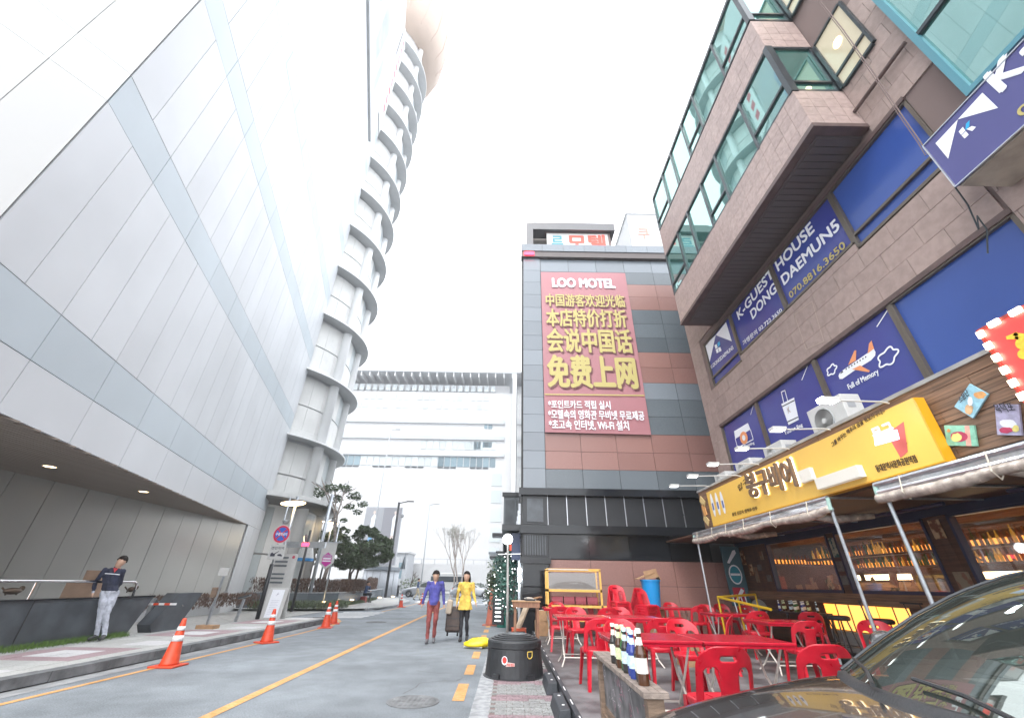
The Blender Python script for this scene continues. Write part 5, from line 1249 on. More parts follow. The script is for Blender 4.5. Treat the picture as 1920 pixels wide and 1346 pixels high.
# rubber blocks beside the terrace edge
for (x0, y0, x1, y1, lab) in ((1024, 1268, 1036, 1306, 'dark rubber ramp block by the terrace edge, farther one'), (1050, 1320, 1062, 1365, 'dark rubber ramp block by the terrace edge, nearer one')):
    p = G(x1, y1, 0); y_ = p.y; x_ = .64
    t = thing('rubber_block', lab, 'block', (x_, y_, 0), 'rubber blocks along the terrace step')
    mb = MB(); mb.add([(x_ - .08, y_, .014), (x_ + .09, y_, .014), (x_ + .09, y_ + .85, .014), (x_ - .08, y_ + .85, .014), (x_ - .04, y_ + .02, .15), (x_ + .08, y_ + .02, .16), (x_ + .08, y_ + .83, .16), (x_ - .04, y_ + .83, .15)], [(3, 2, 1, 0), (4, 5, 6, 7), (0, 1, 5, 4), (1, 2, 6, 5), (2, 3, 7, 6), (3, 0, 4, 7)]); mb.build('body', M['rubber'], t, bevel=.012)
    for k in range(2): MB().lathe([(.018, .157), (.018, .162), (.001, .163)], (x_ + .02, y_ + .2 + .45 * k, 0), 10).build('bolt_cap', M['reflect'], t)
# black ribbed sand bin
SB = thing('storage_tub', 'round black ribbed tub with lid, red sticker and yellow handle', 'bin', (.13, 8.55, 0)); c = (.13, 8.6, 0)
mb = MB(); mb.lathe([(.53, .0), (.53, .02), (.5, .03), (.455, .42), (.44, .42)], c, 40); mb.build('body', M['black_plastic'], SB, smooth=False)
mb = MB(); mb.lathe([(.455, .41), (.47, .42), (.47, .5), (.455, .52), (.41, .53), (.41, .545), (.36, .55), (.36, .565), (.3, .57), (.3, .585), (.23, .59), (.23, .6), (.001, .6)], c, 40); mb.build('lid', M['black_plastic'], SB)
for a in (-125, -60): 
    v = Vector((math.cos(R(a)), math.sin(R(a)), 0)); MB().obox(Vector(c) + v * .52 + Vector((0, 0, .05)), (.12, .05, .07), Matrix.Rotation(R(a + 90), 3, 'Z')).build('foot', M['black_plastic'], SB)
a = R(-58); v = Vector((math.cos(a), math.sin(a), 0)); u_ = Vector((-v.y, v.x, 0)); hc = Vector(c) + v * .475 + Vector((0, 0, .34))
MB().tube([hc + u_ * p + Vector((0, 0, q)) for p, q in ((-.045, .045), (-.045, -.02), (-.02, -.045), (.02, -.045), (.045, -.02), (.045, .045), (-.045, .045))], .007, 6).build('handle', mat('handle_yellow', (.7, .5, .1), .5), SB)
a = R(-104); v = Vector((math.cos(a), math.sin(a), 0)); u_ = Vector((-v.y, v.x, 0)); sf = (Vector(c) + v * .484 + Vector((0, 0, .22)), u_, Vector((0, 0, 1)), v)
decal(SB, sf, circ(-.05, .05, .05, ry=.06), M['white_print'], .004, 'sticker'); decal(SB, sf, circ(-.05, .055, .038, ry=.045), mat('sticker_red', (.55, .04, .03), .5), .006, 'sticker'); decal(SB, sf, [(-.03, -.03), (.12, -.02), (.12, .02), (.0, .03)], mat('sticker_pink', (.7, .45, .42), .6), .005, 'sticker')
text('착한', sf, -.01, .11, -.02, .015, bpy.data.materials['sticker_red'], SB, bold=.02, d=.008)
# yellow bag on the road
YB_ = thing('yellow_bag', 'crumpled bright yellow plastic bag lying on the road edge', 'bag', (-.68, 11.9, 0)); mb = MB(); rr = random.Random(9)
nn_, kk_ = 20, 10; vs = []
for i in range(kk_ + 1):
    ph = math.pi * i / kk_
    for j in range(nn_):
        t = 2 * math.pi * j / nn_; r_ = 1 + .22 * mnoise.noise(Vector((math.cos(t) * 2, math.sin(t) * 2, i * .7))); x = math.sin(ph) * math.cos(t) * .36 * r_; y = math.sin(ph) * math.sin(t) * .2 * r_; z = (.5 - .5 * math.cos(ph)) * (.2 + .12 * x) * r_
        vs.append((-.72 + x, 11.9 + y, max(.008, z)))
mb.add(vs, [(i * nn_ + j, i * nn_ + (j + 1) % nn_, (i + 1) * nn_ + (j + 1) % nn_, (i + 1) * nn_ + j) for i in range(kk_) for j in range(nn_)]); mb.build('sack', mat('bag_yellow', (.8, .6, .01), .35, bump=.8, bscale=12, var=.1, scale=8), YB_, smooth=True)
MB().tube([(-1.05, 11.85, .03), (-.9, 11.8, .04), (-.6, 11.75, .03)], .02, 6).build('knot', M['white_plastic'], YB_)
ck = MB()
for pts in ([(-1.6, 8.9), (-1.2, 8.7), (-.9, 8.75)], [(-1.35, 7.9), (-1.0, 8.1), (-.8, 8.1), (-.72, 8.4)], [(-2.1, 9.6), (-1.8, 9.5), (-1.5, 9.55)], [(-4.6, 13.2), (-3.9, 13.0), (-3.7, 13.3)], [(-1.45, 7.2), (-1.35, 7.6), (-1.35, 7.9)]):
    for (a, b), (c_, d_) in zip(pts, pts[1:]):
        p = Vector((a, b)); q = Vector((c_, d_)); t_ = (q - p).normalized(); n_ = Vector((-t_.y, t_.x)) * .008; ck.add([(u.x, u.y, .0035) for u in (p - n_, q - n_ * .4, q + n_ * .4, p + n_)], [(0, 1, 2, 3)])
ck.build('crack', M['joint'], road)
# wooden stand, planks, crate
WT = thing('wooden_stand', 'small wooden stand table cluttered with cardboard near the lamp post', 'table', (.5, 11.9, .01)); 
MB().box(.12, .8, 11.7, 12.3, .86, .98).build('top', mat('stand_wood', (.24, .12, .07), .6, var=.25, scale=6, stretch=(8, 1, 1)), WT)
for x_, y_ in ((.16, 11.74), (.72, 11.74), (.16, 12.22), (.72, 12.22)): MB().box(x_, x_ + .06, y_, y_ + .06, .0, .86).build('leg', bpy.data.materials['stand_wood'], WT)
MB().box(.1, .82, 11.68, 12.32, .98, 1.0).build('top_cover', M['card'], WT)
o = MB().bar((.12, 12.6, .02), (.62, 12.9, 1.05), .22, .04).build('plank', mat('pale_plank', (.42, .33, .24), .7, var=.2, scale=8)); tag(o, 'pale wooden plank leaning behind the small stand', 'plank')
o = MB().bar((.55, 12.4, 1.0), (.85, 12.2, 1.08), .2, .03).build('cardboard', M['card']); tag(o, 'torn cardboard piece on top of the wooden stand', 'cardboard')
CRT = thing('orange_crate', 'orange plastic crate on the ground beneath the wooden stand', 'crate', (.3, 12.7, 0)); mb = MB(); mb.box(.1, .5, 12.55, 12.85, .02, .04); mb.box(.1, .5, 12.55, 12.57, .02, .36); mb.box(.1, .12, 12.55, 12.85, .02, .36); mb.box(.48, .5, 12.55, 12.85, .02, .36); mb.box(.1, .5, 12.83, 12.85, .02, .36); mb.build('shell', mat('crate_orange', (.7, .12, .05), .5), CRT)
MB().box(.14, .46, 12.545, 12.549, .1, .3).build('vent_slot', M['dark_joint'], CRT)
DV = thing('counter_clutter', 'dark electronic device with white cable on the wooden stand', 'device', (.55, 12, 1.0)); MB().box(.45, .7, 11.85, 12.05, 1.001, 1.04).build('case', M['black_plastic'], DV); MB().tube([(.42, 11.95, 1.05), (.5, 11.9, 1.07), (.62, 11.92, 1.05), (.72, 11.97, 1.02)], .012, 6).build('cable', M['white_plastic'], DV)
# globe lamp
GL = thing('globe_lamp', 'thin pale lamp post with a glowing white globe before the motel', 'street lamp', (0, 12.72, 0))
MB().tube([(0, 12.72, .01), (-.01, 12.72, 1.2), (-.03, 12.72, 2.4)], [.04, .034, .028], 10).build('pole', M['concrete'], GL, smooth=True); MB().ell((-.035, 12.72, 2.5), (.145, .145, .145), 20, 12).build('globe', M['lamp'], GL, smooth=True); MB().lathe([(.05, 2.36), (.07, 2.38), (.05, 2.4)], (-.03, 12.72, 0), 12).build('collar', M['white_plastic'], GL)
MB().box(.02, .08, 12.68, 12.74, 2.2, 2.36).build('red_tag', M['cone'], GL); MB().box(-.12, -.02, 12.66, 12.76, .01, .14).build('switch_box', M['navy'], GL)
MB().tube([(-.3, 12.72, 2.1), (.35, 12.72, 2.12)], .012, 6).build('crossbar', M['silver'], GL)
# ---------------------------------------------------------------- cones
def make_cone(m, h, r):
    t = thing('traffic_cone', 'x', 'traffic cone', (0, 0, 0)); a = .03
    MB().box(-r * 1.15, r * 1.15, -r * 1.15, r * 1.15, 0, .03).build('base', m, t, bevel=.012)
    MB().lathe([(r * .82, .03), (r * .74, .06), (r * .2, h * .96), (r * .16, h), (r * .05, h)], n=28).build('body', m, t, smooth=True)
    rr_ = lambda z: r * .745 + (r * .2 - r * .745) * (z - .06) / (h * .96 - .06) + .003
    for z0, z1 in ((.52, .64), (.74, .83)): MB().lathe([(rr_(z0 * h), z0 * h), (rr_(z1 * h), z1 * h)], n=28).build('reflective_band', M['reflect'], t, smooth=True)
    return t
c0 = make_cone(M['cone'], .72, .19); gC = 'orange cones along the yellow line'
c0.location = (-6.0, 8.9, 0); c0['label'] = 'nearest orange traffic cone standing on the yellow edge line'; c0['group'] = gC
for x, y, lab in ((-6.0, 12.2, 'orange traffic cone below the folding white notice board'), (-6.08, 16.1, 'front one of two close orange cones at the kerb end'), (-6.4, 17.6, 'rear one of two close orange cones at the kerb end'), (-6.75, 29.7, 'small far orange cone in front of the seated person'), (-6.2, 33.8, 'farthest orange cone close behind the man in blue')): dup(c0, (x, y, 0), random.random(), lab, gC)
c1 = make_cone(M['cone_old'], 1.2, .28); c1.location = (-.62, 18.1, 0); c1['label'] = 'tall faded brownish cone beside the potted trees'; c1['group'] = gC
for ch in list(c1.children):
    if ch.name.startswith('reflective'): bpy.data.objects.remove(ch)
# ---------------------------------------------------------------- dark parapet, rail, things by the recess
DW = thing('parapet_wall', 'low dark polished parapet wall with sloped end behind the leaning man', 'wall', (-9.2, 8, 0))
mb = MB(); pts = [(-4, .02), (12.0, .02), (12.5, .93), (-4, .93)]
mb.add([(-9.45, y, z) for y, z in pts] + [(-9.8, y, z) for y, z in pts], [(0, 1, 2, 3), (7, 6, 5, 4), (0, 4, 5, 1), (1, 5, 6, 2), (2, 6, 7, 3), (3, 7, 4, 0)]); mb.build('wall', M['darkwall'], DW)
MB().box(-9.82, -9.42, -4, 12.52, .931, .96).build('coping', M['black_stone'], DW)
for k in range(5): MB().box(-9.449, -9.44, -1 + k * 2.6, -.985 + k * 2.6, .03, .93).build('joint', M['dark_joint'], DW)
DW2 = thing('gate_pier', 'short dark polished pier across the ramp gate', 'wall', (-9.3, 13.2, 0)); mb = MB(); pts = [(12.55, .3), (12.75, .02), (13.5, .02), (14.2, 1.0), (13.2, 1.0)]
mb.add([(-9.3, y, z) for y, z in pts] + [(-9.65, y, z) for y, z in pts], [(0, 1, 2, 3, 4), (9, 8, 7, 6, 5)] + [(i, i + 5, (i + 1) % 5 + 5, (i + 1) % 5) for i in range(5)]); mb.build('pier', M['darkwall'], DW2)
MB().lathe([(.03, -.01), (.03, .01), (.001, .012)], (-9.29, 13.5, .7), 12, rot=Matrix.Rotation(R(90), 3, 'Y')).build('round_cap', M['chrome'], DW2)
HR = thing('handrail', 'bright steel handrail on the dark parapet wall', 'handrail', (-9.3, 5, 1.0))
MB().tube([(-9.6, -4, 1.27), (-9.6, 11.85, 1.27), (-9.6, 11.95, 1.23), (-9.6, 11.97, .96)], .028, 10).build('rail', M['chrome'], HR, smooth=True)
for y in (2.2, 5.0, 7.6, 9.4, 11.2): MB().tube([(-9.6, y, .96), (-9.6, y, 1.26)], .014, 8).build('post', M['chrome'], HR)
SC = thing('brown_cabinet', 'brown wooden box cabinet with smaller box behind the handrail', 'cabinet', (-12.3, 11.6, 0))
q = pl(150, 1108, 1, 12.0); brw = mat('cabinet_brown', (.3, .2, .14), .6, var=.15, scale=3)
MB().box(q.x - .45, q.x + .35, 12, 12.5, .02, q.z + .22).build('box', brw, SC); q = pl(172, 1080, 1, 12.1); MB().box(q.x - .2, q.x + .22, 12.1, 12.4, q.z - .1, q.z + .14).build('small_box', brw, SC); MB().tube([(q.x, 12.3, .3), (q.x, 12.3, q.z)], .02, 6).build('post', brw, SC)
for (x, y, lab) in ((18, 1118, 'bronze animal figure on the parapet at the far left'), (242, 1114, 'round dark bronze knob figure near the rail end')):
    q = pl(x, y, 0, -9.68); t = thing('bronze_figure', lab, 'ornament', tuple(q)); brz = mat('bronze', (.1, .07, .05), .35, metal=.6) if 'bronze' not in bpy.data.materials else bpy.data.materials['bronze']
    mb = MB(); mb.ell((q.x, q.y, 1.1), (.08, .17 if x < 100 else .07, .06)); mb.ell((q.x, q.y + .15, 1.14), (.04, .05, .05)); mb.tube([(q.x, q.y - .1, 1.08), (q.x, q.y - .22, 1.16)], .015, 6)
    for d_ in (-.1, .1): mb.tube([(q.x, q.y + d_, 1.08), (q.x, q.y + d_, 1.03)], .015, 6)
    mb.build('body', brz, t, smooth=True)
GB = thing('gate_barrier', 'red and white striped barrier arm on a slanted steel post', 'barrier', (-9.25, 12.3, 0))
q0 = G(262, 1192, .02); q1 = pl(285, 1132, 1, q0.y)
MB().bar(q0, (q1.x, q1.y, .88), .1, .07).build('post', M['steel'], GB); MB().bar(q0 + Vector((.12, 0, 0)), (q1.x + .1, q1.y, .85), .02, .07).build('post_edge', M['joint'], GB)
a = pl(268, 1132, 1, 12.6); b = pl(330, 1132, 1, 12.6)
for k in range(6): MB().bar(a.lerp(b, k / 6), a.lerp(b, (k + 1) / 6), .05, .05).build('arm_segment', M['cone'] if k % 2 == 0 else M['reflect'], GB)
# grass strip
mb = MB(); rr = random.Random(4)
for k in range(5200):
    x = -9.44 + abs(rr.gauss(0, .15)); y = rr.uniform(4.5, 11.9); 
    if x > -8.95: continue
    h = rr.uniform(.04, .13); a = rr.uniform(0, 6.28); w_ = .005; dx = math.cos(a) * w_; dy = math.sin(a) * w_; lx = rr.uniform(-.04, .04); ly = rr.uniform(-.04, .04)
    mb.add([(x - dx, y - dy, .13), (x + dx, y + dy, .13), (x + lx, y + ly, .13 + h)], [(0, 1, 2)])
tag(mb.build('grass', M['grass']), kind='stuff', label='green grass growing along the foot of the dark parapet', cat='grass')
# ---------------------------------------------------------------- signs and boards on the left
SP = G(482, 1160, .13)
NP = thing('no_parking_sign', 'leaning post with round no parking sign and white tow-away plate', 'road sign', tuple(SP))
top = Vector((SP.x, SP.y, 4.35)); MB().tube([SP, (SP.x, SP.y, 1.9)], .075, 10).build('pole_base', M['black_metal'], NP, smooth=True); MB().tube([(SP.x, SP.y, 1.9), top], .03, 8).build('pole', M['steel'], NP, smooth=True)
fN = FM(SP.y - .1); c = pl(528, 1001, 1, SP.y - .1); rN = .33
mb = MB(); mb.prism(circ(c.x, c.z, rN, 36), -.01, 0, fN); mb.build('disc', mat('sign_red_ring', (.55, .02, .05), .4), NP)
decal(NP, fN, circ(c.x, c.z, rN * .99, 36), M['white_print'], .002, 'rim'); decal(NP, fN, circ(c.x, c.z, rN * .95, 36), bpy.data.materials['sign_red_ring'], .004, 'ring'); decal(NP, fN, circ(c.x, c.z, rN * .74, 36), mat('sign_road_blue', (.02, .12, .5), .4), .006, 'field')
mb = MB(); d_ = rN * .55; stroke(mb, fN, [(c.x - d_, c.z - d_), (c.x + d_, c.z + d_)], .05, .008); stroke(mb, fN, [(c.x - d_, c.z + d_), (c.x + d_, c.z - d_)], .05, .008); mb.build('cross', bpy.data.materials['sign_red_ring'], NP)
text('주정차금지', fN, c.x - rN * .66, c.x + rN * .66, c.z - .055, c.z + .055, M['white_print'], NP, bold=.04, d=.011)
a = pl(507, 1047, 1, SP.y - .1); b = pl(530, 1022, 1, SP.y - .1); pc_ = pl(519, 1034, 1, SP.y - .1); hw = .3; hh = .26
MB().box(pc_.x - hw, pc_.x + hw, SP.y - .1, SP.y - .08, pc_.z - hh, pc_.z + hh).build('plate', M['white_plastic'], NP)
text('견인지역', fN, pc_.x - .24, pc_.x + .24, pc_.z + .08, pc_.z + .18, M['dark_print'], NP, bold=.02, d=.004)
mb = MB(); X_, Z_ = pc_.x, pc_.z
for q in ([(-.22, -.16), (-.04, -.16), (-.04, -.08), (-.12, -.06), (-.16, -.02), (-.22, -.06)], [(-.1, -.07), (.08, .03), (.09, .015), (-.06, -.09)], [(.06, -.14), (.24, -.16), (.24, -.12), (.16, -.07), (.06, -.09)]): mb.prism([(X_ + u, Z_ + v_) for u, v_ in q], .003, .005, fN)
mb.build('tow_truck_print', M['dark_print'], NP)
CM = thing('dome_camera', 'small grey dome camera on an arm above the no parking sign', 'camera', (SP.x + .3, SP.y, 3.1)); q = pl(536, 977, 1, SP.y); MB().tube([(SP.x, SP.y, q.z - .15), (q.x, SP.y, q.z - .02)], .015, 6).build('arm', M['steel'], CM); mb = MB(); mb.lathe([(.12, .04), (.13, 0), (.09, -.09), (.001, -.12)], (q.x, SP.y, q.z), 16); mb.build('dome', M['grey_plastic'], CM, smooth=True)
def disc_lamp(x, y, Y, r, label, px0, tilt=.1):
    q = pl(x, y, 1, Y); t = thing('disc_lamp', label, 'street lamp', (q.x, Y, 0), 'street lamps with flat glowing discs'); g0 = pl(*px0, 1, Y)
    MB().tube([(g0.x, Y, 0), (g0.x, Y, q.z + .3)], .06, 8).build('pole', M['steel'], t, smooth=True); MB().tube([(g0.x, Y, q.z + .25), (q.x, Y, q.z + .05)], .02, 6).build('arm', M['steel'], t)
    rot = Matrix.Rotation(tilt, 3, 'Y'); mb = MB(); mb.lathe([(r, 0), (r, .03), (r * .3, .08), (.001, .09)], (q.x, Y, q.z), 28, rot=rot); mb.build('shade', M['kdark'], t, smooth=True); mb = MB(); mb.lathe([(r * .95, -.005), (r * .9, -.03), (.001, -.04)], (q.x, Y, q.z), 28, rot=rot); mb.build('disc', M['lamp_warm'], t, smooth=True)
disc_lamp(550, 943, 19.5, .55, 'big tilted glowing disc lamp above the no parking sign', (500, 1150), -.12); disc_lamp(619, 979, 29, .55, 'glowing disc lamp on a pole in front of the tall pale tree', (590, 1130)); disc_lamp(575, 1012, 24, .3, 'small upright red rimmed lamp beside the dark tree', (550, 1130), 1.2)
NB = thing('notice_board', 'white louvred directory board standing behind the folding board', 'sign', (-9.1, 18.3, .12)); q = G(505, 1158, .1); Yn = 18.6
a = pl(497, 1120, 1, Yn); b = pl(535, 1050, 1, Yn); x0 = a.x - .1; x1 = x0 + .95
MB().box(x0, x1, Yn, Yn + .12, .12, b.z + .25).build('board', M['white_plastic'], NB)
for k in range(7): z_ = b.z + .1 - k * .15; MB().box(x0 + .12, x1 - .32, Yn - .02, Yn, z_ - .035, z_ + .03).build('louvre', M['granite_grey'], NB) if k != 3 else None
decal(NB, FM(Yn), circ(x1 - .12, b.z + .12, .06), mat('dot_red', (.5, .05, .1), .5), .004, 'red_dot')
AF = thing('folding_board', 'white A-frame notice board with printed sheet by the kerb', 'sign', (-8.6, 17.3, .12)); Ya = 17.2; a = pl(487, 1162, 1, Ya); b = pl(540, 1104, 1, Ya); w_ = .72; x0 = pl(492, 1160, 1, Ya).x - .12
MB().obox((x0 + w_ / 2, Ya + .12, .62), (w_, .03, 1.0), Matrix.Rotation(-.18, 3, 'X')).build('front_leaf', M['white_plastic'], AF); MB().obox((x0 + w_ / 2, Ya + .38, .62), (w_, .03, 1.0), Matrix.Rotation(.18, 3, 'X')).build('back_leaf', M['white_plastic'], AF)
fr = (Vector((x0, Ya + .21, .12)), Vector((1, 0, 0)), Vector((0, math.sin(-.18) * -1, math.cos(.18))).normalized(), Vector((0, -1, -.18)).normalized())
fr = (Vector((x0, Ya + .0, .12)), Vector((1, 0, 0)), Vector((0, .18, .984)).normalized(), Vector((0, -.984, .18)).normalized())
decal(AF, fr, [(.14, .06), (.6, .06), (.6, .95), (.14, .95)], M['white_print'], .012, 'sheet'); ml = MB()
for k in range(9): stroke(ml, fr, [(.22, .6 - k * .055), (.52 - (k % 3) * .03, .6 - k * .055)], .008, .016)
stroke(ml, fr, [(.34, .75), (.38, .85), (.36, .78), (.42, .82)], .015, .016); ml.build('print_lines', mat('print_grey', (.4, .4, .48), .6), AF)
BP = thing('post_sign', 'thin steel post with small white plate by the planter wall', 'sign', (-9, 14.2, .1)); q = G(385, 1178, .13); q1 = pl(410, 1072, 1, q.y)
MB().bar(q, (q.x + .04, q.y, q1.z), .05, .05).build('post', M['steel'], BP); MB().box(q.x - .12, q.x + .16, q.y - .04, q.y - .02, q1.z - .1, q1.z + .12).build('plate', M['white_plastic'], BP); MB().box(q.x - .12, q.x + .02, q.y - .1, q.y + .1, .9, 1.15).build('box', M['wood_grey'], BP); MB().box(q.x - .2, q.x + .3, q.y - .15, q.y + .15, .12, .22).build('foot', M['card'], BP)
BP2 = thing('ticket_post', 'short slanted grey card reader post on the pavement', 'post', (-9.1, 16, .1)); q = G(441, 1165, .13); MB().bar(q, (q.x + .08, q.y, .78), .07, .06).build('post', M['steel'], BP2); MB().bar((q.x - .1, q.y, .8), (q.x + .25, q.y, .9), .16, .05).build('head', M['darkwall'], BP2)
def pole(x, y, Y, ztop_, r, m, label, cat='post', z=.1):
    q = pl(x, y, 1, Y); t = thing('pole', label, cat, (q.x, Y, z)); MB().tube([(q.x, Y, z), (q.x, Y, ztop_)], r, 8).build('shaft', m, t, smooth=True); return t, q.x
t, xx = pole(545, 1150, 22.0, 3.6, .06, M['black_metal'], 'slim black post carrying a hanging grey sign arm')
q = pl(540, 1020, 1, 22); MB().box(xx - 1.2, xx + .9, 21.95, 22.1, q.z - .14, q.z + .12).build('sign_arm', M['steel'], t); MB().box(xx - .25, xx + .1, 21.93, 21.949, q.z - .08, q.z + .08).build('red_light', mat('led_sign_red', (1, .05, .12), .4, emis=1.5, ecol=(1, .05, .12)), t)
t, xx = pole(575, 1140, 25.5, 6.0, .1, M['steel'], 'grey steel lamp post behind the hanging sign')
BNp, xx = pole(606, 1128, 25.0, 4.3, .045, M['steel'], 'thin grey pole with a vertical white and magenta banner', 'banner')
fr = FM(24.9); bz_ = lambda x, y: pl(x, y, 1, 24.9); a = bz_(606, 1017); b = bz_(628, 1068)
MB().box(a.x - .1, b.x + .1, 24.88, 24.92, a.z, a.z + .05).build('arm', M['steel'], BNp)
hh = a.z - b.z; decal(BNp, fr, [(a.x, a.z), (b.x - .15, a.z), (b.x - .15, b.z + .35), ((a.x + b.x - .15) / 2, b.z), (a.x, b.z + .35)], M['white_plastic'], .0, 'cloth'); cx_ = (a.x + b.x - .15) / 2
mg = mat('magenta', (.5, .03, .3), .5); decal(BNp, fr, [(cx_ + .3 * math.cos(R(30 + 60 * k)), b.z + .5 + .36 * math.sin(R(30 + 60 * k))) for k in range(6)], mg, .006, 'hexagon')

ml = MB(); stroke(ml, fr, [(cx_ - .18, b.z + .55), (cx_ + .18, b.z + .55)], .07, .01); stroke(ml, fr, [(cx_ - .2, b.z + .43), (cx_ + .2, b.z + .43)], .06, .01); ml.build('white_bars', M['white_print'], BNp)
text('FESTIVAL', fr, cx_ - .26, cx_ + .26, a.z - .75, a.z - .6, bpy.data.materials['print_grey'], BNp, bold=.02, d=.01)
BK = thing('hanging_bag_sign', 'white and blue bucket shaped sign hanging by the black post', 'sign', (-10.6, 23, 2)); q = pl(573, 1040, 1, 23)
mb = MB(); mb.lathe([(.28, .35), (.42, -.15)], (q.x, 23, q.z), 20); mb.build('shell', M['white_plastic'], BK); mb = MB(); mb.lathe([(.421, -.15), (.44, -.28), (.001, -.28)], (q.x, 23, q.z), 20); mb.build('base_band', mat('sign_band_blue', (.03, .2, .45), .5), BK)
LP, xx = pole(722, 1122, 43, 8.5, .12, M['black_metal'], 'black street lamp post beside the grey kiosk', 'street lamp')
q = pl(770, 973, 1, 43); MB().tube([(xx, 43, 8.4), (xx + .9, 43, 8.6)], .05, 6).build('arm', M['black_metal'], LP); MB().box(xx + .8, xx + 1.5, 42.9, 43.1, 8.55, 8.65).build('head', M['black_metal'], LP); MB().ell((xx + .5, 43, 7.2), (.2, .2, .2)).build('speaker', M['grey_plastic'], LP)
for x, y, Y, h, lab in ((790, 1090, 66, 12, 'tall thin pale street lamp across the main street'), (700, 1000, 60, 22, 'very tall pale lamp rising behind the billboard')):
    LP, xx = pole(x, y, Y, h, .09, M['far_grey'], lab, 'street lamp'); MB().tube([(xx, Y, h), (xx + .8, Y, h + .15)], .06, 6).build('arm', M['far_grey'], LP); MB().box(xx + .7, xx + 1.5, Y - .15, Y + .15, h + .1, h + .22).build('head', M['far_grey'], LP)
TS, xx = pole(748, 1132, 32.5, 3.2, .025, M['steel'], 'thin pole with a dark pointed pennant sign', 'sign'); q = pl(756, 1065, 1, 32.5); decal(TS, FM(32.5), [(q.x - .2, 2.2), (q.x + .14, 2.2), (q.x + .05, 3.3)], M['granite_grey'], 0, 'pennant', .02)
o = MB().tube([(-11.2, 47.2, .1), (-11.2, 47.2, 1.1)], .12, 10).build('bollard', M['black_metal']); tag(o, 'short black bollard at the pavement corner', 'bollard')
# planter with hedge
PW = thing('planter_wall', 'low dark grey planter wall curving along the far pavement', 'wall', (-10, 28, 0))
pln = [(-14.5, 24.2), (-10.9, 25.3), (-9.95, 27.0), (-10.25, 32), (-11.0, 38), (-12, 44), (-14, 46)]
for i, (p, q) in enumerate(zip(pln, pln[1:])):
    d = Vector((q[0] - p[0], q[1] - p[1], 0)); rot = Matrix.Rotation(math.atan2(d.y, d.x), 3, 'Z'); MB().obox(((p[0] + q[0]) / 2, (p[1] + q[1]) / 2, .4), (d.length + .1, .25, .74), rot).build('wall_segment', M['granite_grey'], PW)
    MB().obox(((p[0] + q[0]) / 2, (p[1] + q[1]) / 2, .79), (d.length + .12, .32, .04), rot).build('coping', M['kerb'], PW)
mb = MB(); mb.add([(x, y, .7) for x, y in pln] + [(-22, 46, .7), (-22, 24, .7)], [tuple(range(len(pln) + 2))]); mb.build('soil', mat('soil', (.09, .07, .05), .95), PW)
for x, y in ((605, 1127), (658, 1123), (710, 1119), (735, 1117)):
    q = pl(x, y, 2, .45); q = G(x, y, .42); MB().lathe([(.12, .0), (.1, -.05), (.001, -.06)], (q.x + .1, q.y - .1, .42), 10).build('step_light', M['lamp_warm'], PW)
def leafball(mb, c, r, n, s_, rng, m=0, flat=1.0, shell=.35):
    for _ in range(n):
        v = Vector((rng.gauss(0, 1), rng.gauss(0, 1), rng.gauss(0, 1))).normalized() * (r * (shell + (1 - shell) * rng.random() ** .5)); v.z *= flat
        p = Vector(c) + v; a = Vector((rng.gauss(0, 1), rng.gauss(0, 1), rng.gauss(0, .6))).normalized(); b = a.cross(Vector((rng.gauss(0, 1), rng.gauss(0, 1), rng.gauss(0, 1)))).normalized(); k = s_ * rng.uniform(.6, 1.3)
        mb.add([p - a * k, p - b * k * .45, p + a * k, p + b * k * .45], [(0, 1, 2, 3)], m)
rng = random.Random(12)
def hedge(pts, wd, h, n, label, name='hedge', m='shrub', z=.7):
    mb = MB(); pts = [Vector(p) for p in pts]; L_ = [(b - a).length for a, b in zip(pts, pts[1:])]; T_ = sum(L_)
    for _ in range(n):
        s_ = rng.random() * T_; i = 0
        while s_ > L_[i]: s_ -= L_[i]; i += 1
        d = (pts[i + 1] - pts[i]).normalized(); nn = Vector((-d.y, d.x)); p2 = pts[i] + d * s_ + nn * rng.uniform(-wd, wd); zz = z + h * rng.random() ** .6 * (1 - .25 * mnoise.noise(Vector((p2.x, p2.y, 0)) * 1.3))
        p = Vector((p2.x, p2.y, zz)); a = Vector((rng.gauss(0, .5), rng.gauss(0, .5), 1)).normalized(); b = a.cross(Vector((rng.gauss(0, 1), rng.gauss(0, 1), 0))).normalized(); k = rng.uniform(.04, .09)
        mb.add([p - a * k, p - b * k * .3, p + a * k, p + b * k * .3], [(0, 1, 2, 3)])
    o = mb.build(name, M[m]); return tag(o, label, name.replace('_', ' '))
hedge([(-14, 25.0), (-10.8, 26.2), (-10.2, 28), (-10.4, 33)], .45, .75, 9000, 'clipped brown hedge filling the planter under the trees'); hedge([(-11.0, 37), (-12.6, 43)], .4, .9, 2500, 'loose brown shrub beside the grey kiosk', 'shrub')
hedge([(-12.8, 23.2), (-10.0, 24.4), (-8.9, 25.9)], .35, .35, 3500, 'low ground cover bed in front of the planter wall', 'ground_cover', 'leaf2', .1); hedge([(-12.9, 16.5), (-12.2, 22.5)], .4, .5, 2500, 'brown low shrubs behind the leaning sign posts', 'shrub', 'shrub', .3)
hedge([(-9.7, 28.2), (-10.0, 33), (-10.8, 38)], .15, .12, 2500, 'strip of grass beside the planter wall', 'ground_cover', 'leaf2', .12)
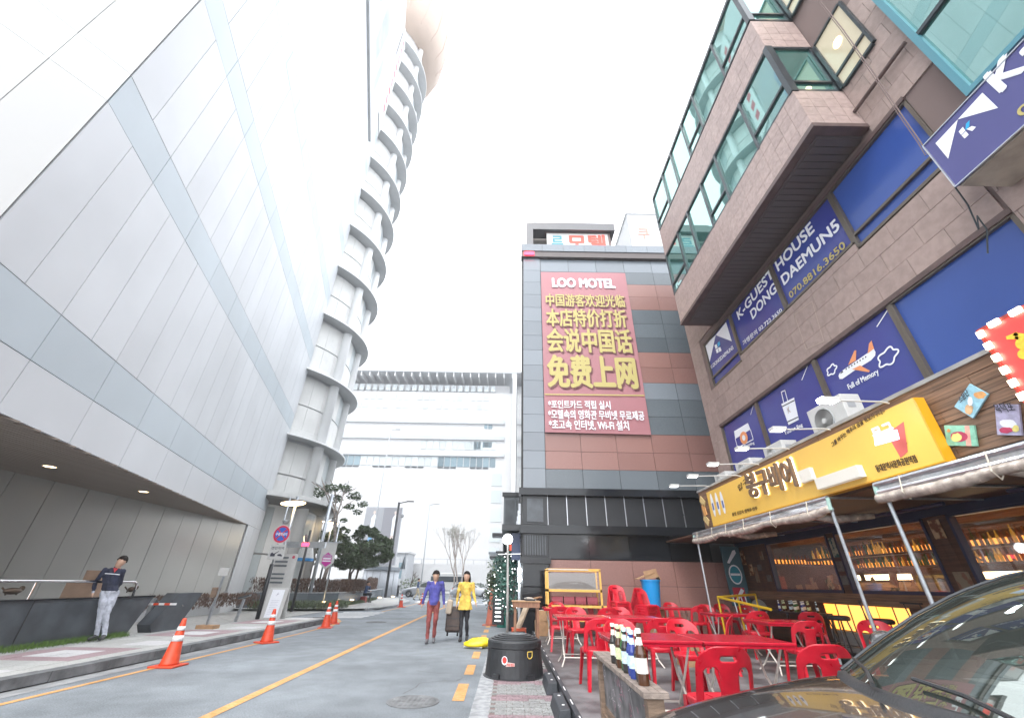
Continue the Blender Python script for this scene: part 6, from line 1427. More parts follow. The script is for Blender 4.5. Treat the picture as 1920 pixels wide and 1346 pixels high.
# trees
def branch(mb, p, d, L_, r, depth, rng, tips, spread=.5, n=2):
    q = p + d * L_; mid = p.lerp(q, .5) + Vector((rng.uniform(-1, 1), rng.uniform(-1, 1), 0)) * L_ * .06
    mb.tube([p, mid, q], [r, r * .85, r * .65], 6 if depth > 1 else 4, caps=False); tips.append(q)
    if depth == 0: return
    for k in range(n + (rng.random() < .4)):
        nd = (d + Vector((rng.gauss(0, spread), rng.gauss(0, spread), rng.gauss(.1, spread * .5)))).normalized(); branch(mb, q, nd, L_ * rng.uniform(.6, .85), r * .62, depth - 1, rng, tips, spread, n)
def tree(x, y, z, label, h0, crown, leafm, bark='bark', seed=1, spread=.45, n=90, s_=.1, br=3, r0=.1, lean=(0, 0, 1), stems=1, flat=.7, cr=.5, group=None):
    rg = random.Random(seed); t = thing('tree', label, 'tree', (x, y, z), group); mb = MB(); tips = []
    for k in range(stems):
        d = (Vector(lean) + Vector((rg.uniform(-.35, .35), rg.uniform(-.2, .2), 0)) * (stems > 1)).normalized(); branch(mb, Vector((x + .15 * k * (-1) ** k, y, z)), d, h0, r0, br, rg, tips, spread)
    mb.build('trunk', M[bark], t, smooth=True)
    cb_ = MB()
    for (c, r_) in crown: leafball(cb_, c, r_, int(n * r_ ** 2), s_, rg, flat=flat, shell=.25)
    for q in tips:
        if q.z > z + h0 * 1.2 and cr: leafball(cb_, q, cr, int(n * .16), s_, rg, flat=.7)
    if cb_.v: cb_.build('crown', M[leafm], t)
    return t
def W30(x, y, Y=30): q = pl(x, y, 1, Y); return (q.x, q.y, q.z)
cr = []
rg = random.Random(8)
for x, y, r_ in ((640, 1015, .9), (625, 1030, .8), (655, 1035, 1.1), (680, 1030, 1.1), (700, 1025, .9), (665, 1050, 1.0), (645, 1055, .9), (690, 1050, .9), (715, 1012, .6), (722, 1045, .6), (632, 995, .5), (610, 1040, .6), (700, 1000, .5), (672, 1005, .6), (728, 1030, .4)):
    q = W30(x, y, 30 + rg.uniform(-1, 1)); cr.append((Vector(q), r_ * .72))
for k in range(46):
    a = rg.uniform(0, 6.28); x = 665 + 66 * math.cos(a) * rg.uniform(.8, 1.08); y = 1028 + 36 * math.sin(a) * rg.uniform(.8, 1.15); cr.append((Vector(W30(x, y, 30 + rg.uniform(-1, 1))), rg.uniform(.15, .34)))
q = G(660, 1110, .7); tree(W30(655, 1105)[0], 30, .7, 'dense dark green tree with several stems above the hedge', 1.1, cr, 'leaf', seed=3, n=1500, s_=.11, stems=3, r0=.09, cr=.0, flat=.75)
cr = []
for x, y, r_ in ((600, 925, .6), (620, 915, .7), (645, 915, .7), (665, 930, .7), (680, 945, .5), (630, 935, .6), (655, 950, .5), (610, 950, .4), (670, 960, .4), (645, 975, .35), (590, 915, .4)):
    cr.append((Vector(W30(x, y, 27.5 + rg.uniform(-.7, .7))), r_ * .75))
tree(W30(605, 1080, 27.5)[0], 27.5, .6, 'tall open tree with pale trunk in front of the tower', 2.6, cr, 'leaf', 'bark_pale', seed=6, n=650, s_=.1, br=3, r0=.13, lean=(.15, 0, 1), cr=0, flat=.55)
tree(W30(560, 1070, 31)[0], 31, .6, 'green shrub-like tree behind the hanging signs', 1.2, [(Vector(W30(x, y, 31)), r_) for x, y, r_ in ((560, 1010, 1.0), (575, 1040, 1.1), (545, 1035, .9), (590, 1000, .7))], 'leaf', seed=9, n=700, s_=.11, br=2, cr=0)
x_, y_, _ = W30(856, 1100, 52); tree(x_, y_, 0, 'bare vase-shaped street tree with fine pale twigs', 2.2, [], 'leaf2', 'bark_pale', seed=11, n=20, br=6, r0=.12, cr=0.2, s_=.04, stems=3, spread=.22)
for x, y, Y, r_, lab in ((932, 1060, 60, 1.4, 'pale green small tree behind the flat roofed kiosk'), (770, 1098, 62, 1.6, 'low green bushes beyond the main street')):
    q = W30(x, y, Y); tree(q[0], Y, 0, lab, 1.2, [(Vector(q), r_), (Vector(q) + Vector((1.2, 0, -.3)), r_ * .8)], 'leaf2', seed=int(x), n=90, s_=.18, br=2, cr=0)
# potted trees with string lights by the motel
def potted(x, y, Y, h, r_, label, leafm, potm, seed, lights):
    q = pl(x, y, 1, Y); rg = random.Random(seed); t = thing('potted_tree', label, 'potted tree', (q.x, Y, 0), 'potted trees at the motel entrance'); mb = MB(); mb.lathe([(.2, 0), (.28, .5), (.3, .52), (.26, .52), (.001, .48)], (q.x, Y, 0), 18); mb.build('pot', potm, t)
    MB().tube([(q.x, Y, .4), (q.x + .03, Y, h * .6)], .03, 6).build('trunk', M['bark'], t); cb_ = MB()
    for k in range(9): leafball(cb_, (q.x + rg.uniform(-.18, .18), Y + rg.uniform(-.15, .15), .75 + (h - .9) * k / 8), r_ * (1.1 - .5 * k / 8), 210, .05, rg)
    cb_.build('crown', M[leafm], t); lb = MB()
    for _ in range(lights):
        a = rg.uniform(3.3, 6.1); zz = rg.uniform(.6, h * .85); lb.ell((q.x + math.cos(a) * r_ * .85, Y + math.sin(a) * r_ * .8, zz), (.015, .015, .015), 6, 4)
    if lights: lb.build('string_lights', M['lamp'], t)
tealp = mat('pot_teal', (.04, .3, .24), .4)
potted(942, 1165, 17.4, 2.3, .42, 'potted bluish tree wound with white string lights in a green pot', 'leafteal', tealp, 3, 26); potted(928, 1160, 18.6, 1.75, .42, 'dark green potted shrub with string lights beside the faded cone', 'leaf', M['card'], 5, 18); potted(962, 1150, 16.2, 2.9, .42, 'tall thin potted tree with lights next to the black pilaster', 'leafteal', M['black_plastic'], 7, 22)
LS = thing('light_stand', 'dark stand with small white lit strips below the potted shrub', 'sign', (-.3, 17.2, 0)); q = pl(929, 1160, 1, 17.0); MB().box(q.x - .12, q.x + .3, 17.1, 17.14, .1, .95).build('board', M['black_plastic'], LS)
for k in range(6): MB().box(q.x - .02, q.x + .18, 17.08, 17.099, .2 + k * .13, .23 + k * .13).build('lit_strip', M['lamp'], LS)
# kiosk and billboard
KS = thing('grey_kiosk', 'rounded grey kiosk with flat roof at the street corner', 'kiosk', (-14, 46, 0)); a = W30(662, 1110, 46); b = W30(738, 1062, 46)
mb = MB(); cxk, rk_ = (a[0] + b[0]) / 2, (b[0] - a[0]) / 2; mb.lathe([(rk_, .1), (rk_, b[2] - .3)], (cxk, 48.5, 0), 30); mb.build('wall', mat('kiosk_grey', (.42, .44, .47), .5, var=.05, scale=1), KS, smooth=True); mb = MB(); mb.lathe([(rk_ + .15, b[2] - .3), (rk_ + .15, b[2]), (.01, b[2] + .05)], (cxk, 48.5, 0), 30); mb.build('roof', M['granite_pale'], KS)
for k in range(6): an = R(-150 + k * 24); MB().box(cxk + rk_ * math.cos(an) - .03, cxk + rk_ * math.cos(an) + .03, 48.5 + rk_ * math.sin(an) - .03, 48.5 + rk_ * math.sin(an) + .03, .1, b[2] - .3).build('mullion', M['far_grey'], KS)
BL = thing('billboard', 'grey billboard with two pale standing figures above a white structure', 'billboard', (-19, 60, 0)); A0 = W30(672, 1035, 60); A1 = W30(755, 951, 60)
MB().box(A0[0], A1[0], 60, 60.4, A0[2] - 1.5, A1[2]).build('frame', M['far_grey'], BL); frB = FM(59.99); wB = A1[0] - A0[0]; hB = A1[2] - A0[2] + 1.5; o0 = (A0[0], A0[2] - 1.5)
def bp2(u, v_): return (o0[0] + wB * u, o0[1] + hB * v_)
decal(BL, frB, [bp2(.01, .01), bp2(.49, .01), bp2(.49, .99), bp2(.01, .99)], mat('bill_grey', (.3, .31, .33), .6), .01, 'left_print'); decal(BL, frB, [bp2(.5, .01), bp2(.99, .01), bp2(.99, .99), bp2(.5, .99)], mat('bill_grey2', (.22, .22, .24), .6), .01, 'right_print')
skinp = mat('bill_skin', (.6, .5, .45), .6); jean = mat('bill_jean', (.15, .3, .45), .6)
for u0, c1_, c2_ in ((.2, 'white_print', jean), (.78, 'white_print', bpy.data.materials['bill_skin'])):
    decal(BL, frB, circ(*bp2(u0 + .05, .9), wB * .035, ry=wB * .045), skinp, .03, 'figure_head'); decal(BL, frB, [bp2(u0, .5), bp2(u0 + .12, .5), bp2(u0 + .13, .84), bp2(u0 + .05, .87), bp2(u0 - .01, .8)], M[c1_], .03, 'figure_coat'); decal(BL, frB, [bp2(u0 + .0, .5), bp2(u0 + .11, .5), bp2(u0 + .14, .1), bp2(u0 + .08, .1), bp2(u0 + .05, .35), bp2(u0 - .02, .1), bp2(u0 - .08, .12)], c2_, .03, 'figure_legs')
MB().box(A0[0] + 1.2, A1[0] - .4, 60.4, 64, 0, A0[2] - .4).build('base_structure', M['far_white'], BL)
for k in range(3): MB().box(A0[0] + 1.0, A1[0] - .2, 60.1, 60.4, 1.6 + k * 2.2, 1.9 + k * 2.2).build('deck', M['far_grey'], BL)
for x_ in (A0[0] + 1.3, A1[0] - .6): MB().box(x_, x_ + .25, 60.05, 60.3, 0, A0[2]).build('post', M['far_grey'], BL)
# pedestrian railing across the street
RL = thing('street_railing', 'low teal and white guard railing across the main street', 'railing', (-5, 62, 0))
for k in range(14): MB().box(-16 + k * 1.6, -15.9 + k * 1.6, 63.5, 63.6, .14, 1.1).build('post', M['leafteal'] if k % 3 == 0 else M['far_grey'], RL)
MB().box(-16, 6, 63.52, 63.58, 1.0, 1.08).build('rail', M['far_grey'], RL); MB().box(-16, 6, 63.52, 63.58, .5, .56).build('rail', M['far_grey'], RL)
# ================================================================ CAR
def car_body_rows(hw_s):
    rows_ = []
    for (s_, hw, zb_, zt) in hw_s:
        half = [(0, zb_), (hw * .55, zb_), (hw * .88, zb_ + .02), (hw * .97, zb_ + .1), (hw, zb_ + .22), (hw * 1.005, (zb_ + zt) * .55), (hw * .99, zt - .16), (hw * .965, zt - .09), (hw * .92, zt - .045), (hw * .84, zt - .022), (hw * .6, zt - .005), (hw * .3, zt + .006), (0, zt + .01)]
        r = [(s_, y, z) for y, z in half] + [(s_, -y, z) for y, z in half[-2::-1]]
        rows_.append(r)
    return rows_
def make_car(paint, label, detail=True):
    t = thing('parked_car', label, 'car', (0, 0, 0))
    st = [(-.02, .45, .34, .5), (0.0, .6, .28, .58), (.05, .7, .24, .65), (.14, .77, .21, .715), (.3, .83, .19, .78), (.55, .86, .18, .845), (.85, .875, .18, .905), (1.15, .88, .18, .955), (1.4, .885, .18, .99), (1.62, .885, .18, 1.0), (2.1, .89, .18, .99), (2.8, .89, .18, 1.0), (3.5, .885, .18, 1.02), (3.9, .87, .2, 1.02), (4.25, .83, .24, .98), (4.42, .76, .3, .86), (4.46, .6, .36, .7)]
    mb = MB(); rw = car_body_rows(st); mb.sheet(rw); mb.add(rw[0], [tuple(range(len(rw[0])))]); mb.add(rw[-1], [tuple(range(len(rw[-1])))[::-1]]); body = mb.build('body', paint, t, smooth=True)
    md = body.modifiers.new('smooth', 'SUBSURF'); md.levels = 2 if detail else 1; md.render_levels = 2 if detail else 1
    # pillar line: base of the windscreen to the roof
    pil = [(1.50, .74, .985), (1.72, .715, 1.11), (1.96, .68, 1.235), (2.22, .645, 1.345), (2.5, .61, 1.43), (2.8, .59, 1.48)]
    fr_off = [.24, .24, .23, .22, .2, .16]
    def ws(v, u, off=0):
        k = min(int(v * 5), 4); f_ = v * 5 - k; a, b = pil[k], pil[k + 1]; o_ = fr_off[k] * (1 - f_) + fr_off[k + 1] * f_
        x = a[0] + (b[0] - a[0]) * f_; y = a[1] + (b[1] - a[1]) * f_; z = a[2] + (b[2] - a[2]) * f_
        return (x - o_ * (1 - u * u) - off * .7, y * u, z + .035 * (1 - u * u) * v + off)
    g_ = MB(); g_.sheet([[ws(v / 10 * .9, -0.94 + u * 1.88 / 16, .004) for u in range(17)] for v in range(11)]); gl = g_.build('windscreen', M['carglass'], t, smooth=True)
    for s_ in (-1, 1):
        p = MB(); rows_ = []
        for v in range(13):
            q0 = ws(v / 12 * .98, .93 * s_, .004); q1 = ws(v / 12 * .98, 1.0 * s_, .012); q2 = (q1[0] + .06, q1[1] * 1.02 + .0, q1[2] - .0); q3 = (q1[0] + .1, q1[1] * 1.0, q1[2] - .05)
            rows_.append([q0, q1, q2, q3])
        p.sheet(rows_); p.build('pillar', paint, t, smooth=True)
        p = MB(); p.tube([ws(v / 12 * .95, .935 * s_, .012) for v in range(13)], .007, 6); p.build('seal', M['rubber'], t)
    # roof and rear
    rf = MB(); rows_ = []
    for x, hw, z, dz in ((2.62, .605, 1.45, .03), (2.8, .59, 1.482, .035), (3.1, .58, 1.51, .035), (3.45, .57, 1.5, .035), (3.75, .57, 1.44, .03), (4.05, .6, 1.3, .02), (4.3, .66, 1.12, .01), (4.42, .7, 1.0, 0)):
        rows_.append([(x - (.16 * (1 - u * u) if x < 3 else 0), hw * u, z - .02 * abs(u) ** 6 + dz * (1 - u * u)) for u in [-1 + i / 6 for i in range(13)]])
    rf.sheet(rows_); o = rf.build('roof', paint, t, smooth=True); md = o.modifiers.new('t', 'SOLIDIFY'); md.thickness = .02
    for s_ in (-1, 1):
        sw_ = MB(); sw_.sheet([[(1.66, .8 * s_, 1.0), (2.5, .87 * s_, 1.0), (3.3, .87 * s_, 1.01), (4.1, .82 * s_, 1.02)], [(2.1, .7 * s_, 1.27), (2.6, .66 * s_, 1.4), (3.3, .63 * s_, 1.44), (3.85, .64 * s_, 1.36)]]); sw_.build('side_window', M['carglass'], t, smooth=True)
        for x0, x1 in ((2.62, 2.7), (3.5, 3.6)):
            p = MB(); p.add([(x0, .885 * s_, 1.0), (x1, .885 * s_, 1.0), (x1 + .02, .64 * s_, 1.47), (x0 + .02, .64 * s_, 1.47)], [(0, 1, 2, 3)]); p.build('door_pillar', M['black_plastic'], t)
        p = MB(); p.bar((1.6, .885 * s_, 1.005), (4.1, .87 * s_, 1.02), .02, .03); p.build('window_trim', M['chrome'], t)
        m_ = MB(); m_.ell((2.0, 1.0 * s_, 1.07), (.07, .12, .08), 14, 8); m_.box(1.98, 2.04, .84 * s_, .95 * s_, 1.0, 1.04); m_.build('mirror', paint, t, smooth=True)
        l_ = MB(); l_.ell((.14, .62 * s_, .62), (.13, .16, .075), 14, 8, rot=Matrix.Rotation(.35 * s_, 3, 'Z')); l_.build('headlight', mat('headlight_lens', (.6, .62, .65), .08, metal=.4) if 'headlight_lens' not in bpy.data.materials else bpy.data.materials['headlight_lens'], t, smooth=True)
        for x in (.86, 3.6):
            w__ = MB(); rot = Matrix.Rotation(R(90), 3, 'X'); w__.lathe([(.2, -.1), (.29, -.1), (.315, -.07), (.315, .07), (.29, .1), (.2, .1)], (x, .8 * s_, .315), 28, rot=rot, caps=False); wo = w__.build('wheel', M['tyre'], t, smooth=False)
            r__ = MB(); r__.lathe([(.2, -.09), (.2, .09)], (x, .8 * s_, .315), 24, rot=rot)
            for k in range(5): r__.bar((x, .89 * s_, .315), (x + .19 * math.cos(R(72 * k)), .89 * s_, .315 + .19 * math.sin(R(72 * k))), .05, .02)
            r__.build('rim', M['chrome'], wo)
            a_ = MB(); a_.tube([(x + .36 * math.cos(R(180 - 12 * k)), .885 * s_, .315 + .36 * math.sin(R(180 - 12 * k))) for k in range(16)], .025, 6); a_.build('wheel_arch', M['rubber'], t)
        tl = MB(); tl.ell((4.4, .6 * s_, .85), (.06, .16, .09), 12, 6); tl.build('tail_light', M['cone'], t, smooth=True)
        for x in (1.75, 2.68, 3.5): MB().box(x, x + .006, .884 * s_, .893 * s_, .3, .98).build('door_gap', M['dark_joint'], t)
    MB().box(-.035, -.02, -.4, .4, .42, .56).build('grille', M['black_plastic'], t)
    cw = MB(); rows_ = [[ws(.01, u / 9, .006) for u in range(-8, 9)], [(ws(0, u / 9)[0] - .03, ws(0, u / 9)[1], ws(0, u / 9)[2] + .012) for u in range(-8, 9)], [(ws(0, u / 9)[0] - .05, ws(0, u / 9)[1], ws(0, u / 9)[2] - .02) for u in range(-8, 9)]]; cw.sheet(rows_); cw.build('cowl', M['black_plastic'], t, smooth=True)
    for s_ in (-.45, .25):
        q = [ws(.02, s_ + .0, .02), ws(.05, s_ + .25, .025), ws(.07, s_ + .55, .025)]; wp = MB(); wp.tube([(q[0][0] - .05, q[0][1], q[0][2]), q[1], q[2]], .008, 6); wp.build('wiper', M['black_plastic'], t)
    if detail:
        hg = MB()
        for s_ in (-1, 1): hg.tube([(x, .775 * hwf * s_, z) for x, hwf, z in ((.35, .93, .742), (.6, .97, .812), (.9, .99, .872), (1.15, 1.0, .917), (1.36, 1.0, .95))], .004, 5)
        hg.build('bonnet_gap', M['dark_joint'], t)
    # cabin
    MB().box(1.9, 4.2, -.8, .8, 1.0, 1.035).build('cabin_cover', M['interior'], t); ci = MB(); ci.box(1.66, 1.98, -.66, .66, .7, 1.03); ci.build('dashboard', M['interior'], t, bevel=.03); MB().box(1.5, 4.1, -.75, .75, .3, .5).build('floor', M['interior'], t)  # matt panel added over the body top to hide its reflections
    for y in (-.37, .37):
        for x in (2.55, 3.4): MB().ell((x + .2, y, .95), (.1, .24, .33), 14, 8, rot=Matrix.Rotation(.2, 3, 'Y')).build('seat', mat('seat_grey', (.16, .18, .17), .8) if 'seat_grey' not in bpy.data.materials else bpy.data.materials['seat_grey'], t, smooth=True); MB().ell((x + .3, y, 1.3), (.05, .12, .09), 12, 6).build('headrest', bpy.data.materials['seat_grey'], t, smooth=True)
    MB().tube([(2.05 + .03 * math.sin(R(20 * k)), .37 + .18 * math.cos(R(20 * k)), .98 + .17 * math.sin(R(20 * k))) for k in range(19)], .014, 6).build('steering_wheel', M['black_plastic'], t)
    MB().box(1.68, 1.8, .05, .25, 1.031, 1.035).build('paper', M['tile_pale'], t)
    return t
car1 = make_car(M['carpaint'], 'glossy dark grey car parked at the terrace corner, close to us'); car1.location = (.30, 1.93, 0)
car2 = make_car(mat('silver_paint', (.45, .46, .48), .3, metal=.5, coat=.6), 'silver sedan on the main street left of the man in blue', False); car2.location = (-11.5, 50.5, 0); car2['group'] = 'cars on the main street'
dup(car2, (-6.8, 54.5, 0), 0, 'silver sedan on the main street between the two walkers', 'cars on the main street'); dup(car2, (-1.6, 50.6, 0), R(180), 'silver sedan on the main street, near the potted trees', 'cars on the main street')
dup(car2, (-18.5, 54.6, 0), R(180), 'silver sedan on the main street behind the seated person', 'cars on the main street')
BU = thing('white_van', 'white box van crossing far beyond the man in blue', 'van', (-7, 58, 0)); MB().box(-9.6, -5.4, 57, 58.9, .5, 2.5).build('body', M['white_plastic'], BU, bevel=.15); MB().box(-9.65, -5.35, 56.97, 56.99, 1.5, 2.1).build('side_window', M['frame_dark'], BU)
for x in (-8.8, -6.2): MB().lathe([(.2, -.1), (.36, -.1), (.36, .1), (.2, .1)], (x, 57.05, .37), 20, rot=Matrix.Rotation(R(90), 3, 'X')).build('wheel', M['tyre'], BU)

# ================================================================ PEOPLE
def capsule(mb, p, q, r0, r1, n=14):
    p = Vector(p); q = Vector(q); d = (q - p); L_ = d.length; z = d.normalized(); a = Vector((0, 0, 1)) if abs(z.z) < .9 else Vector((1, 0, 0)); x = a.cross(z).normalized(); y = z.cross(x); rot = Matrix((x, y, z)).transposed()
    prof = [(r0 * math.sin(R(t)), -r0 * math.cos(R(t))) for t in (1, 30, 60, 90)] + [(r1 * math.sin(R(t)), L_ + r1 * -math.cos(R(t))) for t in (90, 120, 150, 179)]
    mb.lathe(prof, p, n, rot=rot)
def person(label, loc, rz, J, mats_, hair='short', vox=.013, girth=1.0, sleeves='long', hem=.9, scale=1.0, skirt=None, fem=False, group=None, coll=None):
    """J: joint overrides in metres, local frame facing -Y; mats_: shirt, trousers, shoes"""
    j = dict(pel=(0, 0, .93), wst=(0, 0, 1.07), chs=(0, 0, 1.27), nck=(0, .005, 1.43), hd=(0, -.015, 1.55), shl=(-.185, 0, 1.385), shr=(.185, 0, 1.385), ell=(-.235, .02, 1.12), elr=(.235, .02, 1.12), wrl=(-.255, -.03, .88), wrr=(.255, -.03, .88),
             hil=(-.088, 0, .9), hir=(.088, 0, .9), knl=(-.095, -.02, .49), knr=(.095, -.02, .49), anl=(-.1, .03, .09), anr=(.1, .03, .09), tol=(-.11, -.13, .045), tor=(.11, -.13, .045)); j.update(J)
    j = {k: Vector(v_) for k, v_ in j.items()}; g_ = girth; mb = MB(); segs = []
    def cap(a, b, r0, r1, c): capsule(mb, j[a] if isinstance(a, str) else a, j[b] if isinstance(b, str) else b, r0, r1); segs.append((Vector(j[a] if isinstance(a, str) else a), Vector(j[b] if isinstance(b, str) else b), r0, r1, c))
    def tor(a, b, w0, d0, w1, d1, c):
        A_, B_ = j[a], j[b]; side = (j['shr'] - j['shl']); side.z = 0; side.normalize(); fw_ = Vector((-side.y, side.x, 0)); up_ = (B_ - A_).normalized(); rows_ = []
        n = 18; vs = []
        for k in range(7):
            t = k / 6; c_ = A_.lerp(B_, t); w_ = w0 + (w1 - w0) * (t if a != 'chs' else t ** 1.3); dd = d0 + (d1 - d0) * t
            vs += [c_ + side * w_ * math.cos(2 * math.pi * i / n) + fw_ * dd * math.sin(2 * math.pi * i / n) for i in range(n)]
        mb.add(vs, [(k * n + i, k * n + (i + 1) % n, (k + 1) * n + (i + 1) % n, (k + 1) * n + i) for k in range(6) for i in range(n)] + [tuple(range(n))[::-1], tuple(6 * n + i for i in range(n))])
        segs.append((A_, B_, (w0 + d0) / 2, (w1 + d1) / 2, c))
    hipw = .165 if fem else .155
    tor('pel', 'wst', hipw * g_, .115 * g_, .14 * g_, .105 * g_, 'T'); tor('wst', 'chs', .14 * g_, .105 * g_, .165 * g_, .115 * g_, 'T'); tor('chs', 'nck', .165 * g_, .115 * g_, .09 * g_, .07, 'T')
    cap(j['shl'] - Vector((0, 0, .012)), j['shr'] - Vector((0, 0, .012)), .054, .054, 'T'); cap(j['pel'] - Vector((0, 0, .02)), 'pel', .12 * g_, .13 * g_, 'T'); cap('nck', 'hd', .055, .05, 'S')
    hd = j['hd']; hdir = (hd - j['nck']).normalized(); xx_ = Vector((1, 0, 0)); yy_ = hdir.cross(xx_).normalized(); xx_ = yy_.cross(hdir); hr = Matrix((xx_, yy_, hdir)).transposed()
    mb.ell(hd + hdir * .035, (.088, .104, .106), 18, 12, rot=hr); mb.ell(hd + hr @ Vector((0, -.02, -.022)), (.072, .08, .08), 16, 10, rot=hr); segs.append((hd - hdir * .07, hd + hdir * .09, .08, .08, 'S'))
    capsule(mb, hd + hr @ Vector((0, -.082, .025)), hd + hr @ Vector((0, -.1, -.005)), .009, .014, 8)
    for s_ in (-1, 1): mb.ell(hd + hr @ Vector((.077 * s_, .008, .015)), (.012, .022, .032), 8, 6, rot=hr)
    for s_, a, b, c_ in (('l', 'shl', 'ell', 'wrl'), ('r', 'shr', 'elr', 'wrr')):
        cap(a, b, .052 * g_, .043 * g_, 'T'); cap(b, c_, .044 * g_, .03 * g_, 'T' if sleeves == 'long' else 'S'); d = (j[c_] - j[b]).normalized(); pm_ = j[c_] + d * .05
        cap(j[c_] + d * .015, pm_, .026, .03, 'S'); sg = -1 if s_ == 'l' else 1
        pp = d.cross(Vector((0, 1, 0))).normalized()
        fwd_ = d.cross(pp).normalized()
        for k, (off, ln) in enumerate(((-.027, .065), (-.009, .075), (.009, .07), (.027, .055))):
            base = pm_ + d * .02 + fwd_ * off; m1 = base + d * ln * .5 + pp * .004; capsule(mb, base, m1, .0085, .0085, 6); capsule(mb, m1, m1 + (d + pp * .35 * sg).normalized() * ln * .5, .0085, .007, 6)
        capsule(mb, j[c_] + d * .03 + fwd_ * -.02, j[c_] + d * .075 + fwd_ * -.055, .01, .008, 6); segs.append((pm_, pm_ + d * .09, .03, .03, 'S'))
    for s_ in 'lr':
        cap('hi' + s_, 'kn' + s_, .088 * g_, .06 * g_, 'P'); cap('kn' + s_, 'an' + s_, .058 * g_, .042 * g_, 'P'); cap(j['an' + s_] - Vector((0, 0, .02)), 'to' + s_, .045, .038, 'H'); d = j['to' + s_] - j['an' + s_]; d.z = 0; cap(j['an' + s_] + Vector((0, 0, -.045)) - d.normalized() * .03, j['an' + s_] + Vector((0, 0, -.045)), .04, .04, 'H')
    if skirt:   # loose hem of a long top
        tor_top = j['wst']; bot = Vector((j['pel'].x, j['pel'].y, skirt)); n = 18; vs = []
        for k in range(6):
            t = k / 5; c_ = tor_top.lerp(bot, t); w_ = .15 + .06 * t; dd = .115 + .045 * t; vs += [c_ + Vector((w_ * math.cos(2 * math.pi * i / n), dd * math.sin(2 * math.pi * i / n), 0)) for i in range(n)]
        mb.add(vs, [(k * n + i, k * n + (i + 1) % n, (k + 1) * n + (i + 1) % n, (k + 1) * n + i) for k in range(5) for i in range(n)] + [tuple(range(n))[::-1], tuple(5 * n + i for i in range(n))]); segs.append((tor_top, bot, .17, .2, 'T'))
    me = mb.mesh('tmp', M['skin']); to = bpy.data.objects.new('tmp', me); col.objects.link(to)
    rm = to.modifiers.new('r', 'REMESH'); rm.mode = 'VOXEL'; rm.voxel_size = vox; sm = to.modifiers.new('s', 'SMOOTH'); sm.iterations = 3; sm.factor = .5
    bpy.context.view_layer.update(); me2 = bpy.data.meshes.new_from_object(to.evaluated_get(bpy.context.evaluated_depsgraph_get())); bpy.data.objects.remove(to)
    me2.name = 'body'; me2.materials.clear()
    for m in (M['skin'], mats_[0], mats_[1], mats_[2], mats_[3] if len(mats_) > 3 else mats_[0]): me2.materials.append(m)
    hem_ = skirt or hem; vk = {}
    for p in me2.polygons:
        c = p.center; best = None
        for (a, b, r0, r1, k) in segs:
            ab = b - a; t = max(0, min(1, (c - a).dot(ab) / max(ab.length_squared, 1e-9))); d = (c - a.lerp(b, t)).length - (r0 + (r1 - r0) * t)
            if best is None or d < best[0]: best = (d, k, t)
        k = best[1]
        if k == 'T' and c.z < hem_: k = 'P'
        if k == 'P' and c.z > hem_ - .005 and skirt: k = 'T'
        for vi in p.vertices: vk[vi] = k
        p.material_index = {'S': 0, 'T': 1, 'P': 2, 'H': 3}[k]; p.use_smooth = True
    for v in me2.vertices:      # folds in the cloth
        if vk.get(v.index) in ('T', 'P'):
            q = v.co; a = mnoise.noise(Vector((q.x * 11 + q.z * 5, q.y * 11, q.z * 9 + rz * 7))) * .013 + mnoise.noise(Vector((q.x * 26, q.y * 26, q.z * 15))) * .006
            v.co = v.co + v.normal * a
    t = thing('person', label, 'person', loc, group, rz); t.scale = (scale,) * 3; OFF[t.name] = (0, 0, 0)
    o = bpy.data.objects.new('body', me2); col.objects.link(o); o.parent = t
    # hair and facial features
    hm = MB(); n, k_ = 20, 12; vs = []; L_ = {'short': .0, 'long': 1}[hair]
    for i in range(k_ + 1):
        ph = math.pi * i / k_
        for q in range(n):
            th = 2 * math.pi * q / n; v = Vector((math.sin(ph) * math.cos(th) * .108, math.sin(ph) * math.sin(th) * .124 + .014, math.cos(ph) * .128))
            front = -math.sin(th)
            lim = -.02 if front < .2 else (.035 + .03 * front)
            if v.z < lim: v.z = lim + (v.z - lim) * .1; v.x *= .72; v.y = v.y * .72
            vs.append(hd + hr @ (v + Vector((0, .004, .045)) + Vector((0, 0, .004 * math.sin(th * 5)))))
    hm.add(vs, [(i * n + q, i * n + (q + 1) % n, (i + 1) * n + (q + 1) % n, (i + 1) * n + q) for i in range(k_) for q in range(n)])
    if hair == 'long':
        for a in (-.07, -.045, 0, .045, .07): hm.tube([hd + Vector((a, .02 + .05 * (abs(a) < .06), .08)), hd + Vector((a * 1.25, .05 + .02 * (abs(a) < .06), -.04)), hd + Vector((a * 1.2, .045, -.17)), hd + Vector((a, .04, -.24))], [.03, .035, .03, .012], 8)
    hm.build('hair', M['hair'], t, smooth=True)
    f = MB()
    for s_ in (-1, 1): f.ell(hd + hr @ Vector((.03 * s_, -.082, .03)), (.011, .006, .006), 8, 5, rot=hr); f.bar(hd + hr @ Vector((.015 * s_, -.088, .048)), hd + hr @ Vector((.046 * s_, -.08, .05)), .006, .004)
    f.build('eyes', M['hair'], t); f = MB(); f.ell(hd + hr @ Vector((0, -.083, -.035)), (.022, .006, .006), 8, 5, rot=hr); f.build('mouth', mat('lips', (.4, .12, .1), .5) if 'lips' not in bpy.data.materials else bpy.data.materials['lips'], t)
    return t, j
cl_ = lambda n, c, **k: mat(n, c, .85, var=.3, scale=7, bump=.5, bscale=18, **k)
navy = cl_('navy_jacket', (.018, .022, .045)); pale = cl_('pale_trousers', (.42, .44, .5)); blk = cl_('black_cloth', (.02, .02, .025)); shoe = mat('shoe_black', (.03, .03, .03), .5)
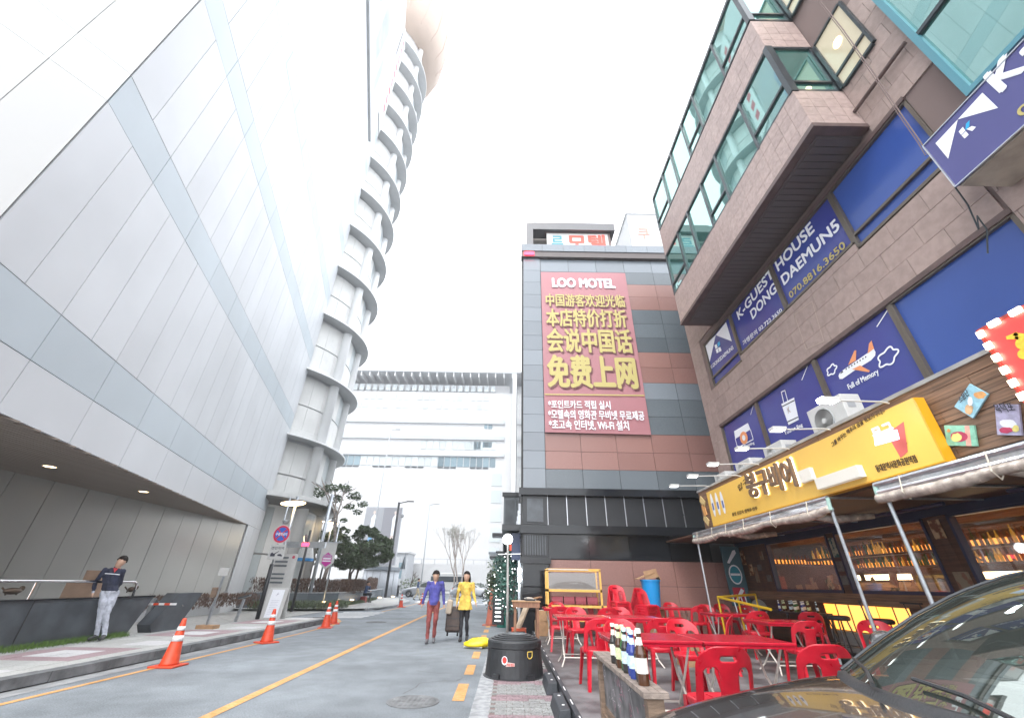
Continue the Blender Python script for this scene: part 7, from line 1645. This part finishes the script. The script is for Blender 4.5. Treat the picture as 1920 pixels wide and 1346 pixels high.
bluex = cl_('blue_shirt', (.06, .06, .25)); redt = cl_('rust_trousers', (.21, .05, .045)); gry = mat('shoe_grey', (.12, .12, .13), .6); yel = cl_('yellow_top', (.62, .42, .08)); kh = cl_('khaki_trousers', (.5, .42, .28)); den = cl_('denim', (.03, .06, .14))
# man leaning on the parapet
pm1 = G(186, 1200, .13)
t, j = person('man in a navy jacket and pale trousers leaning on the parapet', (pm1.x - .02, pm1.y, .13), R(34), dict(
    pel=(-.17, .1, .93), wst=(-.22, .12, 1.07), chs=(-.27, .13, 1.27), nck=(-.25, .11, 1.43), hd=(-.215, .075, 1.53), shl=(-.45, .16, 1.38), shr=(-.10, .09, 1.36), ell=(-.52, .22, 1.12), elr=(-.07, .2, 1.1), wrl=(-.47, .12, .92), wrr=(-.14, .26, .9),
    hil=(-.255, .1, .9), hir=(-.085, .1, .9), knl=(-.15, .0, .48), knr=(-.05, -.04, .49), anl=(-.07, .03, .09), anr=(.07, -.02, .09), tol=(-.15, -.13, .045), tor=(.04, -.2, .045)), (navy, pale, shoe), girth=1.08, hem=.95)
fj = MB(); cx_, cy_ = j['chs'].x, j['chs'].y; fj.tube([(cx_ - .13, cy_ - .085, 1.31), (cx_ - .06, cy_ - .125, 1.305), (cx_ + .05, cy_ - .13, 1.30), (cx_ + .14, cy_ - .095, 1.29)], .009, 6); fj.build('chest_stripe', M['white_print'], t)
fj = MB(); nx_, ny_ = j['nck'].x, j['nck'].y; fj.add([(nx_ - .045, ny_ - .07, 1.43), (nx_ + .05, ny_ - .075, 1.425), (nx_ + .015, ny_ - .14, 1.33)], [(0, 1, 2)]); fj.build('red_collar', mat('collar_red', (.4, .02, .03), .7), t)
# man in blue
pm2 = G(806, 1206, 0)
t, j = person('man in blue sweater and rust red trousers walking towards us', (pm2.x, pm2.y, 0), R(4), dict(hd=(0, -.045, 1.535), ell=(-.25, .0, 1.13), wrl=(-.3, -.0, .9), elr=(.25, .02, 1.13), wrr=(.285, .0, .89), knr=(.09, -.03, .5), anr=(.08, .12, .12), tor=(.09, -.02, .045), knl=(-.085, -.05, .49), anl=(-.08, -.04, .09), tol=(-.09, -.2, .045)), (bluex, redt, gry), girth=1.04, hem=.87, scale=.98)
mb = MB(); mb.add([(-.035, -.075, 1.435), (.035, -.075, 1.435), (.0, -.122, 1.34)], [(0, 1, 2)]); mb.build('neckline', M['skin'], t)
# woman in yellow with suitcase
pm3 = G(868, 1202, 0)
t, j = person('woman in a long yellow top and black leggings pulling a suitcase', (pm3.x, pm3.y, 0), R(-3), dict(hd=(0, -.02, 1.54), ell=(-.235, .04, 1.13), wrl=(-.245, .02, .88), elr=(.235, .01, 1.13), wrr=(.3, -.06, .93), knr=(.08, -.05, .49), anr=(.09, .1, .12), tor=(.1, -.04, .045), knl=(-.07, -.07, .49), anl=(-.06, -.06, .09), tol=(-.07, -.22, .045)), (yel, blk, shoe), hair='long', girth=.98, skirt=.74, hem=.74, fem=True, scale=.98)
SC_ = thing('suitcase', 'dark brown trolley suitcase pulled behind the woman in yellow', 'suitcase', (pm3.x - .36, pm3.y + .15, 0)); rotS = Matrix.Rotation(R(-14), 3, 'X'); bs = Vector((pm3.x - .33, pm3.y + .28, .48))
MB().obox(bs, (.4, .24, .6), rotS).build('case', mat('case_brown', (.055, .035, .028), .6, var=.25, scale=20), SC_, bevel=.035)
for s_ in (-.14, .14): MB().tube([bs + rotS @ Vector((s_ * .8, .08, .3)), bs + rotS @ Vector((s_ * .8, .08, .5))], .008, 6).build('pull_rod', M['silver'], SC_); MB().lathe([(.04, -.02), (.04, .02)], bs + rotS @ Vector((s_, .08, -.34)), 12, rot=Matrix.Rotation(R(90), 3, 'Y')).build('wheel', M['tyre'], SC_); MB().tube([bs + rotS @ Vector((s_, .08, -.3)), bs + rotS @ Vector((s_, .08, -.36))], .015, 6).build('wheel_bracket', M['black_plastic'], SC_)
MB().tube([bs + rotS @ Vector((-.12, .08, .5)), bs + rotS @ Vector((.12, .08, .5))], .012, 6).build('handle', M['black_plastic'], SC_)
for k in range(3): MB().obox(bs + rotS @ Vector((0, -.125, -.18 + k * .18)), (.3, .01, .012), rotS).build('seam', M['black_plastic'], SC_)
HB = thing('tote_bag', 'beige tote bag carried on top of the suitcase', 'bag', (pm3.x - .45, pm3.y + .2, .8)); MB().obox((pm3.x - .46, pm3.y + .2, .78), (.16, .2, .34), Matrix.Rotation(.1, 3, 'Y')).build('bag', mat('beige_bag', (.5, .42, .33), .8), HB, bevel=.03)
MB().tube([(pm3.x - .5, pm3.y + .2, .94), (pm3.x - .46, pm3.y + .2, 1.08), (pm3.x - .42, pm3.y + .2, .94)], .008, 6).build('strap', M['card'], HB)
# seated person and far pedestrian
pm4 = G(684, 1129, .12)
sit = dict(pel=(0, .0, .5), wst=(0, -.02, .64), chs=(0, -.06, .84), nck=(0, -.1, 1.0), hd=(0, -.14, 1.12), shl=(-.17, -.08, .95), shr=(.17, -.08, .95), ell=(-.21, -.22, .72), elr=(.19, -.25, .78), wrl=(-.13, -.42, .68), wrr=(.05, -.26, 1.0), hil=(-.09, -.02, .47), hir=(.09, -.02, .47), knl=(-.11, -.45, .5), knr=(.09, -.43, .52), anl=(-.11, -.45, .09), anr=(.1, -.36, .09), tol=(-.11, -.6, .045), tor=(.1, -.51, .045))
person('person in dark clothes sitting on the planter wall edge', (pm4.x - .1, pm4.y, .12), R(80), sit, (den, blk, shoe), hem=.48, vox=.018); o = MB().box(pm4.x - .3, pm4.x + .05, pm4.y - .2, pm4.y + .2, .12, .48).build('red_stool', mat('stool_red', (.3, .04, .03), .6)); tag(o, 'low red-brown box used as a seat on the far pavement', 'stool')
pm5 = G(781, 1125, 0); person('far pedestrian in blue top and beige trousers at the crossing', (pm5.x, pm5.y, 0), R(100), dict(knl=(-.09, -.15, .5), anl=(-.09, -.25, .1), tol=(-.09, -.4, .045), knr=(.09, .05, .5), anr=(.09, .28, .14), tor=(.09, .15, .045)), (den, kh, shoe), hem=.9, vox=.02)
# ================================================================ YELLOW BARRIER and small leftovers
YR = thing('yellow_barrier', 'yellow tubular barrier at the far corner of the terrace', 'barrier', (5.5, 12, .14)); yel_p = mat('barrier_yellow', (.72, .48, .02), .4)
q0 = pl(1346, 1119, 1, 12.0); q1 = pl(1416, 1114, 1, 12.9); q2 = pl(1445, 1142, 1, 9.6)
MB().tube([q1, q0, q2], .028, 8).build('top_rail', yel_p, YR); 
for q in (q0, q1, q0.lerp(q1, .5)): MB().tube([q, (q.x, q.y, .15)], .024, 8).build('post', yel_p, YR)
TR = thing('folded_pushcart', 'folded metal trolley with grey wheels leaning by the bar corner', 'trolley', (6.9, 13.2, .14)); 
for k in range(4): MB().tube([(6.55 + k * .12, 13.3, .16), (6.6 + k * .12, 13.6, 1.2)], .014, 6).build('bar', M['silver'], TR)
MB().lathe([(.1, -.03), (.2, -.03), (.2, .03), (.1, .03)], (7.1, 13.2, .9), 20, rot=Matrix.Rotation(R(80), 3, 'X')).build('wheel', M['grey_plastic'], TR); MB().box(6.5, 7.1, 13.32, 13.34, .3, .36).build('crossbar', M['silver'], TR)
# ================================================================ AIR: volume added to lift dark tones like a lens veil
hm_ = bpy.data.materials.new('added_haze'); hm_.use_nodes = True; t_ = hm_.node_tree
for x in list(t_.nodes):
    if x.type == 'BSDF_PRINCIPLED': t_.nodes.remove(x)
pv = t_.nodes.new('ShaderNodeVolumePrincipled'); pv.inputs['Density'].default_value = .0018; pv.inputs['Color'].default_value = (.95, .96, .98, 1); pv.inputs['Anisotropy'].default_value = .2
t_.links.new(pv.outputs[0], [x for x in t_.nodes if x.type == 'OUTPUT_MATERIAL'][0].inputs['Volume'])
hz = MB().box(-262, 262, -42, 402, -1.2, 84).build('haze', hm_); hz['kind'] = 'stuff'
